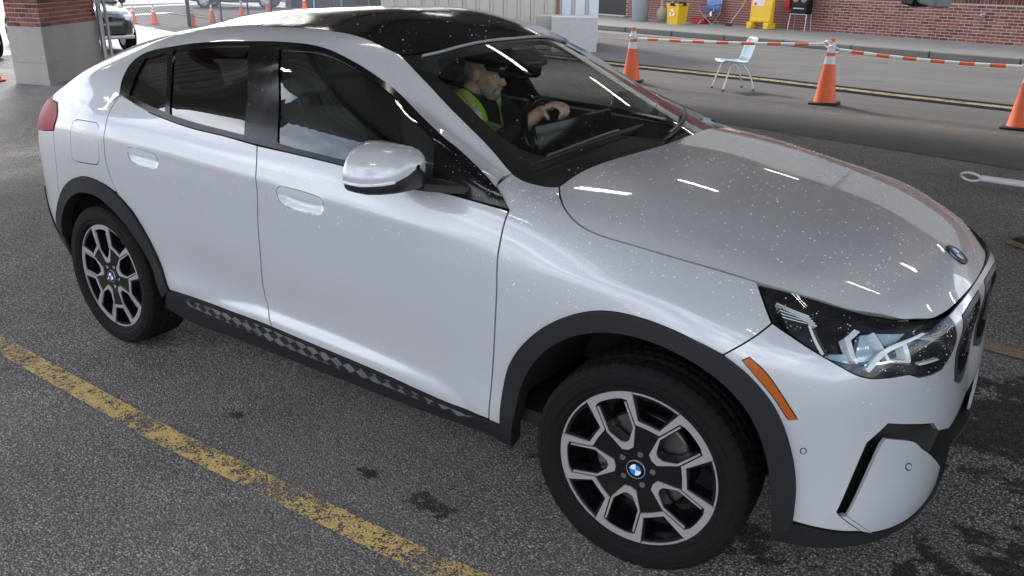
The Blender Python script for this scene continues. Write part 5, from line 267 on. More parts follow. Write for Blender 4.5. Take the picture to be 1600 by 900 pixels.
'hood':('H',[0.0426,0.2657,0.0533,0.2525,0.0639,0.2392,0.0748,0.226,0.0864,0.2131,0.0967,0.2022,0.1075,0.1912,0.1187,0.1805,0.1301,0.1704,0.1416,0.1613,0.1549,0.1522,0.1684,0.144,0.1823,0.137,0.1967,0.1311,0.2119,0.1267,0.2274,0.1236,0.2438,0.1215,0.2612,0.1199,0.2771,0.1191,0.294,0.1191,0.3116,0.1196,0.3296,0.1203,0.3478,0.121,0.3658,0.1215,0.3818,0.1216,0.3979,0.1218,0.4141,0.122,0.4305,0.1222,0.4469,0.1223,0.4635,0.1225,0.4803,0.1228,0.4983,0.123,0.5165,0.1233,0.535,0.1237,0.5535,0.124,0.572,0.1244,0.5903,0.1247,0.6085,0.125,0.6257,0.1254,0.6427,0.1257,0.6597,0.126,0.6766,0.1263,0.6934,0.1267,0.7103,0.127,0.7272,0.1273,0.7432,0.1273,0.7593,0.1275,0.7753,0.1277,0.7913,0.1277,0.8073,0.1274,0.8233,0.1265,0.8391,0.1252,0.8548,0.1235,0.8704,0.1215,0.8861,0.1192,0.902,0.1167,0.9181,0.1139,0.9333,0.1106,0.9485,0.1064,0.9638,0.1017,0.9793,0.0972,0.995,0.0934,1.0112,0.0906,1.0277,0.0896,1.0436,0.0898,1.0607,0.0905,1.0787,0.092,1.0969,0.0942,1.1148,0.0973,1.132,0.1013,1.1478,0.1065,1.1618,0.1129,1.1735,0.1206,1.1848,0.1323,1.1938,0.1464,1.2008,0.1621,1.2063,0.1788,1.2105,0.1954,1.2139,0.2114,1.216,0.2285,1.2158,0.2455,1.2145,0.2626,1.2129,0.2804,1.2122,0.2993,1.2123,0.3147,1.2125,0.3307,1.2129,0.3471,1.2134,0.364,1.2138,0.3814,1.2143,0.3991,1.2146,0.4174,1.2149,0.436,1.215,0.4517,1.215,0.4679,1.215,0.4845,1.2149,0.5015,1.2149,0.5188,1.2147,0.5363,1.2146,0.5539,1.2145,0.5717,1.2144,0.5894,1.2144,0.607,1.2143,0.6245,1.2143,0.6417,1.2144,0.6588,1.2145,0.6758,1.2146,0.6929,1.2147,0.7099,1.2148,0.7269,1.2149,0.7439,1.2151,0.7609,1.2152,0.7779,1.2154,0.7949,1.2155,0.812,1.2156,0.829,1.2158,0.846,1.1974,0.846,1.1791,0.846,1.1607,0.846,1.1424,0.846,1.124,0.846,1.1057,0.846,1.0873,0.846,1.069,0.846,1.0506,0.846,1.0322,0.846,1.0139,0.846,0.9955,0.846,0.9772,0.846,0.9588,0.846,0.9405,0.846,0.9221,0.846,0.9038,0.846,0.8854,0.846,0.8671,0.846,0.8487,0.846,0.8304,0.846,0.812,0.846,0.7937,0.846,0.7753,0.846,0.757,0.846,0.7386,0.846,0.7203,0.846,0.7019,0.846,0.6836,0.846,0.6652,0.846,0.6469,0.846,0.6285,0.846,0.6101,0.846,0.5918,0.846,0.5734,0.846,0.5551,0.846,0.5367,0.846,0.5184,0.846,0.5,0.846,0.4817,0.846,0.4633,0.846,0.445,0.846,0.4266,0.846,0.4083,0.846,0.3899,0.846,0.3716,0.846,0.3532,0.846,0.3349,0.846,0.3165,0.846,0.2982,0.846,0.2798,0.846,0.2615,0.846,0.2431,0.846,0.2248,0.846,0.2064,0.846,0.188,0.846,0.1697,0.846,0.1513,0.846,0.133,0.846,0.1146,0.846,0.0963,0.846,0.0779,0.846,0.0596,0.846,0.0412,0.846,0.0229,0.846,0.0045,0.846,0.0047,0.8276,0.0048,0.8091,0.0049,0.7906,0.0049,0.7721,0.005,0.7536,0.0051,0.7351,0.0052,0.7166,0.0053,0.6982,0.0056,0.6798,0.0059,0.6615,0.0063,0.6432,0.0068,0.6251,0.0074,0.6074,0.0079,0.5895,0.0086,0.5717,0.0092,0.5538,0.0099,0.536,0.0107,0.5182,0.0116,0.5006,0.0126,0.4832,0.0138,0.4661,0.015,0.4492,0.0165,0.4327,0.0181,0.4165,0.0202,0.3987,0.0226,0.3813,0.0253,0.3644,0.0281,0.3477,0.031,0.3313,0.0339,0.315,0.0369,0.2987,0.0398,0.2823]),
'shell':('L',[0.4479,0.1142,0.4662,0.1142,0.4846,0.1142,0.5032,0.1142,0.5219,0.1142,0.5406,0.1142,0.5593,0.1142,0.5779,0.1142,0.5964,0.1142,0.6147,0.1142,0.6327,0.1142,0.6505,0.1142,0.6679,0.1142,0.6849,0.1142,0.7014,0.1142,0.7198,0.1138,0.7376,0.1129,0.755,0.1117,0.772,0.1104,0.7887,0.1092,0.8052,0.1085,0.8216,0.1084,0.8379,0.1091,0.8542,0.111,0.8706,0.1142,0.8863,0.1187,0.9019,0.1245,0.9173,0.1313,0.9327,0.1391,0.948,0.1475,0.9632,0.1563,0.9784,0.1654,0.9936,0.1746,1.0088,0.1837,1.024,0.1924,1.0393,0.2006,1.0413,0.219,1.0425,0.2376,1.0433,0.2563,1.0443,0.275,1.046,0.2935,1.0488,0.3117,1.0533,0.3295,1.06,0.3468,1.0672,0.3608,1.0758,0.375,1.0856,0.389,1.0964,0.403,1.108,0.4166,1.1204,0.43,1.1332,0.4428,1.1464,0.4551,1.1599,0.4668,1.1733,0.4777,1.1866,0.4877,1.2006,0.4973,1.2151,0.5061,1.23,0.5143,1.2453,0.5219,1.2609,0.5289,1.2766,0.5352,1.2924,0.541,1.3082,0.5463,1.3239,0.551,1.3395,0.5552,1.3574,0.5593,1.3754,0.5626,1.3935,0.565,1.4115,0.5667,1.4296,0.5677,1.4477,0.5682,1.4658,0.5683,1.4839,0.5679,1.5003,0.5673,1.5168,0.5664,1.5335,0.5651,1.5501,0.5633,1.5667,0.5611,1.5831,0.5584,1.5993,0.5551,1.6151,0.5511,1.6306,0.5464,1.6475,0.5403,1.6643,0.5336,1.6809,0.526,1.6972,0.5178,1.713,0.5088,1.7282,0.4992,1.7426,0.489,1.7562,0.4782,1.7684,0.467,1.7799,0.4551,1.7908,0.4425,1.801,0.4293,1.8107,0.4157,1.82,0.4017,1.8288,0.3876,1.8372,0.3733,1.8455,0.359,1.8534,0.3444,1.861,0.3297,1.8681,0.3146,1.8746,0.2992,1.8802,0.2832,1.8851,0.2667,1.8889,0.2496,1.8911,0.2341,1.8924,0.2179,1.8927,0.2012,1.8924,0.1841,1.8915,0.1666,1.8903,0.1489,1.8888,0.131,1.8873,0.1131,1.8859,0.0953,1.8848,0.0776,1.8841,0.0602,1.9019,0.0592,1.9193,0.0581,1.9362,0.0569,1.953,0.0558,1.9697,0.0546,1.9864,0.0534,2.0033,0.0523,2.0205,0.0511,2.0381,0.0501,2.0564,0.049,2.0754,0.0481,2.0953,0.0472,2.1162,0.0464,2.1382,0.0457,2.1523,0.0453,2.1669,0.045,2.182,0.0447,2.1976,0.0444,2.2136,0.0442,2.2301,0.044,2.247,0.0438,2.2643,0.0437,2.2819,0.0436,2.2999,0.0435,2.3182,0.0435,2.3367,0.0435,2.3555,0.0435,2.3746,0.0435,2.3938,0.0435,2.4132,0.0436,2.4328,0.0436,2.4525,0.0437,2.4723,0.0438,2.4922,0.0439,2.5121,0.044,2.5321,0.0441,2.552,0.0443,2.572,0.0444,2.5919,0.0445,2.6117,0.0447,2.6314,0.0448,2.651,0.0449,2.6705,0.045,2.6897,0.0451,2.7088,0.0453,2.7276,0.0454,2.7462,0.0454,2.7646,0.0455,2.7826,0.0456,2.8003,0.0456,2.8176,0.0457,2.8345,0.0457,2.8543,0.0457,2.874,0.0459,2.8935,0.0461,2.9129,0.0464,2.9322,0.0468,2.9513,0.0472,2.9703,0.0476,2.9892,0.0481,3.008,0.0486,3.0266,0.0491,3.0451,0.0495,3.0636,0.05,3.0819,0.0504,3.1001,0.0507,3.1182,0.051,3.1362,0.0513,3.1541,0.0514,3.172,0.0515,3.1897,0.0514,3.2074,0.0512,3.2249,0.0509,3.2424,0.0505,3.2598,0.0499,3.2772,0.0491,3.2945,0.0482,3.3117,0.047,3.3288,0.0457,3.3473,0.044,3.3657,0.042,3.3839,0.0399,3.4019,0.0375,3.4197,0.0349,3.4374,0.0322,3.455,0.0293,3.4725,0.0263,3.4899,0.0232,3.5072,0.02,3.5244,0.0167,3.5416,0.0133,3.5587,0.0099,3.5758,0.0064,3.5929,0.003,3.61,-0.0005,3.6272,-0.0039,3.6443,-0.0073,3.6616,-0.0106,3.6788,-0.0139,3.6962,-0.017,3.7136,-0.0201,3.7185,-0.0028,3.7235,0.0147,3.7286,0.0324,3.7337,0.0501,3.7388,0.0679,3.7439,0.0857,3.749,0.1034,3.754,0.121,3.7589,0.1383,3.7638,0.1554,3.7684,0.1722,3.773,0.1886,3.7773,0.2046,3.7815,0.22,3.7861,0.2385,3.79,0.2566,3.7936,0.2744,3.797,0.2918,3.8005,0.3087,3.8042,0.3251,3.8084,0.3408,3.8132,0.356,3.8189,0.3704,3.827,0.3871,3.8358,0.4025,3.8453,0.417,3.8555,0.4309,3.8664,0.4447,3.878,0.4587,3.8884,0.4706,3.8993,0.4825,3.9109,0.4944,3.9229,0.5061,3.9352,0.5175,3.9479,0.5287,3.9608,0.5395,3.9738,0.5499,3.9874,0.5601,4.0015,0.5701,4.0161,0.5798,4.0309,0.5892,4.0457,0.5981,4.0603,0.6065,4.0745,0.6142,4.0882,0.6212,4.1044,0.6289,4.1199,0.6356,4.1351,0.6414,4.1506,0.6466,4.167,0.6512,4.1827,0.6549,4.1989,0.6582,4.2154,0.6608,4.2324,0.663,4.2495,0.6648,4.2669,0.6661,4.2833,0.6668,4.3001,0.6672,4.3172,0.6671,4.3345,0.6667,4.3517,0.6659,4.369,0.6648,4.386,0.6634,4.4034,0.6619,4.4211,0.6603,4.439,0.6585,4.4565,0.6563,4.4736,0.6533,4.4896,0.6495,4.5044,0.6446,4.5198,0.6376,4.5337,0.6294,4.5467,0.6201,4.5593,0.61,4.5719,0.5991,4.5839,0.5881,4.5959,0.576,4.6077,0.5633,4.619,0.55,4.6296,0.5365,4.6392,0.5231,4.6488,0.5082,4.6574,0.4931,4.6652,0.4777,4.6724,0.4617,4.6791,0.4447,4.6844,0.4299,4.6892,0.4141,4.6937,0.3977,4.6978,0.3811,4.7015,0.3645,4.7049,0.3484,4.7079,0.3331,4.711,0.3162,4.7136,0.3003,4.7157,0.2845,4.7173,0.2681,4.7186,0.2501,4.7192,0.2354,4.7195,0.2197,4.7194,0.2033,4.7191,0.1864,4.7187,0.1691,4.7182,0.1516,4.7177,0.1341,4.7172,0.1168,4.7169,0.0998,4.7291,0.0913,4.7412,0.0827,4.7534,0.0742,4.7655,0.0656,4.7776,0.0571,4.779,0.0752,4.7803,0.0931,4.7818,0.1109,4.7832,0.1287,4.7847,0.1465,4.786,0.1645,4.7873,0.1827,4.7885,0.2013,4.7894,0.2203,4.7902,0.2398,4.7907,0.2569,4.7911,0.2743,4.7913,0.2921,4.7914,0.3102,4.7914,0.3286,4.7914,0.3471,4.7913,0.3659,4.7911,0.3847,4.7909,0.4037,4.7907,0.4226,4.7905,0.4415,4.7904,0.4603,4.7903,0.479,4.7902,0.4975,4.8073,0.4984,4.8244,0.4995,4.8414,0.5007,4.8584,0.5019,4.8755,0.503,4.8926,0.504,4.9097,0.5049,4.9268,0.5055,4.944,0.5057,4.9613,0.5056,4.9792,0.505,4.9972,0.5039,5.0152,0.5026,5.0334,0.5009,5.0515,0.4991,5.0697,0.4971,5.0878,0.4951,5.106,0.4931,5.1242,0.4912,5.1423,0.4894,5.1423,0.5052,5.1423,0.5206,5.1423,0.5359,5.1423,0.5517,5.1423,0.5684,5.1423,0.5864,5.1423,0.6013,5.1423,0.6172,5.1423,0.6338,5.1423,0.651,5.1423,0.6687,5.1423,0.6868,5.1423,0.705,5.1423,0.7233,5.1423,0.7415,5.1423,0.7594,5.1423,0.777,5.1245,0.7778,5.1066,0.7785,5.0887,0.7792,5.0707,0.7799,5.0527,0.7805,5.0347,0.7812,5.0167,0.7818,4.9987,0.7825,4.9808,0.7832,4.9629,0.7839,4.9451,0.7846,4.9273,0.7855,4.9097,0.7863,4.8922,0.7873,4.8749,0.7883,4.8577,0.7895,4.8407,0.7907,4.822,0.7923,4.8037,0.7939,4.7857,0.7957,4.7679,0.7976,4.7503,0.7996,4.7328,0.8017,4.7153,0.8038,4.6978,0.8059,4.6801,0.808,4.6624,0.8102,4.6444,0.8123,4.6262,0.8143,4.6076,0.8163,4.5886,0.8182,4.5715,0.8198,4.5543,0.8215,4.5371,0.8232,4.5197,0.8249,4.5022,0.8265,4.4846,0.8282,4.4668,0.8298,4.4489,0.8315,4.4308,0.8331,4.4126,0.8347,4.3942,0.8362,4.3757,0.8377,4.3569,0.8392,4.338,0.8406,4.3188,0.842,4.2995,0.8433,4.2799,0.8445,4.2601,0.8457,4.2435,0.8466,4.2267,0.8474,4.2096,0.8483,4.1923,0.8491,4.1749,0.8498,4.1572,0.8505,4.1394,0.8512,4.1214,0.8519,4.1033,0.8525,4.085,0.8531,4.0667,0.8536,4.0483,0.8542,4.0298,0.8547,4.0112,0.8552,3.9926,0.8556,3.9739,0.8561,3.9553,0.8565,3.9366,0.8569,3.918,0.8572,3.8994,0.8576,3.8809,0.8579,3.8624,0.8582,3.844,0.8585,3.8257,0.8588,3.8075,0.8591,3.7894,0.8594,3.7709,0.8596,3.7524,0.8598,3.734,0.86,3.7156,0.8601,3.6972,0.8602,3.6788,0.8603,3.6605,0.8604,3.6422,0.8604,3.6239,0.8604,3.6056,0.8604,3.5873,0.8603,3.5689,0.8603,3.5506,0.8602,3.5323,0.8601,3.514,0.86,3.4956,0.8599,3.4772,0.8599,3.4588,0.8598,3.4403,0.8597,3.4219,0.8596,3.4033,0.8595,3.3848,0.8595,3.3662,0.8594,3.3475,0.8594,3.3288,0.8594,3.3108,0.8594,3.2927,0.8594,3.2746,0.8594,3.2565,0.8594,3.2384,0.8594,3.2202,0.8594,3.2019,0.8594,3.1837,0.8594,3.1654,0.8594,3.1471,0.8594,3.1288,0.8594,3.1104,0.8594,3.092,0.8594,3.0737,0.8594,3.0553,0.8594,3.0369,0.8594,3.0185,0.8594,3.0001,0.8594,2.9817,0.8594,2.9632,0.8594,2.9448,0.8594,2.9264,0.8594,2.908,0.8594,2.8896,0.8594,2.8713,0.8594,2.8529,0.8594,2.8345,0.8594,2.8161,0.8594,2.7977,0.8594,2.7793,0.8594,2.7609,0.8594,2.7425,0.8594,2.724,0.8594,2.7056,0.8594,2.6872,0.8594,2.6687,0.8594,2.6503,0.8594,2.6319,0.8594,2.6134,0.8594,2.595,0.8594,2.5765,0.8594,2.5581,0.8594,2.5396,0.8594,2.5212,0.8594,2.5027,0.8594,2.4843,0.8594,2.4658,0.8594,2.4474,0.8594,2.429,0.8594,2.4105,0.8594,2.3921,0.8594,2.3737,0.8594,2.3552,0.8594,2.3368,0.8594,2.3184,0.8594,2.2999,0.8594,2.2814,0.8594,2.2628,0.8594,2.2442,0.8594,2.2256,0.8594,2.207,0.8594,2.1883,0.8594,2.1697,0.8594,2.151,0.8594,2.1324,0.8594,2.1138,0.8594,2.0952,0.8594,2.0766,0.8594,2.058,0.8594,2.0395,0.8594,2.021,0.8594,2.0026,0.8594,1.9843,0.8594,1.966,0.8594,1.9478,0.8594,1.9296,0.8594,1.9115,0.8594,1.8936,0.8594,1.8757,0.8594,1.8579,0.8594,1.8402,0.8594,1.8212,0.8594,1.8022,0.8594,1.7833,0.8594,1.7643,0.8594,1.7454,0.8594,1.7265,0.8594,1.7076,0.8594,1.6888,0.8594,1.6701,0.8594,1.6515,0.8594,1.6329,0.8594,1.6145,0.8594,1.5962,0.8594,1.5779,0.8594,1.5599,0.8594,1.5419,0.8594,1.5241,0.8594,1.5065,0.8594,1.489,0.8594,1.4717,0.8594,1.4547,0.8594,1.4378,0.8594,1.4211,0.8594,1.4014,0.8594,1.382,0.8594,1.3629,0.8594,1.3441,0.8594,1.3255,0.8594,1.3072,0.8594,1.289,0.8594,1.271,0.8594,1.2531,0.8594,1.2354,0.8594,1.2177,0.8594,1.2001,0.8594,1.1825,0.8594,1.1649,0.8594,1.1473,0.8594,1.1297,0.8594,1.1121,0.8594,1.0948,0.8595,1.0779,0.8595,1.0611,0.8596,1.0445,0.8597,1.0279,0.8598,1.0114,0.8599,0.9948,0.86,0.978,0.8601,0.961,0.8601,0.9438,0.8601,0.9262,0.86,0.9081,0.8599,0.8896,0.8597,0.8706,0.8594,0.8542,0.8591,0.8375,0.8588,0.8205,0.8584,0.8032,0.8579,0.7855,0.8574,0.7676,0.8569,0.7495,0.8563,0.7312,0.8557,0.7126,0.8551,0.6939,0.8545,0.6751,0.8538,0.6562,0.8531,0.6372,0.8524,0.6181,0.8517,0.599,0.851,0.5799,0.8503,0.5608,0.8496,0.5417,0.8489,0.5227,0.8482,0.5038,0.8476,0.4851,0.8469,0.4664,0.8463,0.4479,0.8457,0.4479,0.8284,0.4479,0.8111,0.4479,0.7938,0.4479,0.7765,0.4479,0.7591,0.4479,0.7418,0.4479,0.7245,0.4479,0.7072,0.4479,0.6899,0.4479,0.6726,0.4479,0.6554,0.4479,0.6381,0.4479,0.6208,0.4479,0.6036,0.4479,0.5864,0.4479,0.5681,0.4479,0.5498,0.4479,0.5314,0.4479,0.5131,0.4479,0.4947,0.4479,0.4763,0.4479,0.458,0.4479,0.4397,0.4479,0.4215,0.4479,0.4034,0.4479,0.3854,0.4479,0.3676,0.4479,0.3498,0.4479,0.3323,0.4479,0.3135,0.4479,0.295,0.4479,0.2766,0.4479,0.2584,0.4479,0.2402,0.4479,0.2222,0.4479,0.2042,0.4479,0.1863,0.4479,0.1683,0.4479,0.1503,0.4479,0.1323]),
'handle_f':('L',[2.7418,0.7087,2.7498,0.7251,2.7581,0.7318,2.7675,0.7377,2.7853,0.7384,2.8031,0.7391,2.821,0.7399,2.8387,0.7406,2.8563,0.741,2.8737,0.7412,2.8899,0.7411,2.906,0.7407,2.9219,0.7401,2.9378,0.7394,2.9536,0.7387,2.9695,0.7381,2.9804,0.7342,2.9893,0.7288,2.9925,0.7197,2.9939,0.7092,2.9767,0.709,2.9596,0.7087,2.9425,0.7084,2.9253,0.7082,2.9081,0.708,2.8907,0.7078,2.8732,0.7077,2.857,0.7077,2.8407,0.7078,2.8243,0.7079,2.8078,0.708,2.7913,0.7082,2.7748,0.7084,2.7582,0.7086]),
'pocket_f':('L',[2.7418,0.7087,2.7498,0.7251,2.7581,0.7318,2.7675,0.7377,2.7853,0.7384,2.8031,0.7391,2.821,0.7399,2.8387,0.7406,2.8563,0.741,2.8737,0.7412,2.8899,0.7411,2.906,0.7407,2.9219,0.7401,2.9378,0.7394,2.9536,0.7387,2.9695,0.7381,2.9803,0.7342,2.9893,0.7288,2.9932,0.7193,2.9955,0.7084,2.9921,0.6963,2.9872,0.6853,2.9773,0.6772,2.9657,0.6703,2.9528,0.6676,2.9399,0.665,2.9249,0.6629,2.9102,0.6617,2.8931,0.6608,2.8747,0.6602,2.8561,0.6599,2.8384,0.6601,2.8227,0.6607,2.8022,0.6619,2.7836,0.6639,2.7683,0.6687,2.7555,0.6786,2.7469,0.6905,2.7437,0.6995]),
'handle_r':('L',[1.7854,0.696,1.7926,0.7084,1.8018,0.7132,1.8125,0.717,1.8292,0.7179,1.8459,0.7189,1.8626,0.7199,1.8793,0.7206,1.8959,0.721,1.9121,0.721,1.9283,0.7206,1.9445,0.7201,1.9607,0.7195,1.9768,0.719,1.9885,0.7167,1.9982,0.7127,2.0018,0.7046,2.0038,0.695,1.9877,0.6952,1.9716,0.6954,1.9555,0.6955,1.9395,0.6957,1.9234,0.6958,1.9074,0.6959,1.8916,0.696,1.8737,0.6961,1.856,0.6961,1.8383,0.6961,1.8207,0.6961,1.8031,0.696]),
'pocket_r':('L',[1.7854,0.696,1.7926,0.7084,1.8018,0.7132,1.8125,0.717,1.8292,0.7179,1.8459,0.7189,1.8626,0.7199,1.8793,0.7206,1.8959,0.721,1.9121,0.721,1.9283,0.7206,1.9445,0.7201,1.9607,0.7195,1.9768,0.719,1.9909,0.7145,2.002,0.7086,2.0055,0.693,2.0004,0.6827,1.9938,0.6735,1.9796,0.6668,1.9633,0.6616,1.9464,0.6618,1.9295,0.6619,1.9126,0.6621,1.8957,0.6623,1.8781,0.6623,1.8601,0.6622,1.8428,0.6626,1.8275,0.6642,1.8082,0.668,1.7938,0.675,1.7886,0.6848]),
'grille':('L',[5.2909,0.7283,5.3071,0.7299,5.3233,0.7316,5.3394,0.7334,5.3556,0.7351,5.3718,0.7366,5.3881,0.7378,5.4046,0.7386,5.4218,0.7389,5.4392,0.7388,5.4567,0.7383,5.4743,0.7377,5.4919,0.737,5.5095,0.7363,5.527,0.7358,5.5296,0.7192,5.5325,0.7027,5.5355,0.6862,5.5386,0.6698,5.5415,0.6532,5.5441,0.6367,5.5463,0.62,5.5479,0.6033,5.5489,0.5864,5.549,0.5688,5.5484,0.551,5.5472,0.533,5.5455,0.515,5.5436,0.497,5.5415,0.4789,5.5394,0.4608,5.5374,0.4428,5.5357,0.4248,5.5192,0.4183,5.5024,0.4107,5.4856,0.4028,5.4687,0.3951,5.4521,0.3881,5.4358,0.3827,5.4199,0.3793,5.4046,0.3785,5.3875,0.3816,5.3712,0.3879,5.3554,0.3966,5.3398,0.4064,5.3242,0.4161,5.3084,0.4248,5.3042,0.4428,5.2996,0.4609,5.2947,0.479,5.2898,0.4971,5.2852,0.5152,5.281,0.5332,5.2775,0.5511,5.2749,0.5689,5.2734,0.5864,5.2733,0.6045,5.2744,0.6225,5.2765,0.6402,5.2792,0.6579,5.2822,0.6755,5.2854,0.693,5.2884,0.7107]),
'grille_in':('L',[5.3128,0.7059,5.331,0.7076,5.3491,0.7094,5.3673,0.7111,5.3857,0.7125,5.4046,0.7134,5.4222,0.7136,5.4403,0.7133,5.4586,0.7126,5.4771,0.7118,5.4956,0.711,5.5139,0.7104,5.5166,0.6928,5.5197,0.6752,5.5229,0.6577,5.5259,0.6402,5.5285,0.6225,5.5304,0.6046,5.5314,0.5864,5.5313,0.5691,5.5304,0.5516,5.5289,0.5338,5.5269,0.5159,5.5246,0.498,5.5223,0.48,5.5201,0.462,5.5183,0.4442,5.5018,0.4394,5.4851,0.4339,5.4683,0.4281,5.4517,0.4227,5.4354,0.4184,5.4196,0.4158,5.4046,0.4155,5.3878,0.4188,5.3719,0.4251,5.3566,0.4331,5.3414,0.4415,5.3259,0.449,5.3217,0.4663,5.317,0.4836,5.3122,0.5009,5.3074,0.5183,5.303,0.5355,5.2993,0.5527,5.2967,0.5696,5.2953,0.5864,5.2955,0.6039,5.2971,0.6211,5.2997,0.6382,5.303,0.6551,5.3065,0.672,5.3099,0.6889]),
'intake':('L',[4.7902,0.0571,4.8086,0.0571,4.8272,0.0571,4.8459,0.0571,4.8646,0.0571,4.8833,0.0571,4.902,0.0571,4.9204,0.0571,4.9387,0.0571,4.9566,0.0571,4.9743,0.0571,4.9915,0.0571,5.0088,0.0571,5.0249,0.0571,5.0404,0.0571,5.0557,0.0571,5.0711,0.0571,5.087,0.0571,5.1039,0.0571,5.1222,0.0571,5.1423,0.0571,5.1562,0.0571,5.1708,0.0571,5.1861,0.0571,5.202,0.0571,5.2185,0.0571,5.2356,0.0571,5.2532,0.0571,5.2712,0.0571,5.2896,0.0571,5.3083,0.0571,5.3274,0.0571,5.3467,0.0571,5.3662,0.0571,5.3858,0.0571,5.4055,0.0571,5.4253,0.0571,5.4451,0.0571,5.4648,0.0571,5.4845,0.0571,5.504,0.0571,5.5233,0.0571,5.5423,0.0571,5.561,0.0571,5.5795,0.0571,5.5795,0.0754,5.5795,0.0938,5.5795,0.1121,5.5795,0.1305,5.5795,0.1488,5.5795,0.1672,5.5795,0.1855,5.5795,0.2039,5.5795,0.2222,5.5795,0.2406,5.5795,0.2589,5.5795,0.2773,5.5795,0.2956,5.5795,0.314,5.5795,0.3323,5.5618,0.3374,5.544,0.3426,5.526,0.3479,5.5079,0.3533,5.4896,0.3587,5.4712,0.3643,5.4527,0.3698,5.4342,0.3754,5.4157,0.381,5.3972,0.3866,5.3788,0.3922,5.3604,0.3977,5.3422,0.4032,5.3241,0.4085,5.3061,0.4138,5.2884,0.419,5.2708,0.424,5.2536,0.4288,5.2366,0.4335,5.2199,0.438,5.2036,0.4423,5.1876,0.4464,5.1721,0.4502,5.1569,0.4538,5.1423,0.4571,5.1222,0.4613,5.1029,0.465,5.0844,0.4682,5.0666,0.4711,5.0492,0.4736,5.0322,0.476,5.0155,0.4782,4.9989,0.4803,4.9822,0.4824,4.9655,0.4845,4.9485,0.4869,4.9311,0.4894,4.9221,0.4738,4.9125,0.4581,4.9025,0.4423,4.8922,0.4265,4.8819,0.4107,4.8714,0.3948,4.8611,0.379,4.8509,0.3632,4.841,0.3474,4.8316,0.3317,4.8227,0.3161,4.8145,0.3006,4.807,0.2852,4.8004,0.2699,4.7947,0.2548,4.7902,0.2398,4.7862,0.221,4.7838,0.2023,4.7829,0.1839,4.7831,0.1657,4.784,0.1475,4.7854,0.1295,4.7871,0.1114,4.7886,0.0934,4.7898,0.0753]),
'sensor_a':('L',[4.7375,0.3521,4.7367,0.3466,4.7342,0.3424,4.7307,0.3407,4.727,0.3419,4.7242,0.3456,4.723,0.3511,4.7237,0.3566,4.7262,0.3609,4.7297,0.3627,4.7334,0.3614,4.7363,0.3576]),
'sensor_b':('L',[5.0546,0.2404,5.0531,0.2356,5.0479,0.2336,5.0405,0.2348,5.033,0.2388,5.0274,0.2446,5.0251,0.2508,5.0266,0.2557,5.0314,0.2581,5.0385,0.257,5.046,0.2529,5.0519,0.2467]),
'hl_hook_a':('L',[4.8533,0.7817,4.8418,0.772,4.8304,0.7624,4.8189,0.7527,4.8226,0.7365,4.8264,0.7202,4.8301,0.704,4.8339,0.6877,4.8427,0.6741,4.8515,0.6605,4.8582,0.6688,4.8528,0.6807,4.8474,0.6926,4.845,0.7063,4.8427,0.72,4.8403,0.7337,4.838,0.7474,4.8486,0.7559,4.8592,0.7643,4.8698,0.7728,4.8615,0.7772]),
'hl_plate_a':('L',[4.8791,0.7674,4.8964,0.768,4.9138,0.7686,4.9189,0.7524,4.9241,0.7362,4.9292,0.7199,4.9343,0.7037,4.9395,0.6875,4.9446,0.6713,4.9296,0.67,4.9146,0.6687,4.8996,0.6674,4.8846,0.6661,4.8695,0.6648,4.8661,0.6775,4.8626,0.6902,4.8592,0.703,4.8641,0.7191,4.8691,0.7352,4.8741,0.7513]),
'hl_plate_b':('L',[4.9302,0.7687,4.9473,0.7661,4.9644,0.7635,4.9815,0.7609,4.9987,0.7583,5.0158,0.7557,5.0329,0.7531,5.0196,0.7447,5.0064,0.7364,4.9931,0.7281,4.9799,0.7197,4.9667,0.7114,4.9568,0.7159,4.9469,0.7205,4.9414,0.7366,4.9358,0.7526]),
'hl_bar_a':('L',[4.7126,0.7835,4.7185,0.7887,4.7262,0.7737,4.7339,0.7588,4.7416,0.7439,4.7493,0.7289,4.757,0.714,4.7647,0.6991,4.7574,0.6943,4.7499,0.7091,4.7425,0.724,4.735,0.7389,4.7275,0.7538,4.7201,0.7687]),
'hl_bar_b':('L',[4.7285,0.7752,4.735,0.7803,4.7421,0.7659,4.7492,0.7515,4.7563,0.7371,4.7634,0.7227,4.7705,0.7083,4.7776,0.6939,4.7701,0.6926,4.7617,0.7091,4.7534,0.7256,4.7451,0.7421,4.7368,0.7587]),
'hl_bar_c':('L',[4.9082,0.768,4.9179,0.7698,4.9236,0.7533,4.9292,0.7369,4.9349,0.7204,4.9405,0.7039,4.9462,0.6875,4.9518,0.671,4.9575,0.6546,4.9481,0.6523,4.9424,0.6688,4.9367,0.6854,4.931,0.7019,4.9253,0.7184,4.9196,0.735,4.9139,0.7515]),
'hl_hook_b':('L',[4.9978,0.7139,5.0129,0.7165,5.0166,0.6984,5.0202,0.6804,5.0238,0.6624,5.0275,0.6444,5.0311,0.6264,5.0252,0.6231,5.011,0.6293,4.9968,0.6354,4.9825,0.6416,4.9683,0.6477,4.9655,0.6564,4.9808,0.6507,4.9961,0.6449,5.0114,0.6392,5.0087,0.6541,5.0059,0.669,5.0032,0.684,5.0005,0.6989]),
'hl_diag':('L',[4.8744,0.6373,4.8845,0.6511,4.8939,0.6654,4.9036,0.6795,4.9149,0.6925,4.929,0.7034,4.9417,0.7098,4.9562,0.715,4.9722,0.7191,4.9892,0.7224,5.0069,0.7253,5.025,0.7278,5.0431,0.7304,5.0608,0.7332,5.0778,0.7365,5.0918,0.7283,5.0748,0.7243,5.0571,0.7208,5.0391,0.7174,5.0211,0.7141,5.0034,0.7105,4.9864,0.7065,4.9704,0.7018,4.9558,0.6962,4.943,0.6895,4.9286,0.6783,4.9169,0.6654,4.9067,0.6514,4.8969,0.6373,4.8864,0.6236]),
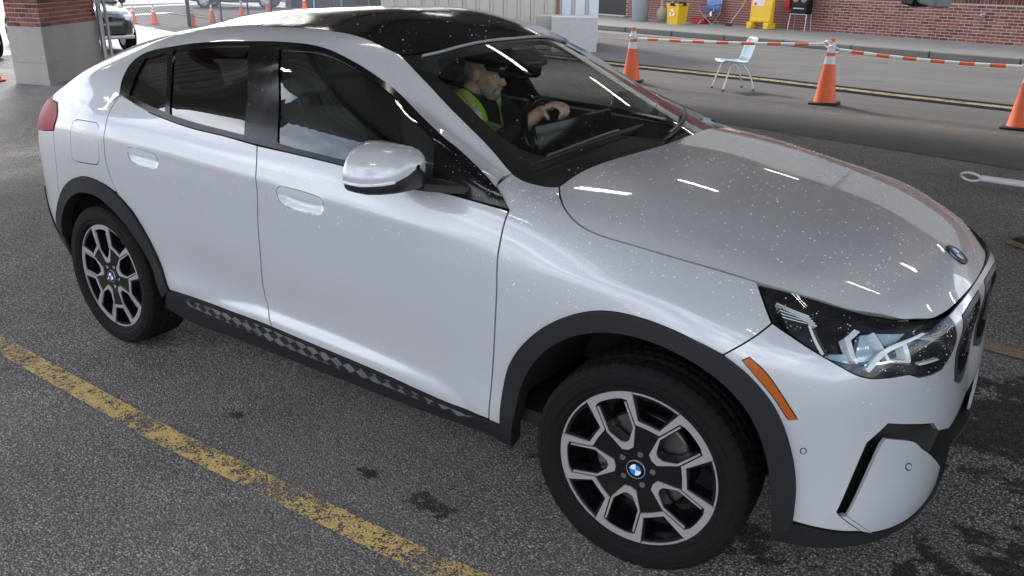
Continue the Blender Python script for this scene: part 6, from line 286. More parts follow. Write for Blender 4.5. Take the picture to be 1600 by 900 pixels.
'hl_foot':('L',[4.7583,0.6999,4.7762,0.7004,4.794,0.7009,4.8118,0.7014,4.8297,0.7019,4.8347,0.6883,4.8398,0.6746,4.8448,0.661,4.8313,0.6657,4.8178,0.6705,4.8042,0.6752,4.7907,0.68,4.7799,0.6866,4.7691,0.6932]),
'hl_drl':('L',[5.0543,0.615,5.0711,0.6115,5.0879,0.608,5.1047,0.6045,5.1215,0.601,5.1382,0.5975,5.155,0.594,5.1628,0.5818,5.1455,0.5854,5.1283,0.5889,5.111,0.5925,5.0937,0.5961,5.0764,0.5996,5.0591,0.6032]),
'hl_low':('L',[4.8741,0.6566,4.8908,0.6565,4.9075,0.6565,4.9241,0.6565,4.9408,0.6564,4.9575,0.6564,4.9731,0.6481,4.9888,0.6398,5.0045,0.6315,5.0201,0.6233,5.0358,0.615,5.0331,0.6106,5.018,0.6181,5.0029,0.6257,4.9878,0.6332,4.9727,0.6408,4.9576,0.6484,4.9411,0.6485,4.9246,0.6487,4.9081,0.6489,4.8916,0.6491,4.8751,0.6493]),
'hl_dark':('L',[4.6136,0.8278,4.6297,0.8219,4.6457,0.816,4.6618,0.81,4.6778,0.8041,4.6939,0.7982,4.7099,0.7922,4.7166,0.7775,4.7232,0.7628,4.7298,0.748,4.7365,0.7333,4.7431,0.7185,4.7497,0.7038,4.7345,0.7136,4.7193,0.7235,4.7041,0.7333,4.6889,0.7432,4.6737,0.753,4.6584,0.7629,4.6495,0.7759,4.6405,0.7889,4.6315,0.8018,4.6226,0.8148]),
'hl_louvre_0':('L',[4.6071,0.8333,4.6245,0.8301,4.6419,0.8269,4.6593,0.8237,4.6767,0.8205,4.6941,0.8174,4.7115,0.8142,4.7129,0.8116,4.6956,0.8147,4.6783,0.8179,4.6609,0.821,4.6436,0.8242,4.6263,0.8273,4.6089,0.8305]),
'hl_louvre_1':('L',[4.6141,0.8247,4.6315,0.822,4.6488,0.8192,4.6662,0.8164,4.6836,0.8137,4.701,0.8109,4.7183,0.8081,4.7197,0.8056,4.7024,0.8083,4.6851,0.811,4.6678,0.8137,4.6505,0.8165,4.6332,0.8192,4.6159,0.8219]),
'hl_louvre_2':('L',[4.621,0.8162,4.6383,0.8139,4.6556,0.8115,4.673,0.8091,4.6903,0.8068,4.7076,0.8044,4.725,0.8021,4.7263,0.7995,4.709,0.8018,4.6918,0.8041,4.6745,0.8065,4.6573,0.8088,4.64,0.8111,4.6228,0.8135]),
'hl_louvre_3':('L',[4.6277,0.8078,4.645,0.8058,4.6623,0.8038,4.6796,0.8019,4.6969,0.7999,4.7142,0.7979,4.7315,0.7959,4.7327,0.7933,4.7155,0.7953,4.6983,0.7972,4.6811,0.7992,4.6639,0.8011,4.6466,0.8031,4.6294,0.805]),
'hl_louvre_4':('L',[4.6342,0.7994,4.6515,0.7977,4.6688,0.7961,4.6861,0.7945,4.7034,0.7929,4.7206,0.7913,4.7379,0.7897,4.7391,0.7871,4.7219,0.7887,4.7047,0.7902,4.6875,0.7918,4.6703,0.7934,4.6531,0.795,4.6359,0.7966]),
'hl_fin_0':('L',[5.0408,0.7278,5.058,0.7248,5.0751,0.7218,5.0923,0.7188,5.1094,0.7159,5.1266,0.7129,5.1438,0.7099,5.1609,0.7069,5.1781,0.7039,5.1791,0.7001,5.1619,0.703,5.1446,0.706,5.1274,0.7089,5.1102,0.7118,5.0929,0.7147,5.0757,0.7176,5.0585,0.7206,5.0413,0.7235]),
'hl_fin_1':('L',[5.0579,0.721,5.0754,0.7165,5.0929,0.712,5.1104,0.7074,5.1278,0.7029,5.1453,0.6984,5.1628,0.6938,5.1803,0.6893,5.1819,0.6852,5.1641,0.6896,5.1463,0.6941,5.1285,0.6985,5.1106,0.703,5.0928,0.7074,5.075,0.7119,5.0572,0.7163]),
'hl_fin_2':('L',[5.0759,0.7135,5.0915,0.7078,5.1071,0.7021,5.1227,0.6963,5.1382,0.6906,5.1538,0.6849,5.1694,0.6792,5.185,0.6734,5.1874,0.6689,5.1712,0.6745,5.155,0.6802,5.1387,0.6858,5.1225,0.6915,5.1063,0.6972,5.0901,0.7028,5.0739,0.7085]),
'hl_fin_3':('L',[5.0951,0.7052,5.1113,0.697,5.1276,0.6888,5.1438,0.6806,5.16,0.6724,5.1763,0.6642,5.1925,0.656,5.1958,0.6509,5.181,0.6579,5.1661,0.6649,5.1512,0.6719,5.1364,0.6789,5.1215,0.6858,5.1067,0.6928,5.0918,0.6998]),
'hl_fin_4':('L',[5.1158,0.6957,5.1304,0.6859,5.145,0.676,5.1596,0.6662,5.1742,0.6564,5.1888,0.6465,5.2035,0.6367,5.2078,0.631,5.194,0.6395,5.1802,0.6479,5.1664,0.6563,5.1526,0.6648,5.1388,0.6732,5.125,0.6816,5.1112,0.69]),
'hl_fin_5':('L',[5.1389,0.6847,5.1521,0.6732,5.1652,0.6616,5.1784,0.65,5.1916,0.6384,5.2048,0.6269,5.2179,0.6153,5.2232,0.6091,5.2103,0.6191,5.1974,0.629,5.1845,0.639,5.1716,0.649,5.1586,0.6589,5.1457,0.6689,5.1328,0.6789]),
}
CR1=np.array([(1.3709,0.7230),(2.0314,0.7377),(2.3589,0.7369),(2.6277,0.7381),(2.9956,0.7327),(3.2814,0.7325),(3.6305,0.7362),(3.8222,0.7219)])
CR2=np.array([(2.0060,0.1074),(2.2641,0.1681),(2.5093,0.2248),(2.8845,0.2274),(3.1890,0.2118),(3.4603,0.2013),(3.5687,0.1695),(3.6595,0.1168)])
CR3=np.array([(3.8222,0.7219),(3.9849,0.7223),(4.1300,0.7192),(4.3465,0.7385),(4.4753,0.7259),(4.5857,0.6830)])
# ------------------------------------------------------------------ mesh helpers
def obj(name, verts, faces, mat=None, parent=None, smooth=True, sharp=38, mats=None, fm=None):
    me = bpy.data.meshes.new(name); me.from_pydata([tuple(map(float, v)) for v in verts], [], [tuple(map(int, f)) for f in faces])
    for m in ([mat] if mats is None else mats): me.materials.append(MAT[m])
    if fm is not None: me.polygons.foreach_set('material_index', fm)
    if smooth:
        me.polygons.foreach_set('use_smooth', [True]*len(me.polygons))
        if sharp: me.set_sharp_from_angle(angle=R(sharp))
    me.update()
    o = bpy.data.objects.new(name, me); COL.objects.link(o)
    if parent: o.parent = parent
    return o
def tag(o, label=None, cat=None, group=None, kind=None):
    if label: o['label'] = label
    if cat: o['category'] = cat
    if group: o['group'] = group
    if kind: o['kind'] = kind
    return o
def empty(name, loc=(0, 0, 0), rz=0):
    o = bpy.data.objects.new(name, None); COL.objects.link(o); o.location = loc; o.rotation_euler = (0, 0, rz); o.empty_display_size = .2
    return o
class MB:
    def __init__(s): s.v = []; s.f = []
    def add(s, v, f):
        b = len(s.v); s.v += [tuple(map(float, p)) for p in v]; s.f += [tuple(i+b for i in q) for q in f]; return s
    def box(s, c, d, rot=None, bev=0):
        x, y, z = [k/2 for k in d]
        if bev:
            b = min(bev, x*.9, y*.9, z*.9); vs = []; idx = {}
            for sx in (-1, 1):
                for sy in (-1, 1):
                    for sz in (-1, 1):
                        for ax in range(3):
                            p = [sx*(x-b), sy*(y-b), sz*(z-b)]; p[ax] += (sx, sy, sz)[ax]*b
                            idx[(sx, sy, sz, ax)] = len(vs); vs.append(p)
            fs = []
            for ax in range(3):
                o1, o2 = [(1, 2), (2, 0), (0, 1)][ax]
                for sg in (-1, 1):
                    q = []
                    for a, c2 in ((-1, -1), (1, -1), (1, 1), (-1, 1)):
                        k = [0, 0, 0]; k[ax] = sg; k[o1] = a; k[o2] = c2; q.append(idx[(*k, ax)])
                    fs.append(q if sg > 0 else q[::-1])
            for ax in range(3):
                o1, o2 = [(1, 2), (2, 0), (0, 1)][ax]
                for a in (-1, 1):
                    for c2 in (-1, 1):
                        k1 = [0, 0, 0]; k1[o1] = a; k1[o2] = c2; k1[ax] = -1; k2 = list(k1); k2[ax] = 1
                        q = [idx[(*k1, o1)], idx[(*k2, o1)], idx[(*k2, o2)], idx[(*k1, o2)]]
                        fs.append(q if a*c2 < 0 else q[::-1])
            for sx in (-1, 1):
                for sy in (-1, 1):
                    for sz in (-1, 1):
                        q = [idx[(sx, sy, sz, k)] for k in range(3)]; fs.append(q if sx*sy*sz > 0 else q[::-1])
        else:
            vs = [(a*x, b_*y, c2*z) for a in (-1, 1) for b_ in (-1, 1) for c2 in (-1, 1)]
            fs = [(0, 1, 3, 2), (4, 6, 7, 5), (0, 4, 5, 1), (2, 3, 7, 6), (0, 2, 6, 4), (1, 5, 7, 3)]
        vs = [Vector(p) for p in vs]
        if rot is not None: vs = [rot @ p for p in vs]
        return s.add([p + Vector(c) for p in vs], fs)
    def tube(s, path, r, n=8, caps=True):
        path = [Vector(p) for p in path]; rr = r if isinstance(r, (list, tuple)) else [r]*len(path)
        rings = []; up = Vector((0, 0, 1)); prev = None
        for i, p in enumerate(path):
            d = (path[min(i+1, len(path)-1)] - path[max(i-1, 0)]).normalized()
            if prev is None:
                a = d.cross(up)
                if a.length < 1e-3: a = d.cross(Vector((1, 0, 0)))
            else: a = prev - d*prev.dot(d)
            a.normalize(); b = d.cross(a); prev = a
            rings.append([p + (a*math.cos(2*math.pi*k/n) + b*math.sin(2*math.pi*k/n))*rr[i] for k in range(n)])
        vs = [q for r_ in rings for q in r_]; fs = []
        for i in range(len(path)-1):
            for k in range(n): fs.append((i*n+k, i*n+(k+1) % n, (i+1)*n+(k+1) % n, (i+1)*n+k))
        if caps: fs.append(tuple(range(n))[::-1]); fs.append(tuple((len(path)-1)*n+k for k in range(n)))
        return s.add(vs, fs)
    def lathe(s, prof, n=32, axis='Z', c=(0, 0, 0), close=False):
        vs = []; fs = []
        for k in range(n):
            a = 2*math.pi*k/n
            for r, h in prof:
                x, y = r*math.cos(a), r*math.sin(a)
                vs.append({'Z': (x, y, h), 'Y': (x, h, y), 'X': (h, x, y)}[axis])
        m = len(prof)
        for k in range(n):
            k2 = (k+1) % n
            for i in range(m-1 if not close else m):
                j = (i+1) % m; q = (k*m+i, k2*m+i, k2*m+j, k*m+j); fs.append(q if axis != 'Y' else q[::-1])
        return s.add([(p[0]+c[0], p[1]+c[1], p[2]+c[2]) for p in vs], fs)
    def prism(s, poly, h0, h1, axis='Z'):
        n = len(poly)
        def P(p, h): return {'Z': (p[0], p[1], h), 'Y': (p[0], h, p[1]), 'X': (h, p[0], p[1])}[axis]
        vs = [P(p, h0) for p in poly] + [P(p, h1) for p in poly]
        fs = [tuple(range(n))[::-1], tuple(range(n, 2*n))] + [(i, (i+1) % n, n+(i+1) % n, n+i) for i in range(n)]
        return s.add(vs, fs)
    def loft(s, rings, close=True, caps=True):
        n = len(rings[0]); vs = [p for r in rings for p in r]; fs = []
        for i in range(len(rings)-1):
            for k in range(n if close else n-1): fs.append((i*n+k, i*n+(k+1) % n, (i+1)*n+(k+1) % n, (i+1)*n+k))
        if caps: fs.append(tuple(range(n))[::-1]); fs.append(tuple((len(rings)-1)*n+k for k in range(n)))
        return s.add(vs, fs)
    def xf(s, M):
        s.v = [tuple(M @ Vector(p)) for p in s.v]; return s
    def build(s, name, mat, parent=None, smooth=True, sharp=38):
        return obj(name, s.v, s.f, mat, parent, smooth, sharp)
def copy_tree(o, parent=None):
    c = o.copy(); COL.objects.link(c); c.parent = parent
    for ch in list(o.children): copy_tree(ch, c)
    return c

# ------------------------------------------------------------------ panels cut from the body surfaces
PA = {'L': Patch(LOWER), 'U': Patch(UPPER), 'H': Patch(HOOD)}
VC = {'U': PA['U'].kv[7], 'H': PA['H'].kv[5]}
def inside(poly, pts):
    x, y = pts[:, 0], pts[:, 1]; r = np.zeros(len(pts), bool); n = len(poly); j = n-1
    for i in range(n):
        xi, yi = poly[i]; xj, yj = poly[j]
        c = ((yi > y) != (yj > y)) & (x < (xj-xi)*(y-yi)/(yj-yi+1e-15)+xi); r ^= c; j = i
    return r
SEAM = np.array(OUT['seam'][1]).reshape(-1, 3)
def polyarea(p): return .5*np.sum(p[:, 0]*np.roll(p[:, 1], -1)-np.roll(p[:, 0], -1)*p[:, 1])
def ccw(p): return p if polyarea(p) > 0 else p[::-1]
def inset(p, d):
    p = ccw(p); a = p-np.roll(p, 1, 0); b = np.roll(p, -1, 0)-p
    a /= np.linalg.norm(a, axis=1)[:, None]+1e-9; b /= np.linalg.norm(b, axis=1)[:, None]+1e-9
    na = np.stack([-a[:, 1], a[:, 0]], 1); nb = np.stack([-b[:, 1], b[:, 0]], 1)
    m = na+nb; m /= np.maximum(np.linalg.norm(m, axis=1)[:, None], .5); s = 1/np.maximum((m*na).sum(1), .5)
    return p+m*(d*s)[:, None]
def tri2d(outer, holes, sp):
    loops = [outer]+holes; pts = []; edges = []
    for lp in loops:
        b = len(pts); pts += [tuple(q) for q in lp]; n = len(lp); edges += [(b+i, b+(i+1) % n) for i in range(n)]
    nb = len(pts); B = np.array(pts)
    lo, hi = outer.min(0), outer.max(0)
    gx = np.arange(lo[0]+sp/2, hi[0], sp); gy = np.arange(lo[1]+sp/2, hi[1], sp)
    if len(gx) and len(gy):
        g = np.stack(np.meshgrid(gx, gy), 2); g[1::2, :, 0] += sp/2; g = g.reshape(-1, 2)
        k = inside(outer, g)
        for h in holes: k &= ~inside(h, g)
        g = g[k]
        if len(g):
            d = np.full(len(g), 1e9)
            for i in range(0, nb, 200): d = np.minimum(d, ((g[:, None]-B[None, i:i+200])**2).sum(2).min(1))
            g = g[d > (sp*.45)**2]; pts += [tuple(q) for q in g]
    V, E, F = delaunay_2d_cdt([Vector(p) for p in pts], edges, [], 0, 1e-6)[:3]
    V = np.array([tuple(v) for v in V]); F = np.array([f for f in F if len(f) == 3])
    cen = V[F].mean(1); k = inside(outer, cen)
    for h in holes: k &= ~inside(h, cen)
    F = F[k]
    a = V[F]; ar = (a[:, 1, 0]-a[:, 0, 0])*(a[:, 2, 1]-a[:, 0, 1])-(a[:, 1, 1]-a[:, 0, 1])*(a[:, 2, 0]-a[:, 0, 0])
    F[ar < 0] = F[ar < 0][:, ::-1]; F = F[abs(ar) > 1e-10]
    return V, F
def ring_edges(F):
    e = {}
    for f in F:
        for i in range(3): e[(f[i], f[(i+1) % 3])] = 1
    return [k for k in e if (k[1], k[0]) not in e]
def poly(name): return OUT[name][0], np.array(OUT[name][1]).reshape(-1, 2)
def panel(name, holes=(), gap=.002, depth=.014, off=0., sp=.03, disp=None, hgap=.002, pl=None, seam=False):
    """verts, faces of one panel of the near (right) side"""
    pn, p = poly(name) if pl is None else pl
    P_ = PA[pn]; q = inset(p, gap)
    if pn in VC:
        cm = abs(ccw(p)[:, 1]-VC[pn]) < 2e-3; q[cm, 1] = VC[pn]
    if pn == 'L':
        for e in (P_.ku[0], P_.ku[-1]):
            cm = abs(ccw(p)[:, 0]-e) < 2e-3; q[cm, 0] = e
    if seam:
        pc = ccw(p); P3 = P_.ev(pc[:, 0], pc[:, 1]); m_ = ((P3[:, None]-SEAM[None])**2).sum(2).min(1) < .012**2; q[m_] = pc[m_]
    hs = [inset(poly(h)[1], -hgap) for h in holes]
    V, F = tri2d(q, hs, sp)
    X = P_.ev(V[:, 0], V[:, 1]); N = P_.nr(V[:, 0], V[:, 1])
    o = off+(disp(V[:, 0], V[:, 1], X) if disp else 0)
    X0 = X+N*np.reshape(o, (-1, 1)) if np.ndim(o) else X+N*o
    onseam = np.zeros(len(X0), bool)
    if seam:
        D = ((X0[:, None]-SEAM[None])**2).sum(2); k = D.argmin(1); onseam = D.min(1) < .012**2; X0[onseam] = SEAM[k[onseam]]
    vs = X0.tolist(); fs = F.tolist()
    if depth:
        be = [(a, b) for a, b in ring_edges(F) if not (abs(X0[a][1]) < 2e-3 and abs(X0[b][1]) < 2e-3) and not (onseam[a] and onseam[b])]
        mp = {}
        for a, b in be:
            for k in (a, b):
                if k not in mp: mp[k] = len(vs); vs.append((X0[k]-N[k]*depth).tolist())
            fs.append((b, a, mp[a], mp[b]))
    return vs, fs
def mirror(vs, fs): return [(x, -y, z) for x, y, z in vs], [tuple(f)[::-1] for f in fs]
def both(vs, fs):
    """join a half with its mirror image, welding the centre line"""
    n = len(vs); idx = {}; v2 = list(vs); m = []
    for i, (x, y, z) in enumerate(vs):
        if abs(y) < 2.5e-3: v2[i] = (x, 0., z); m.append(i)
        else: m.append(len(v2)); v2.append((x, -y, z))
    return v2, list(map(tuple, fs))+[tuple(m[k] for k in f)[::-1] for f in fs]
car = empty('car')
tag(car, 'white crossover car with black roof parked in the foreground', 'car')
def side(name, part, mat, label=None, far=True, parent=None, parents=None, sharp=38, **k):
    """a part on the right side and its twin on the left"""
    vs, fs = panel(part, **k)
    a = obj(name, vs, fs, mat, parents[0] if parents else (parent or car), sharp=sharp); r = [a]
    if label: a['label'] = label
    if far:
        v2, f2 = mirror(vs, fs); r.append(obj(name, v2, f2, mat, parents[1] if parents else (parent or car), sharp=sharp))
    return r
def centre(name, part, mat, parent=None, **k):
    vs, fs = both(*panel(part, **k)); return obj(name, vs, fs, mat, parent or car)
# inner shell so that the shut lines are dark and the cabin has inner walls
vs, fs = panel('shell', gap=0, depth=0, off=-.02, sp=.05, holes=['headlight'])
v2, f2 = mirror(vs, fs); b = len(vs); obj('inner_body', vs+v2, fs+[tuple(k+b for k in f) for f in f2], 'shell_black', car)
# character lines pressed into the side: shoulder crease, lower door crease, fender line
def press(u, v, X):
    d = np.zeros(len(u))
    for C, amp, wd, fl in ((CR1, .0045, .045, .30), (CR3, .0035, .05, .22)):
        vc = np.interp(u, C[:, 0], C[:, 1]); k = np.clip(1-abs(v-vc)/wd, 0, 1); k = k**1.6
        d += amp*k*np.clip((u-C[0, 0])/fl, 0, 1)*np.clip((C[-1, 0]-u)/fl, 0, 1)
    C = CR2; vc = np.interp(u, C[:, 0], C[:, 1]); x = vc-v
    k = np.where(x > 0, np.clip(1-x/.07, 0, 1)**1.2, np.clip(1+x/.16, 0, 1)**2)
    d -= .010*k*np.clip((u-C[0, 0])/.25, 0, 1)*np.clip((C[-1, 0]-u)/.08, 0, 1)
    return d
# doors
def handle(i, hn, pn, parent, mir):
    pk = poly(pn)[1]; c = pk.mean(0)
    def scoop(u, v, X):
        d = np.full(len(u), 1e9)
        for p, q in zip(pk, np.roll(pk, -1, 0)):
            e = q-p; tt = np.clip(((u-p[0])*e[0]+(v-p[1])*e[1])/(e@e+1e-12), 0, 1)
            d = np.minimum(d, np.hypot(u-p[0]-tt*e[0], v-p[1]-tt*e[1]))
        return -.020*np.clip(d/.03, 0, 1)**.6
    m = (lambda a: mirror(*a)) if mir else (lambda a: a)
    o = obj('handle_recess', *m(panel(pn, gap=-.002, depth=0, sp=.009, disp=scoop)), 'paint', parent, sharp=0)
    obj('handle', *m(panel(hn, gap=.0012, depth=.007, off=.003, sp=.02, hgap=0)), 'paint', parent)
fd = side('front_door', 'front_door', 'paint', holes=['pocket_f'], sp=.016, disp=press, gap=.0033)
rd = side('rear_door', 'rear_door', 'paint', holes=['pocket_r'], sp=.016, disp=press, gap=.0033)
for i in (0, 1):
    handle(i, 'handle_f', 'pocket_f', fd[i], i); handle(i, 'handle_r', 'pocket_r', rd[i], i)
QV, QF = panel('quarter', holes=['fuel_door'], sp=.022, disp=press, gap=.0026, seam=True)
vs, fs = panel('fuel_door', gap=.0015, depth=.012, sp=.03); FDR = (vs, fs)
FDL = panel('fuel_door', gap=-.002, depth=0, sp=.03)
side('front_fender', 'fender', 'paint', sp=.018, gap=.0033, disp=press)
sf = panel('side_frame', gap=.0015, depth=.012, sp=.03, seam=True)
b_ = len(QV); hv, hf = QV+list(sf[0]), list(map(tuple, QF))+[tuple(i+b_ for i in f) for f in sf[1]]
hv, hf = both(hv, hf); bf = obj('body_frame', hv, hf, 'paint', car, sharp=0)
bm = bmesh.new(); bm.from_mesh(bf.data); bmesh.ops.remove_doubles(bm, verts=bm.verts, dist=2e-4); bm.to_mesh(bf.data); bm.free(); bf.data.set_sharp_from_angle(angle=R(38))
obj('fuel_door', *FDR, 'paint', bf); obj('quarter_skin', *mirror(*FDL), 'paint', bf)
rb = centre('rear_bumper', 'rear_bumper', 'paint', sp=.04)
centre('rear_lower_bumper', 'rear_lower', 'cladding', sp=.04, off=.006)
fb = centre('front_bumper', 'bumper', 'paint', holes=['grille', 'marker'], sp=.026, gap=.002)
for o in side('bumper_blade', 'blade', 'paint', parent=fb, off=-.004, depth=.010, gap=.001): pass
side('blade_edge', 'blade_rim', 'paint', parent=fb, gap=0, depth=.02, sp=.02)
centre('front_lip', 'front_lip', 'cladding', off=.004, depth=.06, sp=.04)
for i, nm in enumerate(('sensor_a', 'sensor_b')):
    side('parking_sensor', nm, 'paint', parent=fb, gap=.002, depth=.003, off=(.0018 if i == 0 else -.002), sp=.02)
    side('sensor_ring', nm, 'shell_black', parent=fb, gap=-.0008, depth=.0, off=(.0010 if i == 0 else -.003), sp=.02)
side('side_marker', 'marker', 'amber', off=.003, depth=.012, gap=.001, sp=.02)
side('wheel_arch_trim', 'front_arch', 'cladding', off=.014, depth=.055, gap=-.001, sp=.03)
side('wheel_arch_trim', 'rear_arch', 'cladding', off=.014, depth=.055, gap=-.001, sp=.03)
sl_ = side('sill_trim', 'sill', 'cladding', off=.012, depth=.05, gap=0, sp=.04)
side('sill_sticker', 'decal', 'decal_checker', parents=sl_, off=.0145, depth=.001, gap=0, sp=.05)
side('tail_light', 'tail_light', 'red_lens', off=.004, depth=.03, sp=.03)
# hood, roof, glass
centre('hood', 'hood', 'paint', sp=.03, gap=.002, depth=.02)
centre('roof_panel', 'roof', 'gloss_black', sp=.035, gap=.002)
dl = side('window_trim', 'dlo', 'gloss_black', holes=['front_glass', 'rear_glass', 'quarter_glass'], hgap=0, gap=.001, off=.002, depth=.02, sp=.03)
side('door_glass', 'front_glass', 'glass_side', off=-.004, depth=0, gap=-.006, sp=.04)
side('door_glass', 'rear_glass', 'glass_dark', off=-.004, depth=0, gap=-.006, sp=.04)
side('quarter_glass', 'quarter_glass', 'glass_dark', off=-.004, depth=0, gap=-.006, sp=.04)
ws = centre('windshield', 'windshield', 'glass_clear', off=-.003, depth=0, gap=.002, sp=.04)
centre('windshield_border', 'windshield', 'satin_black', parent=ws, holes=['windshield_in'], hgap=0, off=-.0055, depth=0, gap=.002, sp=.04)
centre('rear_window', 'back_glass', 'glass_dark', off=-.003, depth=0, gap=.001, sp=.05)
# ------------------------------------------------------------------ wheels
WX = 1.4231; WZ = .345
def arc(r, a0, a1, n): return [(r*math.cos(R(a0+(a1-a0)*i/n)), r*math.sin(R(a0+(a1-a0)*i/n))) for i in range(n+1)]
def pol(r, a): return (r*math.cos(R(a)), r*math.sin(R(a)))
def plate(loops_holes, y, depth, sp=.02):
    """flat plate in the wheel plane; outer side faces -y"""
    outer, holes = np.array(loops_holes[0]), [np.array(h) for h in loops_holes[1]]
    V, F = tri2d(ccw(outer), [ccw(h) for h in holes], sp)
    vs = [(p[0], y, p[1]) for p in V]; fs = [tuple(f) for f in F]; n = len(vs); be = ring_edges(F); mp = {}
    for a, b in be:
        for k in (a, b):
            if k not in mp: mp[k] = len(vs); vs.append((vs[k][0], y+depth, vs[k][2]))
        fs.append((b, a, mp[a], mp[b]))
    return vs, fs
def make_wheel(phase):
    w = {}
    # tyre: profile (radius, y), y negative = outside
    prof = [(.256, -.096), (.2605, -.104), (.266, -.108), (.2685, -.1105), (.271, -.1108), (.273, -.1095), (.285, -.1135), (.2865, -.1150), (.306, -.1155), (.3075, -.1140), (.318, -.1125), (.3195, -.1135), (.323, -.1128), (.330, -.108), (.338, -.100), (.3425, -.092)]
    tread = []
    for k in range(25):
        y = -.088+.176*k/24; tread.append((.3455-.0035*(abs(y)/.09)**3, y))
    prof2 = [(.3425, .092), (.338, .100), (.330, .108), (.315, .113), (.27, .112), (.24, .10)]
    P_ = prof+tread+prof2; n = 300; vs = []; fs = []
    rl = random.Random(3); LET = [(20 < i % 150 < 75) and (i % 5 not in (0,)) and rl.random() < .8 for i in range(n)]
    for i in range(n):
        a = 2*math.pi*i/n
        for j, (r, y) in enumerate(P_):
            q = r
            if len(prof) <= j < len(prof)+25:
                k = j-len(prof)
                if k in (6, 7, 12, 17, 18): q -= .007
                elif (i+(k//6)*2) % 5 == 0 and k % 6 not in (3,): q -= .005
            elif len(prof)-3 <= j < len(prof) and i % 5 == 0: q -= .004
            if j in (7, 8) and LET[i]: y -= .0016
            vs.append((q*math.cos(a), y, q*math.sin(a)))
    m = len(P_)
    for i in range(n):
        i2 = (i+1) % n
        for j in range(m-1): fs.append((i*m+j, i*m+j+1, i2*m+j+1, i2*m+j))
    w['tyre'] = (vs, fs)
    # rim barrel
    b = MB().lathe([(.256, -.093), (.2575, -.097), (.2560, -.0975), (.249, -.090), (.244, -.082), (.235, -.03), (.225, .02), (.235, .09), (.256, .098)], 72, 'Y')
    b.lathe([(.0, .02), (.10, .02), (.225, .02)], 48, 'Y')
    w['barrel'] = (b.v, b.f)
    # spoke plate, machined bands
    hole_s = []; hole_w = []; bands = []
    for k in range(5):
        c = phase+72*k
        S = lambda r, a: pol(r, c+a)
        hole_s.append([S(.214, -10.8), S(.138, -16.5), S(.094, -8), S(.086, 0), S(.094, 8), S(.138, 16.5), S(.214, 10.8), S(.226, 10.2), *[S(.230, x) for x in (7, 0, -7)], S(.226, -10.2)])
        hole_w.append([pol(.239, c+36+x) for x in (-14.5, -8, 0, 8, 14.5)]+[pol(.172, c+36+11), pol(.168, c+36-11)])
        # outer zigzag: arc + legs + bridge
        bands.append([S(.2545, -18.2), *[S(.2555, x) for x in (-12, -6, 0, 6, 12)], S(.2545, 18.2), S(.163, 23.6), pol(.160, c+36), S(.147, 36), S(.150, 21.0), S(.228, 13.9), *[S(.233, x) for x in (9, 3, -3, -9)], S(.228, -13.9), S(.150, -21.0), S(.147, -36), S(.160, -36), S(.163, -23.6)])
        bands.append([S(.222, 13.0), S(.142, 20.2), S(.074, 15.5), S(.066, 0), S(.074, -15.5), S(.142, -20.2), S(.222, -13.0), S(.220, -11.8), S(.139, -17.8), S(.097, -9.0), S(.090, 0), S(.097, 9.0), S(.139, 17.8), S(.220, 11.8)])
        bands.append([pol(.2545, c+36+x) for x in (-17, -10, -3, 3, 10, 17)]+[pol(.2490, c+36+x) for x in (17, 10, 3, -3, -10, -17)])
    w['spokes'] = plate((arc(.2500, 0, 355, 71), hole_s+hole_w), -.092, .045)
    v = []; f = []
    for q in bands:
        a, b2 = plate((q, []), -.0965, .006, .03); o = len(v); v += a; f += [tuple(i+o for i in x) for x in b2]
    w['bands'] = (v, f)
    w['phase'] = phase
    cp = MB().lathe([(0, -.0985), (.020, -.0985), (.0285, -.097), (.031, -.093), (.033, -.08)], 32, 'Y'); w['cap'] = (cp.v, cp.f)
    rg = MB().lathe([(.0285, -.0972), (.0295, -.0985), (.0305, -.097), (.031, -.094)], 32, 'Y'); w['cap_ring'] = (rg.v, rg.f)
    bd = MB().lathe([(0, -.035), (.155, -.035), (.16, -.03), (.16, -.012), (0, -.012)], 48, 'Y'); w['disc'] = (bd.v, bd.f)
    ca = MB().box((-.115, -.035, .06), (.06, .07, .13), bev=.012); w['caliper'] = (ca.v, ca.f)
    return w
def quad_disc(rad, y, parent, name='badge_quarter', flip=False):
    """four quarter discs, blue and white"""
    for k in range(4):
        p = [(0, 0)]+arc(rad, 90*k, 90*k+90, 6)
        vs = [(a, y, b) for a, b in p]; n = len(vs)
        fs = [(0, i, i+1) for i in range(1, n-1)]
        obj(name, vs, fs, 'badge_blue' if k % 2 == 0 else 'badge_white', parent, smooth=False)
def put_wheel(w, loc, rz, label):
    d = obj('wheel', *w['barrel'], 'rim_black', car); d.location = loc; d.rotation_euler = (0, 0, rz); d['label'] = label
    obj('tyre', *w['tyre'], 'rubber', d, sharp=30)
    obj('spokes', *w['spokes'], 'rim_black', d); obj('rim_face', *w['bands'], 'machined', d)
    
    for k in range(5):
        a = R(w['phase']+36+72*k); MB().lathe([(0, -.0935), (.009, -.0935), (.011, -.09), (.011, -.05)], 10, 'Y', (.053*math.cos(a), 0, .053*math.sin(a))).build('wheel_bolt', 'chrome', d)
    obj('centre_cap', *w['cap'], 'gloss_black', d)
    obj('cap_ring', *w['cap_ring'], 'machined', d)
    quad_disc(.0185, -.0992, d)
    obj('brake_disc', *w['disc'], 'brake_steel', d); obj('brake_caliper', *w['caliper'], 'satin_black', d)
    return d
STEER = .0903
put_wheel(make_wheel(115), (WX, -.79, WZ), STEER, 'front right wheel turned slightly')
put_wheel(make_wheel(100), (-WX, -.79, WZ), 0, 'rear right wheel')
wl = make_wheel(80)
put_wheel(wl, (WX, .79, WZ), math.pi+STEER, 'front left wheel'); put_wheel(wl, (-WX, .79, WZ), math.pi, 'rear left wheel')
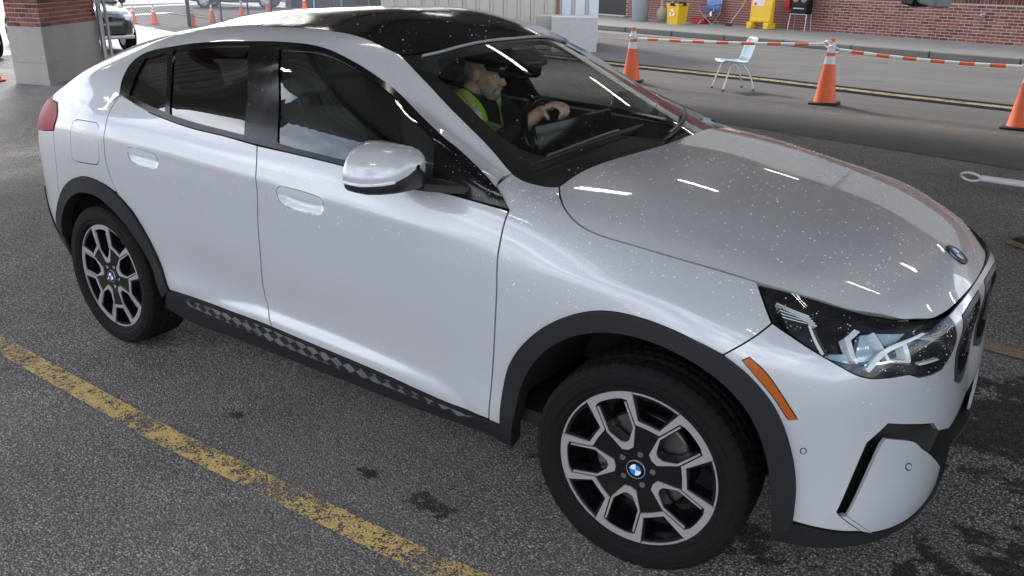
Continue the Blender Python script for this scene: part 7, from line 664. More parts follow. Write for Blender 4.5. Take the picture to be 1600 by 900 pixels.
# wheel wells and underbody
for sx in (1, -1):
    for sy in (1, -1):
        vs = []; fs = []; n = 28
        for i in range(n+1):
            a = R(12+156*i/n)
            for y in (.885, .50): vs.append((sx*WX+.425*math.cos(a), sy*y, WZ+.03+.425*math.sin(a)))
        for i in range(n): fs.append((2*i, 2*i+1, 2*i+3, 2*i+2))
        c0 = len(vs); vs.append((sx*WX, sy*.50, WZ))
        for i in range(n): fs.append((2*i+1, c0, 2*i+3))
        obj('wheel_liner', vs, fs, 'shell_black', car)
ub = MB().box((0, 0, .27), (4.0, 1.0, .10), bev=.02).box((0, 0, .275), (1.75, 1.68, .09), bev=.02).box((2.0, 0, .3), (.22, 1.3, .12), bev=.03).box((-1.98, 0, .38), (.16, 1.3, .2), bev=.03)
ub.build('underbody', 'shell_black', car)
# ------------------------------------------------------------------ headlights
lp = side('headlight', 'headlight', 'headlamp_dark', off=-.052, depth=-.050, gap=.0025, sp=.03)
lp[0]['label'] = 'right headlight'; lp[1]['label'] = 'left headlight'
side('lens', 'headlight', 'glass_lamp', parents=lp, off=-.001, depth=0, gap=.0025, sp=.025)
for nm, pn, mt, of, dp in (('light_guide', 'hl_hook_a', 'headlamp_white', -.014, .03), ('light_guide', 'hl_hook_b', 'headlamp_white', -.016, .03), ('reflector', 'hl_plate_a', 'headlamp_sky', -.030, .02),
        ('reflector', 'hl_plate_b', 'headlamp_sky', -.028, .02), ('light_bar', 'hl_bar_a', 'headlamp_white', -.016, .02), ('light_bar', 'hl_bar_b', 'chrome', -.020, .02),
        ('light_bar', 'hl_bar_c', 'headlamp_white', -.018, .02), ('lamp_divider', 'hl_diag', 'headlamp_white', -.011, .012), ('reflector', 'hl_foot', 'headlamp_sky', -.032, .012),
        ('lamp_strip', 'hl_drl', 'headlamp_white', -.010, .01), ('lamp_strip', 'hl_low', 'chrome', -.016, .02), ('lamp_cover', 'hl_dark', 'satin_black', -.016, .03)):
    side(nm, pn, mt, parents=lp, off=of, depth=dp, gap=0, sp=.03)
for i in range(5): side('louvre', 'hl_louvre_%d' % i, 'headlamp_white', parents=lp, off=-.016, depth=.02, gap=0, sp=.05)
for i in range(6): side('louvre', 'hl_fin_%d' % i, 'brake_steel', parents=lp, off=-.018, depth=.02, gap=0, sp=.05)
# grille and lower intake
gr = side('grille_frame', 'grille', 'satin_black', holes=['grille_in'], hgap=0, gap=0, off=.002, depth=.03, sp=.03)
for i in (0, 1):
    for k in range(7):
        f = (k+.5)/7; y = (.065+.22*f)*(1 if i else -1)
        MB().box((2.140, y, .715), (.02, .010, .20), bev=.003).build('grille_bar', 'gloss_black', gr[i])
    obj('grille_mesh', *((lambda a: mirror(*a)) if i else (lambda a: a))(panel('grille_in', gap=-.004, depth=0, off=-.03, sp=.05)), 'shell_black', gr[i])
vs, fs = both(*panel('intake', gap=0, depth=0, off=-.055, sp=.05)); obj('air_intake', vs, fs, 'satin_black', car)
# hood badge
u = np.array([PA['H'].ku[6]-.012]); v = np.array([VC['H']])
c_ = PA['H'].ev(u, v)[0]; n_ = Vector(PA['H'].nr(u, v)[0]); 
bm_ = MB().lathe([(0, .004), (.030, .004), (.037, .0035), (.0395, .001), (.040, -.004)], 40, 'Z').build('hood_badge', 'gloss_black', car)
q_ = n_.to_track_quat('Z', 'Y')
bm_.location = Vector(c_)+n_*.002; bm_.rotation_euler = q_.to_euler()
MB().lathe([(.0375, .0036), (.0385, .0045), (.0396, .0035), (.040, .001)], 40, 'Z').build('badge_ring', 'brake_steel', bm_)
for k in range(4):
    p = [(0, 0)]+arc(.0235, 90*k, 90*k+90, 8)
    obj('badge_quarter', [(a, b, .0046) for a, b in p], [(0, i, i+1) for i in range(1, len(p)-1)], 'badge_blue' if k % 2 else 'badge_white', bm_, smooth=False)
# ------------------------------------------------------------------ door mirrors
def crv(pts, n, closed=True):
    pts = [np.array(p, float) for p in pts]; m = len(pts); out = []
    for i in range(m if closed else m-1):
        g = lambda j: pts[j % m] if closed else pts[min(max(j, 0), m-1)]
        p0, p1, p2, p3 = g(i-1), g(i), g(i+1), g(i+2)
        for k in range(n):
            t_ = k/n; out.append(.5*(2*p1+(p2-p0)*t_+(2*p0-5*p1+4*p2-p3)*t_**2+(3*p1-p0-3*p2+p3)*t_**3))
    if not closed: out.append(pts[-1])
    return out
def door_mirror(far):
    sec = [(.100, -.034), (.108, .015), (.090, .052), (.045, .072), (-.015, .078), (-.070, .062), (-.105, .028), (-.122, -.010), (-.120, -.034)]   # upper, inner -> outer
    low = [(-.120, -.034), (-.112, -.058), (-.080, -.072), (0, -.077), (.07, -.074), (.098, -.055), (.100, -.034)]
    xs = [(.475, .93, 0), (.487, 1.0, 0), (.52, 1.02, 0), (.56, 1.0, .0), (.60, .93, .004), (.635, .80, .008), (.660, .60, .012), (.675, .34, .016), (.680, .08, .018)]
    def skin(sec, n):
        S = crv(sec, n, False); vs = []; fs = []; m = len(S)
        for x, k, dz in xs:
            for p in S: vs.append((x, -1.0+p[0]*k+.012*(1-k), 1.168+p[1]*((k*.25+.75 if k > .5 else k*1.75) if p[1] < 0 else k)+dz))
        for i in range(len(xs)-1):
            for j in range(m-1): fs.append((i*m+j, i*m+j+1, (i+1)*m+j+1, (i+1)*m+j))
        return vs, fs
    mm = (lambda a: mirror(*a)) if far else (lambda a: a)
    cap = obj('door_mirror', *mm(skin(sec, 6)), 'paint', car, sharp=0); cap['label'] = 'left door mirror' if far else 'right door mirror with white cap'
    obj('mirror_base', *mm(skin(low, 6)), 'satin_black', cap, sharp=0)
    S = crv(sec, 6, False)+crv(low, 6, False)[1:-1]
    vs = [(.482, -1.0+p[0]*.96, 1.168+p[1]*.96) for p in S]; obj('mirror_glass', *mm((vs, [tuple(range(len(vs)))])), 'mirror_silver', cap, smooth=False)
    # turn signal strip along the seam
    st = MB().tube([(x, -1.0-.1215*k, 1.168-.034*(k*.25+.75)+dz) for x, k, dz in xs[1:7]], .005, 6); obj('signal_strip', *mm((st.v, st.f)), 'headlamp_white', cap)
    a = MB().loft([[(x+dx*sx, y, z+dz) for dx, dz in ((-1, -.018), (1, -.012), (1, .012), (-1, .022))] for x, y, z, sx in ((.60, -.93, 1.105, .05), (.65, -.885, 1.098, .055), (.71, -.855, 1.10, .06))])
    obj('mirror_arm', *mm((a.v, a.f)), 'satin_black', cap)
    return cap
door_mirror(0); fm_ = door_mirror(1); fm_.location = (-.19, 0, -.05)
# ------------------------------------------------------------------ wipers
def on_ws(y, s, lift):
    """point on the windshield: lateral y, s = 0 at the base .. 1 at the header"""
    U = PA['U']; ku = U.ku; kv = U.kv
    vv = np.interp(abs(y), [0, .30, .66], [kv[7], kv[6], kv[4]]); uu = ku[9]+(ku[7]-ku[9])*s
    p = U.ev(uu, vv)[0]; n = U.nr(np.array([uu]), np.array([vv]))[0]; p = p+n*lift
    return (p[0], p[1] if y < 0 else -p[1], p[2])
for y0, s0, y1, s1 in ((-.62, .02, -.02, .10), (-.02, -.02, .60, .12)):
    pts = [on_ws(y0+(y1-y0)*k/8, s0+(s1-s0)*k/8, .016) for k in range(9)]
    w_ = MB().tube(pts, [.004]+[.0075]*7+[.004], 6).build('wiper', 'satin_black', car)
    MB().tube([(p[0]-.004, p[1], p[2]+.010) for p in pts[1:7]], .0055, 6).build('wiper_arm', 'brake_steel', w_)
# sticker at the top of the windshield, far side
cs = [on_ws(.47, .88, .005), on_ws(.57, .88, .005), on_ws(.60, .76, .005), on_ws(.49, .76, .005)]
t = NT('sticker_blue'); co = t.coord(); t.bsdf(t.mix(t.ramp(t.noise(co, 90, 2), [(.5, 0.0), (.56, 1.0)]), (.06, .28, .62), (.35, .58, .85)), .5)
obj('windshield_sticker', cs, [(0, 1, 2, 3)], 'sticker_blue', car, smooth=False)
# cowl under the glass and hood gap
MB().box((1.02, 0, 1.045), (.22, 1.36, .05), Matrix.Rotation(R(14), 3, 'Y')).build('cowl', 'satin_black', car)
# ------------------------------------------------------------------ cabin
fl = MB().box((-.2, 0, .36), (2.6, 1.66, .05)); fl.build('cabin_floor', 'dash', car)
ds = MB().loft([[(x, y, z) for x, z in prof] for y, prof in (
    (-.72, [(.98, .75), (.98, 1.045), (.80, 1.035), (.62, 1.025), (.52, 1.0), (.50, .94), (.56, .75)]),
    (-.30, [(1.02, .75), (1.02, 1.07), (.80, 1.06), (.60, 1.045), (.48, 1.02), (.46, .95), (.54, .75)]),
    (.14, [(1.02, .75), (1.02, 1.07), (.80, 1.065), (.60, 1.05), (.48, 1.03), (.46, .95), (.54, .75)]),
    (.38, [(1.02, .75), (1.02, 1.065), (.80, 1.075), (.60, 1.085), (.50, 1.065), (.47, .95), (.54, .75)]),
    (.72, [(.98, .75), (.98, 1.045), (.80, 1.035), (.62, 1.025), (.52, 1.0), (.50, .94), (.56, .75)]))])
db = ds.build('dashboard', 'dash_top', car)
MB().box((.50, .22, 1.10), (.02, .62, .15), Matrix.Rotation(R(-14), 3, 'Y'), bev=.008).build('display', 'gloss_black', db)
MB().box((-.05, 0, .55), (1.1, .24, .36), bev=.05).build('centre_console', 'dash', car)
def seat(x, y, back=R(-22)):
    rot = Matrix.Rotation(back, 3, 'Y')
    s = MB().box((x+.05, y, .60), (.52, .52, .16), Matrix.Rotation(R(-8), 3, 'Y'), bev=.05).box((x+.02, y, .46), (.44, .40, .16), bev=.03).build('seat', 'seat_fabric', car)
    bk = MB(); rings = []
    for h, w, d in ((-.02, .22, .055), (.10, .255, .075), (.25, .26, .075), (.40, .245, .065), (.52, .215, .055), (.58, .17, .045), (.61, .09, .025)):
        c = rot @ Vector((0, 0, h)); rg = []
        for k in range(16):
            a = 2*math.pi*k/16; e = lambda q: math.copysign(abs(q)**.5, q)
            rg.append(tuple(Vector((x-.20, y, .62))+c+rot @ Vector((d*e(math.cos(a)), w*e(math.sin(a)), 0))))
        rings.append(rg)
    bk.loft(rings); bk.build('backrest', 'seat_fabric', s)
    top = Vector((x-.20, y, .62))+rot @ Vector((0, 0, .58))
    for sy in (-.055, .055): MB().tube([top+Vector((0, sy, 0)), top+rot @ Vector((0, sy, .12))], .007, 8).build('headrest_post', 'chrome', s)
    hr = MB(); rings = []
    for h, k in ((.09, .7), (.11, .95), (.17, 1), (.23, .9), (.26, .55)):
        rings.append([tuple(top+rot @ Vector((.045*k*math.copysign(abs(math.cos(2*math.pi*i/14))**.6, math.cos(2*math.pi*i/14)), .125*k*math.copysign(abs(math.sin(2*math.pi*i/14))**.6, math.sin(2*math.pi*i/14)), h))) for i in range(14)])
    hr.loft(rings).build('headrest', 'seat_fabric', s)
seat(-.05, -.38); seat(-.05, .38)
s_ = MB().box((-.80, 0, .62), (.50, 1.25, .18), Matrix.Rotation(R(-8), 3, 'Y'), bev=.05).build('rear_seat', 'seat_fabric', car)
MB().box((-1.10, 0, .92), (.14, 1.25, .62), Matrix.Rotation(R(-22), 3, 'Y'), bev=.05).build('rear_backrest', 'seat_fabric', s_)
for y in (-.40, .40): MB().box((-1.24, y, 1.26), (.09, .24, .16), Matrix.Rotation(R(-18), 3, 'Y'), bev=.035).build('headrest', 'seat_fabric', s_)
# steering wheel
SW = Matrix.Translation((.275, .37, 1.035)) @ Matrix.Rotation(R(66), 4, 'Y')
sw = MB().lathe([(.185+.016*math.cos(a), .016*math.sin(a)) for a in np.linspace(0, 2*math.pi, 11)[:-1]], 48, 'Z', close=True).xf(SW).build('steering_wheel', 'gloss_black', car)
MB().lathe([(0, .03), (.05, .028), (.065, .01), (.065, -.03), (0, -.03)], 20, 'Z').xf(SW).build('airbag', 'dash', sw)
for a in (0, 180, 270):
    MB().box((.115*math.cos(R(a+90)), .115*math.sin(R(a+90)), 0), (.03 if a != 270 else .12, .12 if a != 270 else .03, .014), bev=.005).xf(SW).build('wheel_spoke', 'dash', sw)
MB().tube([(.31, .37, 1.02), (.58, .37, .95)], .035, 12).build('steering_column', 'dash', sw)
# rear view mirror
rv = MB().box((.36, .0, 1.375), (.035, .23, .065), Matrix.Rotation(R(12), 3, 'Y') @ Matrix.Rotation(R(-14), 3, 'Z'), bev=.016).build('rear_view_mirror', 'gloss_black', car)
MB().tube([(.375, 0, 1.39), (.40, 0, 1.43)], .012, 8).build('mirror_stalk', 'satin_black', rv)
MB().box((.40, 0, 1.425), (.10, .16, .035), Matrix.Rotation(R(27), 3, 'Y'), bev=.012).build('sensor_cover', 'satin_black', car)
# head lining and pillar trims
vs, fs = panel('roof', gap=.0, depth=0, off=-.035, sp=.08); vs, fs = both(vs, fs); obj('head_lining', vs, fs, 'dash', car)
# ------------------------------------------------------------------ rain drops on the bodywork
DR = MB()
def drop(p, n, r):
    n = Vector(n); a = n.orthogonal().normalized(); b = n.cross(a); k = 7; ph = random.random()*6
    ex = 1+.35*random.random(); ri = []
    for s, h in ((1, 0), (.78, .34), (.35, .5)):
        ri.append([Vector(p)+a*(r*s*ex*math.cos(ph+2*math.pi*i/k))+b*(r*s*math.sin(ph+2*math.pi*i/k))+n*(r*h) for i in range(k)])
    vs = [q for g in ri for q in g]; fs = [(g*k+i, g*k+(i+1) % k, (g+1)*k+(i+1) % k, (g+1)*k+i) for g in range(2) for i in range(k)]+[tuple(2*k+i for i in range(k))]
    DR.add(vs, fs)
def sprinkle(pn, name, count, rmin, rmax, zmin=0, off=.0, holes=(), both_sides=True):
    q = ccw(poly(name)[1]); q = inset(q, .012); hs = [poly(h)[1] for h in holes]; lo, hi = q.min(0), q.max(0); done = 0; tries = 0
    while done < count and tries < 40:
        tries += 1; c = lo+rng.random((count*2, 2))*(hi-lo); k = inside(q, c)
        for h in hs: k &= ~inside(h, c)
        c = c[k]; X = PA[pn].ev(c[:, 0], c[:, 1]); N = PA[pn].nr(c[:, 0], c[:, 1])
        for x, n in zip(X, N):
            if x[2] < zmin+random.random()**2*.25: continue
            r = rmin+(rmax-rmin)*random.random()**3
            s = -1 if both_sides and random.random() < .5 else 1
            drop((x[0]+n[0]*off, s*(x[1]+n[1]*off), x[2]+n[2]*off), (n[0], s*n[1], n[2]), r); done += 1
            if done >= count: break
sprinkle('H', 'hood', 2000, .0008, .0029)
sprinkle('U', 'roof', 280, .0009, .0030)
sprinkle('U', 'side_frame', 420, .0008, .0026, both_sides=False)
sprinkle('L', 'quarter', 260, .0012, .0030, .88, both_sides=False)
sprinkle('L', 'rear_door', 180, .0012, .0028, .84, both_sides=False)
sprinkle('L', 'front_door', 220, .0012, .0030, .84, both_sides=False)
sprinkle('L', 'fender', 460, .0010, .0030, .78, both_sides=False)
sprinkle('L', 'headlight', 90, .001, .0022, both_sides=False)
sprinkle('L', 'bumper', 110, .001, .0022, .60, both_sides=False)
sprinkle('U', 'windshield', 170, .0008, .002)
sprinkle('U', 'dlo', 110, .0006, .0014, off=.002, holes=['front_glass', 'rear_glass', 'quarter_glass'], both_sides=False)
d_ = DR.build('water_drops', 'water', car, sharp=0); d_['kind'] = 'stuff'

simple('metal_grey_trim', (.40, .41, .44), .4, .3)
# bright moulding between roof and windshield
hp = [on_ws(y, (.893 if abs(y) < .5 else .895), .003) for y in np.linspace(-.555, .555, 25)]
MB().tube(hp, .0055, 8).build('header_moulding', 'metal_grey_trim', car)
# ------------------------------------------------------------------ driver
from mathutils.bvhtree import BVHTree
def skin_var(name, c, rough=.55):
    t = NT(name); co = t.coord(); f = t.noise(co, 25, 5); g = t.noise(co, 140, 3)
    col = t.mix(f, tuple(x*.82 for x in c), c); col = t.mix(t.ramp(g, [(.5, 0.0), (.8, .35)]), col, (c[0]*.8, c[1]*.5, c[2]*.45))
    t.bsdf(col, rough, 0, t.bump(g, .12, .002), Subsurface_Weight=.08)
skin_var('skin', (.72, .47, .36))
simple('jacket', (.012, .013, .016), .75, var=.3, scale=60, bump=.3)
simple('cap_cloth', (.010, .010, .011), .8, var=.3, scale=150, bump=.2)
simple('hair_grey', (.33, .31, .29), .8, var=.4, scale=220, bump=.6)
simple('lime', (.40, .72, .03), .6, var=.12); simple('orange_tape', (.80, .20, .02), .5, var=.1); simple('silver_tape', (.62, .64, .66), .25, .3, var=.1)
def ellip(c, r, rot=None, n=20, m=12):
    b = MB(); vs = []; fs = []
    for i in range(m+1):
        th = math.pi*i/m
        for k in range(n):
            ph = 2*math.pi*k/n; p = Vector((r[0]*math.sin(th)*math.cos(ph), r[1]*math.sin(th)*math.sin(ph), r[2]*math.cos(th)))
            if rot is not None: p = rot @ p
            vs.append(p+Vector(c))
    for i in range(m):
        for k in range(n): fs.append((i*n+k, (i+1)*n+k, (i+1)*n+(k+1) % n, i*n+(k+1) % n))
    return vs, fs
def limb(b, pts, rad, n=14):
    """tapered round limb with ball ends, sampled finely so that remeshing fuses it"""
    for p, r in zip(pts, rad): b.add(*ellip(p, (r, r, r), n=14, m=8))
    for i in range(len(pts)-1): b.tube([pts[i], pts[i+1]], [rad[i], rad[i+1]], n)
def fuse(b, name, mat, parent, voxel, smooth=4):
    me = bpy.data.meshes.new('tmp'); me.from_pydata(b.v, [], b.f); o = bpy.data.objects.new('tmp', me); COL.objects.link(o)
    m = o.modifiers.new('r', 'REMESH'); m.mode = 'VOXEL'; m.voxel_size = voxel
    s = o.modifiers.new('s', 'SMOOTH'); s.iterations = smooth; s.factor = .5
    dg = bpy.context.evaluated_depsgraph_get(); ev = o.evaluated_get(dg); me2 = bpy.data.meshes.new_from_object(ev)
    bpy.data.objects.remove(o); bpy.data.meshes.remove(me)
    me2.name = name; me2.materials.clear(); me2.materials.append(MAT[mat]); me2.polygons.foreach_set('use_smooth', [True]*len(me2.polygons))
    r = bpy.data.objects.new(name, me2); COL.objects.link(r); r.parent = parent; return r
HC = Vector((-.105, .37, 1.305)); HR = Matrix.Rotation(R(4), 3, 'Z') @ Matrix.Rotation(R(12), 3, 'Y') @ Matrix.Rotation(R(6), 3, 'X')
def H_(x, y, z): return HC+HR @ Vector((x, y, z))
b = MB()
b.add(*ellip(H_(-.012, 0, .035), (.098, .076, .088), HR)); b.add(*ellip(H_(.020, 0, -.025), (.070, .062, .085), HR))
b.add(*ellip(H_(.040, 0, -.075), (.048, .045, .040), HR)); b.add(*ellip(H_(.066, 0, .028), (.026, .052, .014), HR))       # jaw, brow
limb(b, [H_(.082, 0, .012), H_(.098, 0, -.010), H_(.106, 0, -.026)], [.010, .012, .015]); b.add(*ellip(H_(.095, .013, -.029), (.012, .010, .009), HR)); b.add(*ellip(H_(.095, -.013, -.029), (.012, .010, .009), HR))
for s in (1, -1):
    b.add(*ellip(H_(.055, s*.036, -.022), (.026, .024, .026), HR)); b.add(*ellip(H_(-.008, s*.076, -.008), (.020, .010, .032), HR))
b.add(*ellip(H_(.080, 0, -.058), (.016, .026, .006), HR)); b.add(*ellip(H_(.079, 0, -.069), (.015, .022, .006), HR))
limb(b, [H_(-.02, 0, -.06), (-.175, .37, 1.21), (-.20, .37, 1.12)], [.055, .058, .065])
limb(b, [(-.20, .37, 1.09), (-.19, .37, .92), (-.12, .37, .72)], [.12, .13, .13])
for s, el, wr in ((-1, (.10, .13, .98), (.275, .285, 1.165)), (1, (.06, .63, .88), (.20, .51, .99))):
    limb(b, [(-.185, .37+s*.17, 1.12), el, wr], [.055, .042, .028])
    limb(b, [(-.08, .37+s*.09, .70), (.34, .37+s*.12, .74), (.62, .37+s*.12, .44)], [.085, .062, .045])
    limb(b, [(.62, .37+s*.12, .44), (.72, .37+s*.12, .43)], [.045, .04])
# right hand closed over the top of the rim
W0 = Vector((.275, .285, 1.165))
b.add(*ellip(W0+Vector((.045, .012, .028)), (.046, .040, .018), Matrix.Rotation(R(-20), 3, 'Y')))
for k, (dy, ln) in enumerate(((-.028, .92), (-.008, 1.0), (.013, .96), (.033, .78))):
    p0 = W0+Vector((.078, dy+.014, .036)); limb(b, [p0, p0+Vector((.030*ln, .004, -.010)), p0+Vector((.042*ln, .004, -.036*ln)), p0+Vector((.030*ln, .002, -.055*ln))], [.0105, .010, .0092, .008], 10)
limb(b, [W0+Vector((.022, -.030, .020)), W0+Vector((.052, -.052, .004)), W0+Vector((.070, -.048, -.018))], [.013, .011, .009], 10)
W1 = Vector((.20, .51, .99))
b.add(*ellip(W1+Vector((.04, 0, .012)), (.044, .018, .038)))
for k in range(4):
    p0 = W1+Vector((.07, -.004, .035-.020*k)); limb(b, [p0, p0+Vector((.028, -.012, .004)), p0+Vector((.026, -.038, .004))], [.0105, .0095, .008], 10)
limb(b, [W1+Vector((.03, -.01, .04)), W1+Vector((.06, -.035, .055))], [.012, .009], 10)
person = fuse(b, 'person', 'skin', None, .0052, 3)
tag(person, 'driver in dark cap and jacket with lime safety straps, one hand on steering wheel', 'person')
# eyes, beard, hair, cap
for s in (1, -1):
    MB().add(*ellip(H_(.072, s*.030, .006), (.012, .012, .009), HR, 12, 8)).build('eye', 'white_plastic', person)
    MB().add(*ellip(H_(.080, s*.030, .006), (.005, .0055, .0055), HR, 10, 6)).build('iris', 'satin_black', person)
    MB().add(*ellip(H_(.083, s*.030, .024), (.008, .020, .005), HR, 12, 6)).build('eyebrow', 'hair_grey', person)
bd = MB(); bd.add(*ellip(H_(.052, 0, -.092), (.042, .038, .032), HR)); bd.add(*ellip(H_(.074, 0, -.086), (.022, .028, .022), HR))
for s in (1, -1): bd.add(*ellip(H_(.034, s*.043, -.070), (.028, .011, .028), HR)); limb(bd, [H_(.094, s*.004, -.047), H_(.086, s*.024, -.056), H_(.076, s*.030, -.074)], [.006, .006, .007], 8)
fuse(bd, 'beard', 'hair_grey', person, .006, 1)
hb = MB()
for s in (1, -1): hb.add(*ellip(H_(-.045, s*.064, .012), (.040, .013, .030), HR))
hb.add(*ellip(H_(-.075, 0, -.005), (.035, .06, .045), HR)); fuse(hb, 'hair', 'hair_grey', person, .007, 1)
cp = MB(); rings = []
for z, k in ((.055, 1.03), (.078, 1.04), (.100, .96), (.118, .78), (.131, .48), (.135, .12)):
    rings.append([H_(-.012+.105*k*math.cos(2*math.pi*i/28), .083*k*math.sin(2*math.pi*i/28), z+.012*math.cos(2*math.pi*i/28)) for i in range(28)])
capo = cp.loft(rings).build('cap', 'cap_cloth', person, sharp=0)
vs = []; fs = []
for j, (rx, z) in enumerate(((.090, .068), (.120, .066), (.150, .058), (.168, .047), (.166, .043), (.12, .060), (.088, .062))):
    for i in range(13):
        a = R(-62+124*i/12); vs.append(H_(-.005+rx*math.cos(a)*(.55+.45*math.cos(a)), .082*math.sin(a)*(1.0 if j in (0, 6) else 1.02), z-.012*math.sin(a)**2))
for j in range(6):
    for i in range(12): fs.append((j*13+i, j*13+i+1, (j+1)*13+i+1, (j+1)*13+i))
obj('cap_peak', vs, fs, 'cap_cloth', capo)
# jacket
jk = MB()
limb(jk, [(-.19, .37, 1.165), (-.195, .37, 1.07), (-.185, .37, .90), (-.12, .37, .70)], [.085, .150, .170, .165])
for s, el, wr in ((-1, (.10, .13, .98), (.20, .225, 1.098)), (1, (.06, .63, .88), (.175, .53, .965))):
    limb(jk, [(-.195, .37+s*.10, 1.135), (-.185, .37+s*.185, 1.115), el, wr], [.085, .080, .064, .046])
    limb(jk, [(-.08, .37+s*.09, .70), (.34, .37+s*.12, .74), (.60, .37+s*.12, .46)], [.10, .078, .06])
jacket = fuse(jk, 'jacket', 'jacket', person, .011, 3)
bvh = BVHTree.FromObject(jacket, bpy.context.evaluated_depsgraph_get())
def strap(path, w, mat, shift, name, lift=.006):
    P_ = crv([np.array(p) for p in path], 8, False); vs = []; fs = []
    for i, p in enumerate(P_):
        d = Vector(P_[min(i+1, len(P_)-1)]-P_[max(i-1, 0)]).normalized(); c = Vector((-.19, .37, min(p[2], 1.05)))
        out = (Vector(p)-c).normalized(); lat = d.cross(out).normalized()
        for k in range(5):
            q = Vector(p)+lat*(shift+w*(k/4-.5)); h = bvh.ray_cast(q+out*.25, -out)
            vs.append(tuple((h[0] if h[0] else q)+out*lift))
    for i in range(len(P_)-1):
        for k in range(4): fs.append((i*5+k, i*5+k+1, (i+1)*5+k+1, (i+1)*5+k))
    return obj(name, vs, fs, mat, person)
for s in (-1, 1):
    path = [(-.34, .37+s*.12, 1.04), (-.28, .37+s*.13, 1.18), (-.19, .37+s*.115, 1.23), (-.09, .37+s*.10, 1.16), (-.04, .37+s*.09, 1.05), (-.01, .37+s*.09, .90)]
    strap(path, .075, 'lime', 0, 'vest_strap', .007); strap(path, .022, 'silver_tape', 0, 'reflective_tape', .010); strap(path, .012, 'orange_tape', .022, 'orange_edge', .0105)
strap([(.02, .10, .86), (-.10, .10, .88), (-.28, .20, .90)], .10, 'lime', 0, 'vest_band', .008)
# ------------------------------------------------------------------ ground
t = NT('asphalt'); co = t.coord()
vcol = t.n('ShaderNodeTexVoronoi', feature='F1'); vcol.inputs['Scale'].default_value = 140; t.l(co, vcol.inputs['Vector'])
sepc = t.n('ShaderNodeSeparateColor'); t.l(vcol.outputs['Color'], sepc.inputs[0])
stone = t.ramp(sepc.outputs[0], [(0.0, (.11, .106, .108)), (.5, (.26, .25, .25)), (.82, (.44, .425, .415)), (.96, (.68, .66, .63)), (1.0, (.8, .78, .74))])
gapm = t.ramp(vcol.outputs['Distance'], [(.30, 1.15), (.62, .12)])
col = t.mix(1.0, stone, gapm, 'MULTIPLY')
big = t.noise(co, .5, 5, .6); mid = t.noise(co, 2.6, 6, .68)
brown = t.ramp(t.noise(co, .23, 4), [(.36, .1), (.62, .75)])
col = t.mix(1.0, col, t.ramp(t.noise(co, 1.1, 5, .6), [(.3, .72), (.7, 1.22)]), 'MULTIPLY'); col = t.mix(brown, col, t.mix(.5, col, (.27, .225, .20)))
col = t.mix(t.ramp(big, [(.50, 0.0), (.72, .45)]), col, (.20, .19, .182))
col = t.mix(t.ramp(mid, [(.62, 0.0), (.76, .85)]), col, (.010, .010, .011))
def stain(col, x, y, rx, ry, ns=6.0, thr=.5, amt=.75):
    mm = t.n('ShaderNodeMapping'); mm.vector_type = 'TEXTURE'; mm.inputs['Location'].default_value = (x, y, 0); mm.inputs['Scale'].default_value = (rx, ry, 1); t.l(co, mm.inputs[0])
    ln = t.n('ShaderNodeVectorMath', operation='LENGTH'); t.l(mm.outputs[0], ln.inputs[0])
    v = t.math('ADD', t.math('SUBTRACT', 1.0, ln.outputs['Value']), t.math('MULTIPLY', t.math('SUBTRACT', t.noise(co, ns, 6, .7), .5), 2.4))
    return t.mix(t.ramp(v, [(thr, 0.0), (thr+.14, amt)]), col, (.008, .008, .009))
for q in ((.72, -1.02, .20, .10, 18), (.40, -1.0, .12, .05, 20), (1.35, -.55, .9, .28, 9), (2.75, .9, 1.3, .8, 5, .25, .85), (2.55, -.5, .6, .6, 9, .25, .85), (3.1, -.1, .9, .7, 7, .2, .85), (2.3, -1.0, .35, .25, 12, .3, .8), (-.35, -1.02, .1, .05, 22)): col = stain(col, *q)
hgt = t.math('SUBTRACT', 1.0, vcol.outputs['Distance'])
t.bsdf(col, t.ramp(mid, [(.3, .9), (.75, .6)]), 0, t.bump(hgt, .8, .006), Specular_IOR_Level=.25)
MB().add([(-90,-60,0),(90,-60,0),(90,140,0),(-90,140,0)],[(0,1,2,3)]).build('ground','asphalt', smooth=False)
tag(bpy.data.objects['ground'], kind='structure')
# smoother tarred road beyond the lane, with its own patching
t = NT('road_tar'); co = t.coord(); mpn = t.n('ShaderNodeMapping'); mpn.inputs['Rotation'].default_value = (0, 0, R(13)); mpn.inputs['Scale'].default_value = (.35, 1.3, 1); t.l(co, mpn.inputs[0])
streak = t.noise(mpn.outputs[0], .8, 6, .62); fine = t.noise(co, 90, 4, .7)
col = t.mix(streak, (.075, .072, .071), (.17, .16, .152)); col = t.mix(t.ramp(t.noise(mpn.outputs[0], 1.5, 5, .7), [(.60, 0.0), (.70, .8)]), col, (.012, .012, .013))
col = t.mix(t.ramp(t.noise(mpn.outputs[0], .5, 4), [(.5, 0.0), (.7, .5)]), col, (.22, .19, .16))
col = t.mix(t.math('MULTIPLY', fine, .4), col, (.09, .088, .086))
t.bsdf(col, .9, 0, t.bump(fine, .4, .004), Specular_IOR_Level=.15)
def line_y(x, p, q): return p[1]+(q[1]-p[1])*(x-p[0])/(q[0]-p[0])
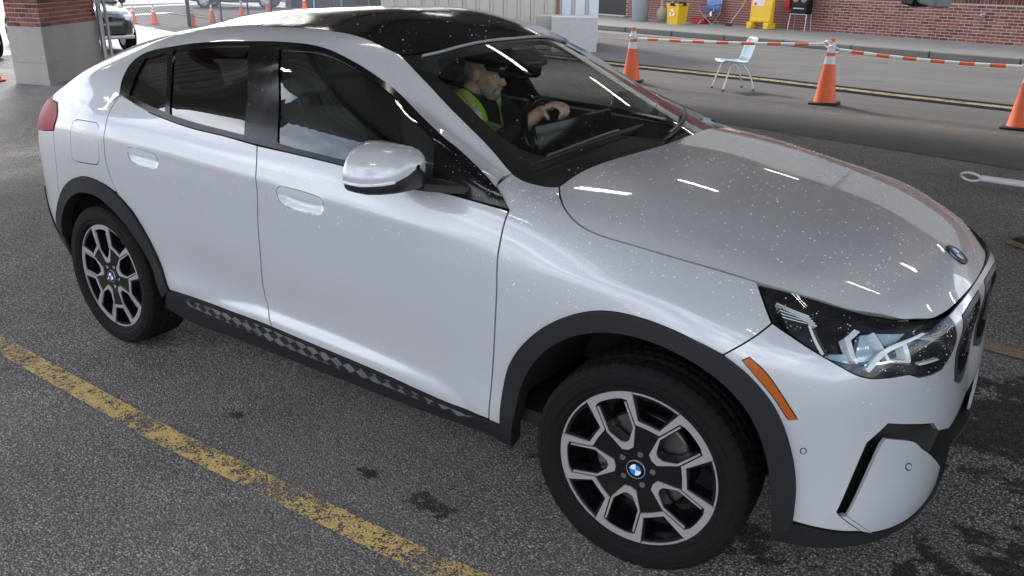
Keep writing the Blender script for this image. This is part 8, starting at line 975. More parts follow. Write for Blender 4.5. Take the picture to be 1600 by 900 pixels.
# road region in front of the building (follows the kerb direction)
KA, KB = (-40, 27.2), (30, 12.6)          # kerb line
RA, RB = (-12, 9.6), (9, 5.0)             # near edge of the tar
MB().add([(RA[0], RA[1], .004), (30, line_y(30, RA, RB), .004), (30, line_y(30, KA, KB), .004), (-40, line_y(-40, KA, KB), .004), (-40, line_y(-40, KA, KB)-9, .004)], [(0, 1, 2, 3, 4)]).build('road', 'road_tar', smooth=False)
tag(bpy.data.objects['road'], kind='structure')
def paint_mat(name, c, thr):
    t = NT(name); co = t.coord(); v = t.n('ShaderNodeTexVoronoi', feature='F1'); v.inputs['Scale'].default_value = 140; t.l(co, v.inputs['Vector'])
    f = t.noise(co, 34, 6, .75); g = t.noise(co, 5, 4)
    m = t.math('ADD', t.math('ADD', t.math('MULTIPLY', f, .8), t.math('MULTIPLY', g, .55)), t.math('MULTIPLY', v.outputs['Distance'], -.35))
    a = t.ramp(m, [(thr, 0.0), (thr+.035, 1.0)])
    b = t.bsdf(t.mix(f, tuple(x*.6 for x in c), c), .75, 0, t.bump(t.math('SUBTRACT', 1.0, v.outputs['Distance']), .6, .005)); t.l(a, b.inputs['Alpha'])
paint_mat('yellow_paint', (.80, .56, .21), .475); paint_mat('yellow_faded', (.36, .28, .15), .40); paint_mat('white_faded', (.42, .40, .38), .60)
def stripe(name, pts, w, mat, label, group=None, z=.008, n=40):
    P_ = [Vector((*p, 0)) for p in pts]; vs = []; fs = []
    for i, p in enumerate(P_):
        d = (P_[min(i+1, len(P_)-1)]-P_[max(i-1, 0)]).normalized(); l = Vector((-d.y, d.x, 0))
        vs += [(p+l*w/2+Vector((0, 0, z))), (p-l*w/2+Vector((0, 0, z)))]
    for i in range(len(P_)-1): fs.append((2*i, 2*i+1, 2*i+3, 2*i+2))
    o = obj(name, vs, fs, mat, None, smooth=False); return tag(o, kind='structure')
stripe('lane_line', [(-14, -1.30), (-1.8, -1.275), (-.4, -1.305), (.9, -1.27), (1.1, -1.25), (6, -1.0)], .105, 'yellow_paint', '')
stripe('lane_line', [(1.7, 1.73), (2.3, 1.67), (8, 1.3)], .11, 'yellow_faded', '', z=.006)
simple('tar_band', (.012, .012, .013), .9, var=.4, scale=3, Specular_IOR_Level=.05)
for q_ in ([(-30, 18.6), (-5.7, 12.75), (-2.9, 12.25), (-.6, 11.6), (1, 11.25), (20, 6.7)],): stripe('tar_band', q_, .75, 'tar_band', '', z=.008)
for d in (0,):
    stripe('centre_line', [(-30, 18.6+d), (-5.7, 12.75+d), (-2.9, 12.25+d), (-.6, 11.6+d), (1, 11.25+d), (20, 6.7+d)], .24, 'yellow_faded', '', z=.012)
stripe('edge_line', [(-34, 25.0), (-10.7, 19.35), (-3.9, 18.3), (-2.2, 17.9), (8, 15.6)], .12, 'yellow_faded', '', z=.012)
stripe('joint_line', [(-4, 9.2), (-1.9, 9.2), (0, 8.9), (1.5, 8.65), (8, 7.2)], .09, 'white_faded', '', z=.010)
# ------------------------------------------------------------------ canopy over the lane: deck, purlins, tube lights
simple('canopy_deck', (.56, .53, .50), .6, var=.15, scale=3); simple('canopy_beam', (.12, .075, .055), .6)
t = NT('tube_light'); e_ = t.n('ShaderNodeEmission'); e_.inputs[0].default_value = (1, .98, .90, 1); e_.inputs[1].default_value = 14; t.l(e_.outputs[0], t.out.inputs[0])
CZ = 4.3; CX0, CX1, CY0, CY1 = -11.0, 10.5, -4.25, 11.0
vs = []; fs = []; k = 0; y = CY0
while y < CY1:                                        # corrugated deck
    for dy, dz in ((0, 0), (.10, 0), (.14, .07), (.24, .07), (.28, 0)):
        if dy == .28: continue
        vs += [(CX0, y+dy, CZ+dz), (CX1, y+dy, CZ+dz)]
    y += .28
n = len(vs)//2
for i in range(n-1): fs.append((2*i, 2*i+1, 2*i+3, 2*i+2))
dk = obj('canopy_roof', vs, fs, 'canopy_deck', None, smooth=False); tag(dk, 'corrugated metal canopy roof over the lane, seen only mirrored in the car', 'canopy')
for x in np.arange(CX0+1, CX1, 2.4): MB().box((x, (CY0+CY1)/2, CZ-.14), (.14, CY1-CY0, .24)).build('purlin', 'canopy_beam', dk, smooth=False)
MB().box(((CX0+CX1)/2, CY0, CZ-.05), (CX1-CX0, .10, .45)).build('fascia', 'canopy_deck', dk, smooth=False)
MB().box(((CX0+CX1)/2, CY1, CZ-.05), (CX1-CX0, .10, .45)).build('fascia', 'canopy_deck', dk, smooth=False)
ci = 0
for y in (-3.4, -.2, 2.8, 5.8, 9.4):
    for x in (-8.5, -4.6, -.7, 3.2, 7.1):
        L0 = empty('ceiling_light', (x, y, CZ-.34)); tag(L0, 'fluorescent tube light under the canopy, seen mirrored in the car', 'lamp', 'tube lights under the canopy')
        MB().box((0, 0, .03), (.75, .16, .05)).build('lamp_housing', 'white_plastic', L0, smooth=False)
        for d in (-.045, .045): MB().tube([(-.32, d, 0), (.32, d, 0)], .012, 8).build('tube', 'tube_light', L0)
# ------------------------------------------------------------------ concrete, brick, metal
def concrete(name, c, scale=1.0, crack=True):
    t = NT(name); co = t.coord(); a = t.noise(co, 1.6*scale, 6, .65); b_ = t.noise(co, 14*scale, 5, .7); d = t.noise(co, 120*scale, 3)
    col = t.mix(a, tuple(x*.72 for x in c), tuple(min(1, x*1.15) for x in c)); col = t.mix(t.ramp(b_, [(.55, 0.0), (.75, .45)]), col, tuple(x*.55 for x in c))
    t.bsdf(col, .85, 0, t.bump(t.math('ADD', b_, t.math('MULTIPLY', d, .5)), .35, .01))
concrete('concrete', (.40, .385, .355)); concrete('concrete_white', (.55, .55, .54), 2.2); concrete('sidewalk', (.20, .188, .172)); concrete('kerbstone', (.15, .145, .135)); concrete('pavement_pale', (.50, .49, .50), .3)
simple('mortar', (.40, .335, .31), .9, var=.2, scale=60, bump=.3)
def brick_mat(name, c):
    t = NT(name); co = t.coord(); oi = t.n('ShaderNodeObjectInfo'); f = t.noise(co, 22, 5, .7)
    col = t.mix(f, tuple(x*.65 for x in c), tuple(x*1.25 for x in c)); col = t.mix(t.math('MULTIPLY', oi.outputs['Random'], .55), col, (c[0]*.45, c[1]*.4, c[2]*.45))
    t.bsdf(col, .85, 0, t.bump(f, .3, .006))
brick_mat('brick_red', (.24, .075, .055)); brick_mat('brick_dark', (.14, .045, .038)); brick_mat('brick_light', (.30, .11, .075))
BM = {}
def brick_mesh(l, d, h, mat):
    k = (round(l, 3), round(d, 3), round(h, 3), mat)
    if k not in BM:
        b = MB().box((0, 0, 0), (l, d, h), bev=min(.006, h*.1)); me = bpy.data.meshes.new('brick'); me.from_pydata(b.v, [], b.f); me.materials.append(MAT[mat]); BM[k] = me
    return BM[k]
def brick_face(parent, p0, p1, z0, z1, bl, bh, limit=300, keep=None, joint=.014, holes=(), off=.006):
    """running bond on the vertical plane p0-p1, outward side to the right of p0->p1"""
    a, b = Vector((*p0, 0)), Vector((*p1, 0)); d = (b-a); Ln = d.length; d.normalize(); nrm = Vector((d.y, -d.x, 0)); ang = math.atan2(d.y, d.x)
    items = []
    r = 0; z = z0+bh/2
    while z+bh/2 <= z1+1e-6:
        x = -(bl/2 if r % 2 else 0)
        while x < Ln:
            x0, x1 = max(x, 0), min(x+bl, Ln)
            if x1-x0 > bl*.2:
                xc = (x0+x1)/2
                if not any(h0 < xc < h1 and g0 < z < g1 for h0, h1, g0, g1 in holes): items.append((xc, z, x1-x0-joint))
            x += bl
        z += bh; r += 1
    if keep: items.sort(key=lambda it: keep(a+d*it[0]+Vector((0, 0, it[1]))))
    ext = MB()
    for i, (xc, zc, l) in enumerate(items):
        m = random.choices(('brick_red', 'brick_dark', 'brick_light'), (6, 2.2, 2))[0]; pr = random.uniform(-.003, .004)
        pos = a+d*xc+nrm*(off+pr)+Vector((0, 0, zc))
        if i < limit:
            o = bpy.data.objects.new('brick', brick_mesh(round(l, 2), .04, bh-joint, m)); COL.objects.link(o); o.parent = parent
            o.matrix_basis = parent.matrix_basis.inverted() @ Matrix.Translation(pos) @ Matrix.Rotation(ang, 4, 'Z')
        else: ext.box(pos, (l, .04, bh-joint), Matrix.Rotation(ang, 3, 'Z'))
    if ext.v: o = ext.build('brick_rest', 'brick_red', parent, smooth=False); o['kind'] = 'stuff'; o.matrix_basis = parent.matrix_basis.inverted()
    return len(items)
CAMP = Vector((2.4186, -2.9153, 1.7486)); CAMQ = cam.matrix_world.inverted()
def off_frame(p):
    """pieces inside the picture first, nearest first"""
    q = CAMQ @ p; x, y = q.x/-q.z*1332.3+800, 450-q.y/-q.z*1332.3
    return (0 if -20 < x < 1620 and y > -12 else 1000)+(p-CAMP).length
# brick pillar on a concrete base
C_, Lc, Rc = Vector((-11.38, 3.89, 0)), Vector((-12.08, 3.71, 0)), Vector((-12.79, 5.59, 0)); Bk = Lc+(Rc-C_)
pl = tag(empty('brick_pillar'), 'red brick pillar on a tall concrete base behind the car', 'pillar')
quad = [(Lc.x, Lc.y), (C_.x, C_.y), (Rc.x, Rc.y), (Bk.x, Bk.y)]
MB().prism(quad, 0, .33).build('concrete_base', 'concrete', pl, smooth=False)
cx_, cy_ = sum(p[0] for p in quad)/4, sum(p[1] for p in quad)/4
def shrink(k): return [(cx_+(p[0]-cx_)*k, cy_+(p[1]-cy_)*k) for p in quad]
MB().prism(shrink(.985), .325, .335).build('base_joint', 'mortar', pl, smooth=False)
MB().prism(shrink(.997), .335, .86).build('concrete_base', 'concrete', pl, smooth=False)
qb = shrink(.975); MB().prism(qb, .86, 4.3).build('mortar_core', 'mortar', pl, smooth=False)
brick_face(pl, qb[0], qb[1], .87, 1.75, .145, .068, 300, off=-.012); brick_face(pl, qb[1], qb[2], .87, 1.75, .36, .068, 300, off=-.012)
up = MB()
for z in np.arange(1.75, 4.25, .068):
    for p0, p1, bl in ((qb[0], qb[1], .145), (qb[1], qb[2], .36)):
        a = Vector((*p0, 0)); d = Vector((*p1, 0))-a; Ln = d.length; d.normalize(); nr_ = Vector((d.y, -d.x, 0))
        for k in range(int(Ln/bl)): up.box(a+d*(k+.5)*bl+nr_*-.012+Vector((0, 0, z+.034)), (bl-.011, .04, .057), Matrix.Rotation(math.atan2(d.y, d.x), 3, 'Z'))
o = up.build('brick_rest', 'brick_red', pl, smooth=False); o['kind'] = 'stuff'
simple('galvanised', (.42, .43, .45), .4, .8, var=.2, scale=12)
cq = Vector(((Rc.x, Rc.y, 0)))+Vector((.05, .03, 0)); cdv = tag(empty('conduit', cq), 'grey metal conduit running up the edge of the brick pillar', 'pipe')
MB().tube([(.0, .0, 0), (0, 0, .95), (-.10, .05, 1.25), (-.10, .05, 4.2)], .045, 10).build('pipe', 'galvanised', cdv); MB().tube([(.10, .07, 0), (.10, .07, 1.0), (-.02, .1, 1.3), (-.02, .1, 4.2)], .03, 8).build('pipe', 'galvanised', cdv)
# ------------------------------------------------------------------ traffic cones
simple('cone_orange', (.78, .14, .045), .5, var=.15, scale=18); simple('cone_white', (.74, .74, .75), .35, var=.12, scale=25); simple('cone_base', (.018, .018, .02), .7)
def cone(loc, h, label, group, rz=0, base='cone_base', r0=.15, bands=True):
    c = empty('traffic_cone', (*loc, 0), rz); tag(c, label, 'cone', group)
    MB().box((0, 0, .022), (.38*h/.9, .38*h/.9, .04), bev=.012).build('base', base, c)
    R_ = lambda z: r0*h/.9*(1-z/h)+.032*h/.9*(z/h)
    cuts = [(.035, .62*h, 'cone_orange'), (.62*h, .74*h, 'cone_white'), (.74*h, .79*h, 'cone_orange'), (.79*h, .93*h, 'cone_white'), (.93*h, h, 'cone_orange')] if bands else [(.035, h, 'cone_orange')]
    for z0, z1, m in cuts:
        e = .002 if m == 'cone_white' else 0
        pr = [(R_(z0)+e, z0), (R_(z1)+e, z1)]
        if z1 == h: pr.append((R_(h)*.55, h)); pr.append((R_(h)*.5, h-.03))
        if z0 < .05: pr = [(R_(z0)+.018, z0), (R_(z0)+.004, z0+.02)]+pr[1:]
        MB().lathe(pr, 28).build('reflective_band' if m == 'cone_white' else 'cone_body', m, c)
    return c
G = 'traffic cones with barrier bars'
cone((-4.69, 10.44), .90, 'orange traffic cone nearest the concrete wall, left end of barrier', G, .3)
cone((-1.24, 9.92), .92, 'orange traffic cone joining the two striped barrier bars', G, .1); cone((1.33, 9.32), .90, 'orange traffic cone at the right edge of the picture', G, -.1)
G2 = 'small cones beyond the fence'
for (p, lb) in (((-25.08, 13.72), 'faded orange cone beside the front of the dark parked car'), ((-24.32, 14.01), 'bright orange cone with wide base beyond the fence, between parked car and fence post'), ((-22.75, 14.35), 'orange and white cone just behind the fence post'),
                ((-24.02, 16.02), 'orange cone beyond the fence to the right of the post'), ((-26.92, 19.48), 'faded far cone beyond the fence above the car roof'), ((-28.3, 21.9), 'thin cone close to the wheel of the parked car above the roof'), ((-30, 25.4), 'small cone right of the parked car wheel, above the roof'), ((-31.5, 30.5), 'orange cone by the end of the fence near the booth')):
    cone(p, .62, lb, G2, random.random(), 'cone_orange', .17)
cone((-12.50, 3.62), .42, 'small orange cone at the foot of the brick pillar', None, .4, 'cone_orange', .12, False)
# striped barrier bars
def bar(p0, p1, n, label, first='w', sag=.03, ring=True, r=.024):
    p0, p1 = Vector(p0), Vector(p1); o = empty('barrier_bar', p0); tag(o, label, 'barrier')
    P_ = lambda f: (p1-p0)*f-Vector((0, 0, sag*4*f*(1-f)))
    for k in range(n):
        m = 'cone_white' if (k % 2 == 0) == (first == 'w') else 'cone_orange'
        MB().tube([P_(k/n), P_((k+.5)/n), P_((k+1)/n)], r, 10).build('bar_segment', m, o)
    d = (p1-p0).normalized()
    if ring:
        for c, s in ((Vector((0, 0, 0)), -1), (p1-p0, 1)):
            q = Vector((d.y*.8, -d.x*.8, .6)); pts = [c+d*s*.085+d*.08*math.cos(a)+q*.08*math.sin(a) for a in np.linspace(0, 2*math.pi, 21)]
            MB().tube(pts, .011, 8, False).build('ring', 'cone_white', o)
    return o
bar((-4.60, 10.42, .72), (-1.36, 9.94, .83), 15, 'orange and white striped bar passing in front of the plastic chair', 'w', .02)
bar((-1.12, 9.90, .77), (1.22, 9.35, .74), 13, 'orange and white striped bar between the middle and right cones', 'w', .03)
bar((1.44, 5.66, .06), (3.6, 5.48, .06), 6, 'striped bar with a white ring lying on the road', 'w', 0, True, .03)
# ------------------------------------------------------------------ plastic chair on the road
simple('chair_shell', (.42, .54, .62), .35, var=.12, scale=6); simple('chair_leg', (.72, .72, .72), .25, .4)
ch = empty('plastic_chair', (-2.93, 10.62, 0), R(226)); tag(ch, 'pale blue plastic chair with white metal legs standing on the road', 'chair')
def sheet(rows, th, name, mat, par):
    n = len(rows[0]); vs = [p for r in rows for p in r]; fs = []
    for i in range(len(rows)-1):
        for k in range(n-1): fs.append((i*n+k, i*n+k+1, (i+1)*n+k+1, (i+1)*n+k))
    o = obj(name, vs, fs, mat, par); m = o.modifiers.new('t', 'SOLIDIFY'); m.thickness = th; m.offset = 0; return o
rows = []
for x, z, w in ((.27, .435, .17), (.25, .452, .20), (.18, .450, .215), (.05, .432, .22), (-.08, .425, .22), (-.15, .432, .21), (-.19, .455, .20)):
    rows.append([(x, w*s, z+.02*s*s) for s in np.linspace(-1, 1, 9)])
sheet(rows, .012, 'seat', 'chair_shell', ch)
rows = []
for x, z, w in ((-.185, .45, .19), (-.215, .52, .20), (-.24, .60, .205), (-.275, .70, .20), (-.305, .78, .185), (-.318, .815, .15)):
    rows.append([(x+.035*s*s, w*s, z) for s in np.linspace(-1, 1, 9)])
sheet(rows, .012, 'backrest', 'chair_shell', ch)
MB().tube([(-.318, -.05, .775), (-.318, .05, .775)], .016, 8).build('grip_hole', 'shell_black', ch)
for sx, sy in ((1, 1), (1, -1), (-1, 1), (-1, -1)):
    pts = crv([(sx*.02+.03, sy*.17, .415), (sx*.10+.03, sy*.18, .40), (sx*.20, sy*.20, .22), (sx*.26, sy*.22, .02)], 6, False)
    lg = MB().tube(pts, .0125, 10).build('leg', 'chair_leg', ch); MB().tube([(sx*.257, sy*.219, .03), (sx*.262, sy*.221, 0)], .018, 10).build('foot', 'cone_base', lg)
# ------------------------------------------------------------------ building across the road
WA, WB_ = Vector((-24, 31.54, 0)), Vector((9, 19.11, 0))
wd = (WB_-WA); WL = wd.length; wd.normalize(); wn_v = Vector((wd.y, -wd.x, 0)); wang = math.atan2(wd.y, wd.x)
bld = tag(empty('brick_building', WA, wang), 'red brick building with a dark door across the road', 'building')
def wx(x): return (Vector((x, 0, 0))-Vector((WA.x, 0, 0))).x/wd.x          # distance along the wall at world x
MB().box((WL/2, .12, 1.9), (WL, .276, 3.9)).build('mortar_wall', 'mortar', bld, smooth=False); MB().box((WL/2, .14, 8.9), (WL, .30, 10.1)).build('unseen_upper_wall', 'concrete', bld, smooth=False)  # upper wall is unseen, sized to shade the street, grey for the hood reflection
D0, D1 = wx(-16.2), wx(-14.3)
bld_inv = bld.matrix_basis
bpy.context.view_layer.update()
nb = brick_face(bld, (WA.x+wn_v.x*-.0, WA.y), (WB_.x, WB_.y), .15, 1.10, .25, .0775, 300, off_frame, .019, ((D0, D1, 0, 2.2), (-1, 9.0, 0, 9)))
MB().box(((D0+D1)/2, .0, 1.2), (D1-D0-.1, .06, 2.1), bev=.01).build('door', 'satin_black', bld, smooth=False); MB().box(((D0+D1)/2, -.06, .19), (D1-D0, .25, .06), bev=.01).build('threshold', 'concrete', bld, smooth=False)
sol = 0
for x in np.arange(wx(-2.2), wx(.9), .105):
    o = bpy.data.objects.new('brick', brick_mesh(.088, .04, .20, random.choice(('brick_dark', 'brick_red')))); COL.objects.link(o); o.parent = bld; o.location = (x, -.012, 1.215-.0)
simple('sill_stone', (.55, .58, .62), .6); MB().box(((wx(-2.2)+WL)/2, -.03, 1.37), (WL-wx(-2.2), .22, .09), bev=.01).build('window_sill', 'sill_stone', bld, smooth=False)
up = MB()
for r_, z in enumerate(np.arange(1.45, 3.8, .0775)):
    for x in np.arange(9 + (.125 if r_ % 2 else 0), WL-.25, .25):
        if D0 < x < D1 and z < 2.25: continue
        up.box((x, -.012, z), (.238, .04, .066))
for x in np.arange(9, wx(-2.2), .25):
    for r_ in range(4): up.box((x+(.125 if r_ % 2 else 0), -.012, 1.14+.0775*r_), (.238, .04, .066))
o = up.build('brick_rest', 'brick_red', bld, smooth=False); o['kind'] = 'stuff'
wb_ = tag(empty('wall_pipe', (-1.25, 22.93, .84), wang), 'small grey pipe stub sticking out of the brick wall', 'pipe'); MB().tube([(0, .05, 0), (0, -.10, 0), (.06, -.12, 0)], .03, 10).build('pipe', 'galvanised', wb_); MB().box((0, .01, 0), (.1, .02, .1), bev=.004).build('flange', 'galvanised', wb_)
# pavement and kerb in front of it
ka, kb = Vector((-34, 29.4, 0)), Vector((14, 14.2, 0))
def kp(f): return ka+(kb-ka)*f
sw_ = MB().add([(ka.x, ka.y, .15), (kb.x, kb.y, .15), (WB_.x+6, WB_.y, .15), (WB_.x, WB_.y, .15), (WA.x, WA.y, .15), (WA.x-8, WA.y+4, .15)], [(0, 1, 2, 3, 4, 5)]).build('pavement', 'sidewalk', None, smooth=False); tag(sw_, kind='structure')
kd = (kb-ka).normalized(); kn = Vector((kd.y, -kd.x, 0)); ks = tag(empty('kerb', ka, math.atan2(kd.y, kd.x)), kind='structure')
Lk = (kb-ka).length; kk = 0; x = 0
while x < Lk-2: MB().box((x+.99, -.06, .078), (1.965, .16, .162), bev=.018).build('kerb_stone', 'kerbstone', ks, smooth=False); x += 2
for x in np.arange(1, Lk, 2.9): MB().add([(x, .02, .1535), (x+.03, .02, .1535), (x+.03+1.0, 4.6, .1535), (x+1.0, 4.6, .1535)], [(0, 1, 2, 3)]).build('paving_joint', 'mortar', ks, smooth=False)
# ------------------------------------------------------------------ things standing on the pavement
def at(x, y, name, label, cat, rz=None): return tag(empty(name, (x, y, .15), wang if rz is None else rz), label, cat)
simple('bin_grey', (.26, .29, .31), .5, var=.1, scale=9); simple('bin_yellow', (.72, .45, .02), .4, var=.08); simple('bag_black', (.012, .012, .013), .3); simple('urn_clay', (.30, .26, .20), .8, bump=.2); simple('canvas_blue', (.11, .17, .36), .8, var=.15, scale=30); simple('red_plastic', (.45, .02, .02), .4); simple('notice_pink', (.75, .55, .62), .6); simple('metal_grey', (.45, .45, .46), .35, .8)
o = at(-12.62, 25.75, 'waste_bin', 'tall grey plastic waste bin beside the dark door', 'bin'); MB().lathe([(0, 0), (.26, 0), (.275, .03), (.325, .95), (.345, .96), (.345, 1.02), (.32, 1.02), (.30, .9), (0, .9)], 28).build('tub', 'bin_grey', o)
for s in (1, -1): MB().box((s*.35, 0, .80), (.05, .12, .04), bev=.01).build('handle', 'bin_grey', o)
o = at(-11.82, 25.85, 'clay_urn', 'brown clay urn with a narrow neck between the two bins', 'urn'); MB().lathe([(0, 0), (.12, 0), (.15, .04), (.19, .20), (.185, .34), (.12, .44), (.06, .52), (.05, .68), (.07, .80), (.05, .80), (0, .6)], 24).build('pot', 'urn_clay', o)
o = at(-10.80, 24.95, 'recycling_bin', 'yellow recycling bin with white recycling sign and black bag', 'bin')
MB().loft([[(sx*w, sy*w*.8, z) for sx, sy in ((-1, -1), (1, -1), (1, 1), (-1, 1))] for z, w in ((0, .24), (.62, .29), (.63, .31), (.67, .31))]).build('tub', 'bin_yellow', o, smooth=False)
MB().loft([[(.31*k*math.cos(a)+.02*math.sin(5*a), .25*k*math.sin(a), z+.02*math.sin(7*a)) for a in np.linspace(0, 2*math.pi, 25)[:-1]] for z, k in ((.60, 1.02), (.68, 1.08), (.72, .9), (.70, .5))]).build('bin_bag', 'bag_black', o)
for k in range(3):   # recycling sign: three bent arrows
    a = R(90+120*k); M = Matrix.Translation((0, -.222-.018, .36)) @ Matrix.Rotation(R(90)-.05, 4, 'X') @ Matrix.Rotation(a, 4, 'Z')
    arr = [(.035, -.075), (.070, -.062), (.118, .010), (.085, .032), (.050, -.030)]; MB().prism([(x, y) for x, y in arr], -.004, .004).xf(M).build('recycling_arrow', 'badge_white', o, smooth=False)
    MB().prism([(.065, .040), (.135, -.004), (.108, .072)], -.004, .004).xf(M).build('arrow_head', 'badge_white', o, smooth=False)
o = at(-9.95, 25.70, 'folding_chair', 'blue canvas folding chair with crossed metal legs', 'chair', wang+R(10))
rows = [[(x, y, z-.03*(1-abs(x)/.26)) for x in np.linspace(-.26, .26, 7)] for y, z in ((-.24, .44), (-.05, .41), (.16, .42))]; sheet(rows, .01, 'seat', 'canvas_blue', o)
rows = [[(x, y+.04*(1-abs(x)/.28), z) for x in np.linspace(-.28, .28, 7)] for y, z in ((.16, .42), (.22, .62), (.27, .88))]; sheet(rows, .01, 'backrest', 'canvas_blue', o)
for y in (-.24, .20):
    for s in (1, -1): MB().tube([(-s*.28, y, 0), (s*.27, y, .46)], .011, 8).build('leg', 'metal_grey', o)
for s in (1, -1): MB().tube([(s*.28, -.24, 0), (s*.28, .22, .42)], .011, 8).build('leg', 'metal_grey', o); MB().tube([(s*.29, -.24, .62), (s*.30, .24, .66)], .022, 8).build('armrest', 'canvas_blue', o); MB().tube([(s*.285, -.22, .40), (s*.29, -.22, .62)], .011, 8).build('arm_post', 'metal_grey', o); MB().tube([(s*.28, .18, .30), (s*.28, .27, .90)], .012, 8).build('back_post', 'metal_grey', o)
MB().box((.24, -.30, .36), (.07, .01, .14)).build('care_tag', 'badge_white', o)
o = at(-10.55, 25.95, 'red_box', 'low red plastic box against the wall behind the yellow bin', 'box'); MB().box((.2, 0, .09), (.62, .25, .17), bev=.02).build('box_body', 'red_plastic', o); MB().box((.2, 0, .19), (.64, .27, .03), bev=.01).build('lid', 'red_plastic', o)
o = at(-9.0, 25.35, 'broom', 'broom with yellow handle leaning on the brick wall', 'broom'); MB().tube([(0, -.1, .05), (.28, .12, .62)], .014, 8).build('lower_stick', 'metal_grey', o); MB().tube([(.28, .12, .62), (.62, .20, 1.30)], .02, 8).build('handle', 'bin_yellow', o); MB().box((-.02, -.12, .05), (.26, .05, .10), bev=.01).build('bristles', 'satin_black', o)
o = at(-7.70, 24.55, 'yellow_sign_stand', 'yellow plastic sign stand with a pink notice on two feet', 'sign')
MB().box((0, 0, .68), (.86, .16, 1.0), bev=.03).build('panel', 'bin_yellow', o); 
for s in (1, -1): MB().box((s*.34, -.02, .10), (.20, .36, .20), bev=.02).build('foot', 'bin_yellow', o)
MB().box((0, -.09, .27), (.80, .03, .10), bev=.01).build('cross_rail', 'bin_yellow', o)
n_ = MB().box((-.10, -.085, .90), (.46, .006, .42)).build('notice', 'notice_pink', o, smooth=False)
MB().prism([(-.28, .72), (-.17, .72), (-.225, .81)], -.092, -.0885, 'Y').build('warning_triangle', 'satin_black', n_, smooth=False)
for i in range(3): MB().box((-.06+.03*i, -.0895, 1.05-.08*i), (.30, .002, .018)).build('print_line', 'red_plastic', n_, smooth=False)
o = at(-6.95, 24.72, 'fire_extinguisher', 'red fire extinguisher on the wall beside the black heater', 'extinguisher'); MB().lathe([(0, .62), (.09, .62), (.10, .65), (.10, .98), (.06, 1.06), (.03, 1.08), (.03, 1.14), (0, 1.14)], 20).build('cylinder', 'red_plastic', o); MB().box((0, -.02, 1.17), (.05, .14, .06), bev=.01).build('valve', 'satin_black', o); MB().tube([(0, -.08, 1.16), (.10, -.10, 1.0), (.11, -.06, .75)], .012, 8).build('hose', 'satin_black', o); MB().box((0, .12, .85), (.06, .2, .3)).build('bracket', 'metal_grey', o)
o = at(-6.42, 24.4, 'heater', 'black heater with two silver reflectors on a wire stand', 'heater'); MB().box((0, 0, .88), (.62, .26, .78), bev=.03).build('casing', 'gloss_black', o)
for s in (1, -1): MB().add(*ellip((s*.15, -.13, .98), (.13, .06, .16))).build('reflector', 'chrome', o)
MB().box((0, -.14, .66), (.40, .02, .03)).build('trim_bar', 'metal_grey', o)
for s in (1, -1):
    MB().tube([(s*.32, -.16, 0), (s*.30, -.12, .50)], .014, 8).build('leg', 'metal_grey', o); MB().tube([(s*.32, .12, 0), (s*.30, .10, .50)], .014, 8).build('leg', 'metal_grey', o)
MB().tube([(-.31, -.13, .49), (.31, -.13, .49)], .012, 8).build('cross_wire', 'metal_grey', o)
# ------------------------------------------------------------------ booth with white siding and a concrete wall
simple('siding_white', (.62, .66, .72), .45, var=.06, scale=3); simple('siding_tan', (.50, .47, .42), .5, var=.08, scale=3); simple('rust_post', (.22, .12, .07), .7)
bo = tag(empty('booth', (-9.0, 16.75, .0), math.atan2(.58, .81)), 'white and tan ribbed metal booth behind the concrete wall', 'booth')
MB().box((-2.8, .75, 2.15), (5.4, 1.3, 4.2)).build('core', 'siding_tan', bo, smooth=False)
xs_ = -.06; i = 0
while xs_ > -5.3:
    m = 'siding_white' if xs_ > -1.0 else 'siding_tan'
    MB().box((xs_-.13, .075, 2.15), (.25, .05, 4.2), bev=.01).build('siding_panel', m, bo, smooth=False)
    MB().box((xs_-.30, .082, 2.15), (.075, .030, 4.2)).build('siding_groove', 'metal_grey' if m == 'siding_white' else 'siding_tan', bo, smooth=False); xs_ -= .345; i += 1
MB().box((-1.10, .03, 2.15), (.09, .06, 4.2)).build('corner_post', 'rust_post', bo, smooth=False)
cw = tag(empty('concrete_wall', (-8.10, 15.05, 0), math.atan2(.58, .81)), 'pale concrete barrier wall in front of the white booth', 'wall')
MB().loft([[(-1.05, .0, z), (0, 0, z), (0, .5, z), (-1.05, .5, z)] for z in (0, .78)]).build('wall_block', 'concrete_white', cw, smooth=False)
MB().box((-.7, .95, .40), (1.4, .9, .76)).build('wall_block', 'concrete', cw, smooth=False)
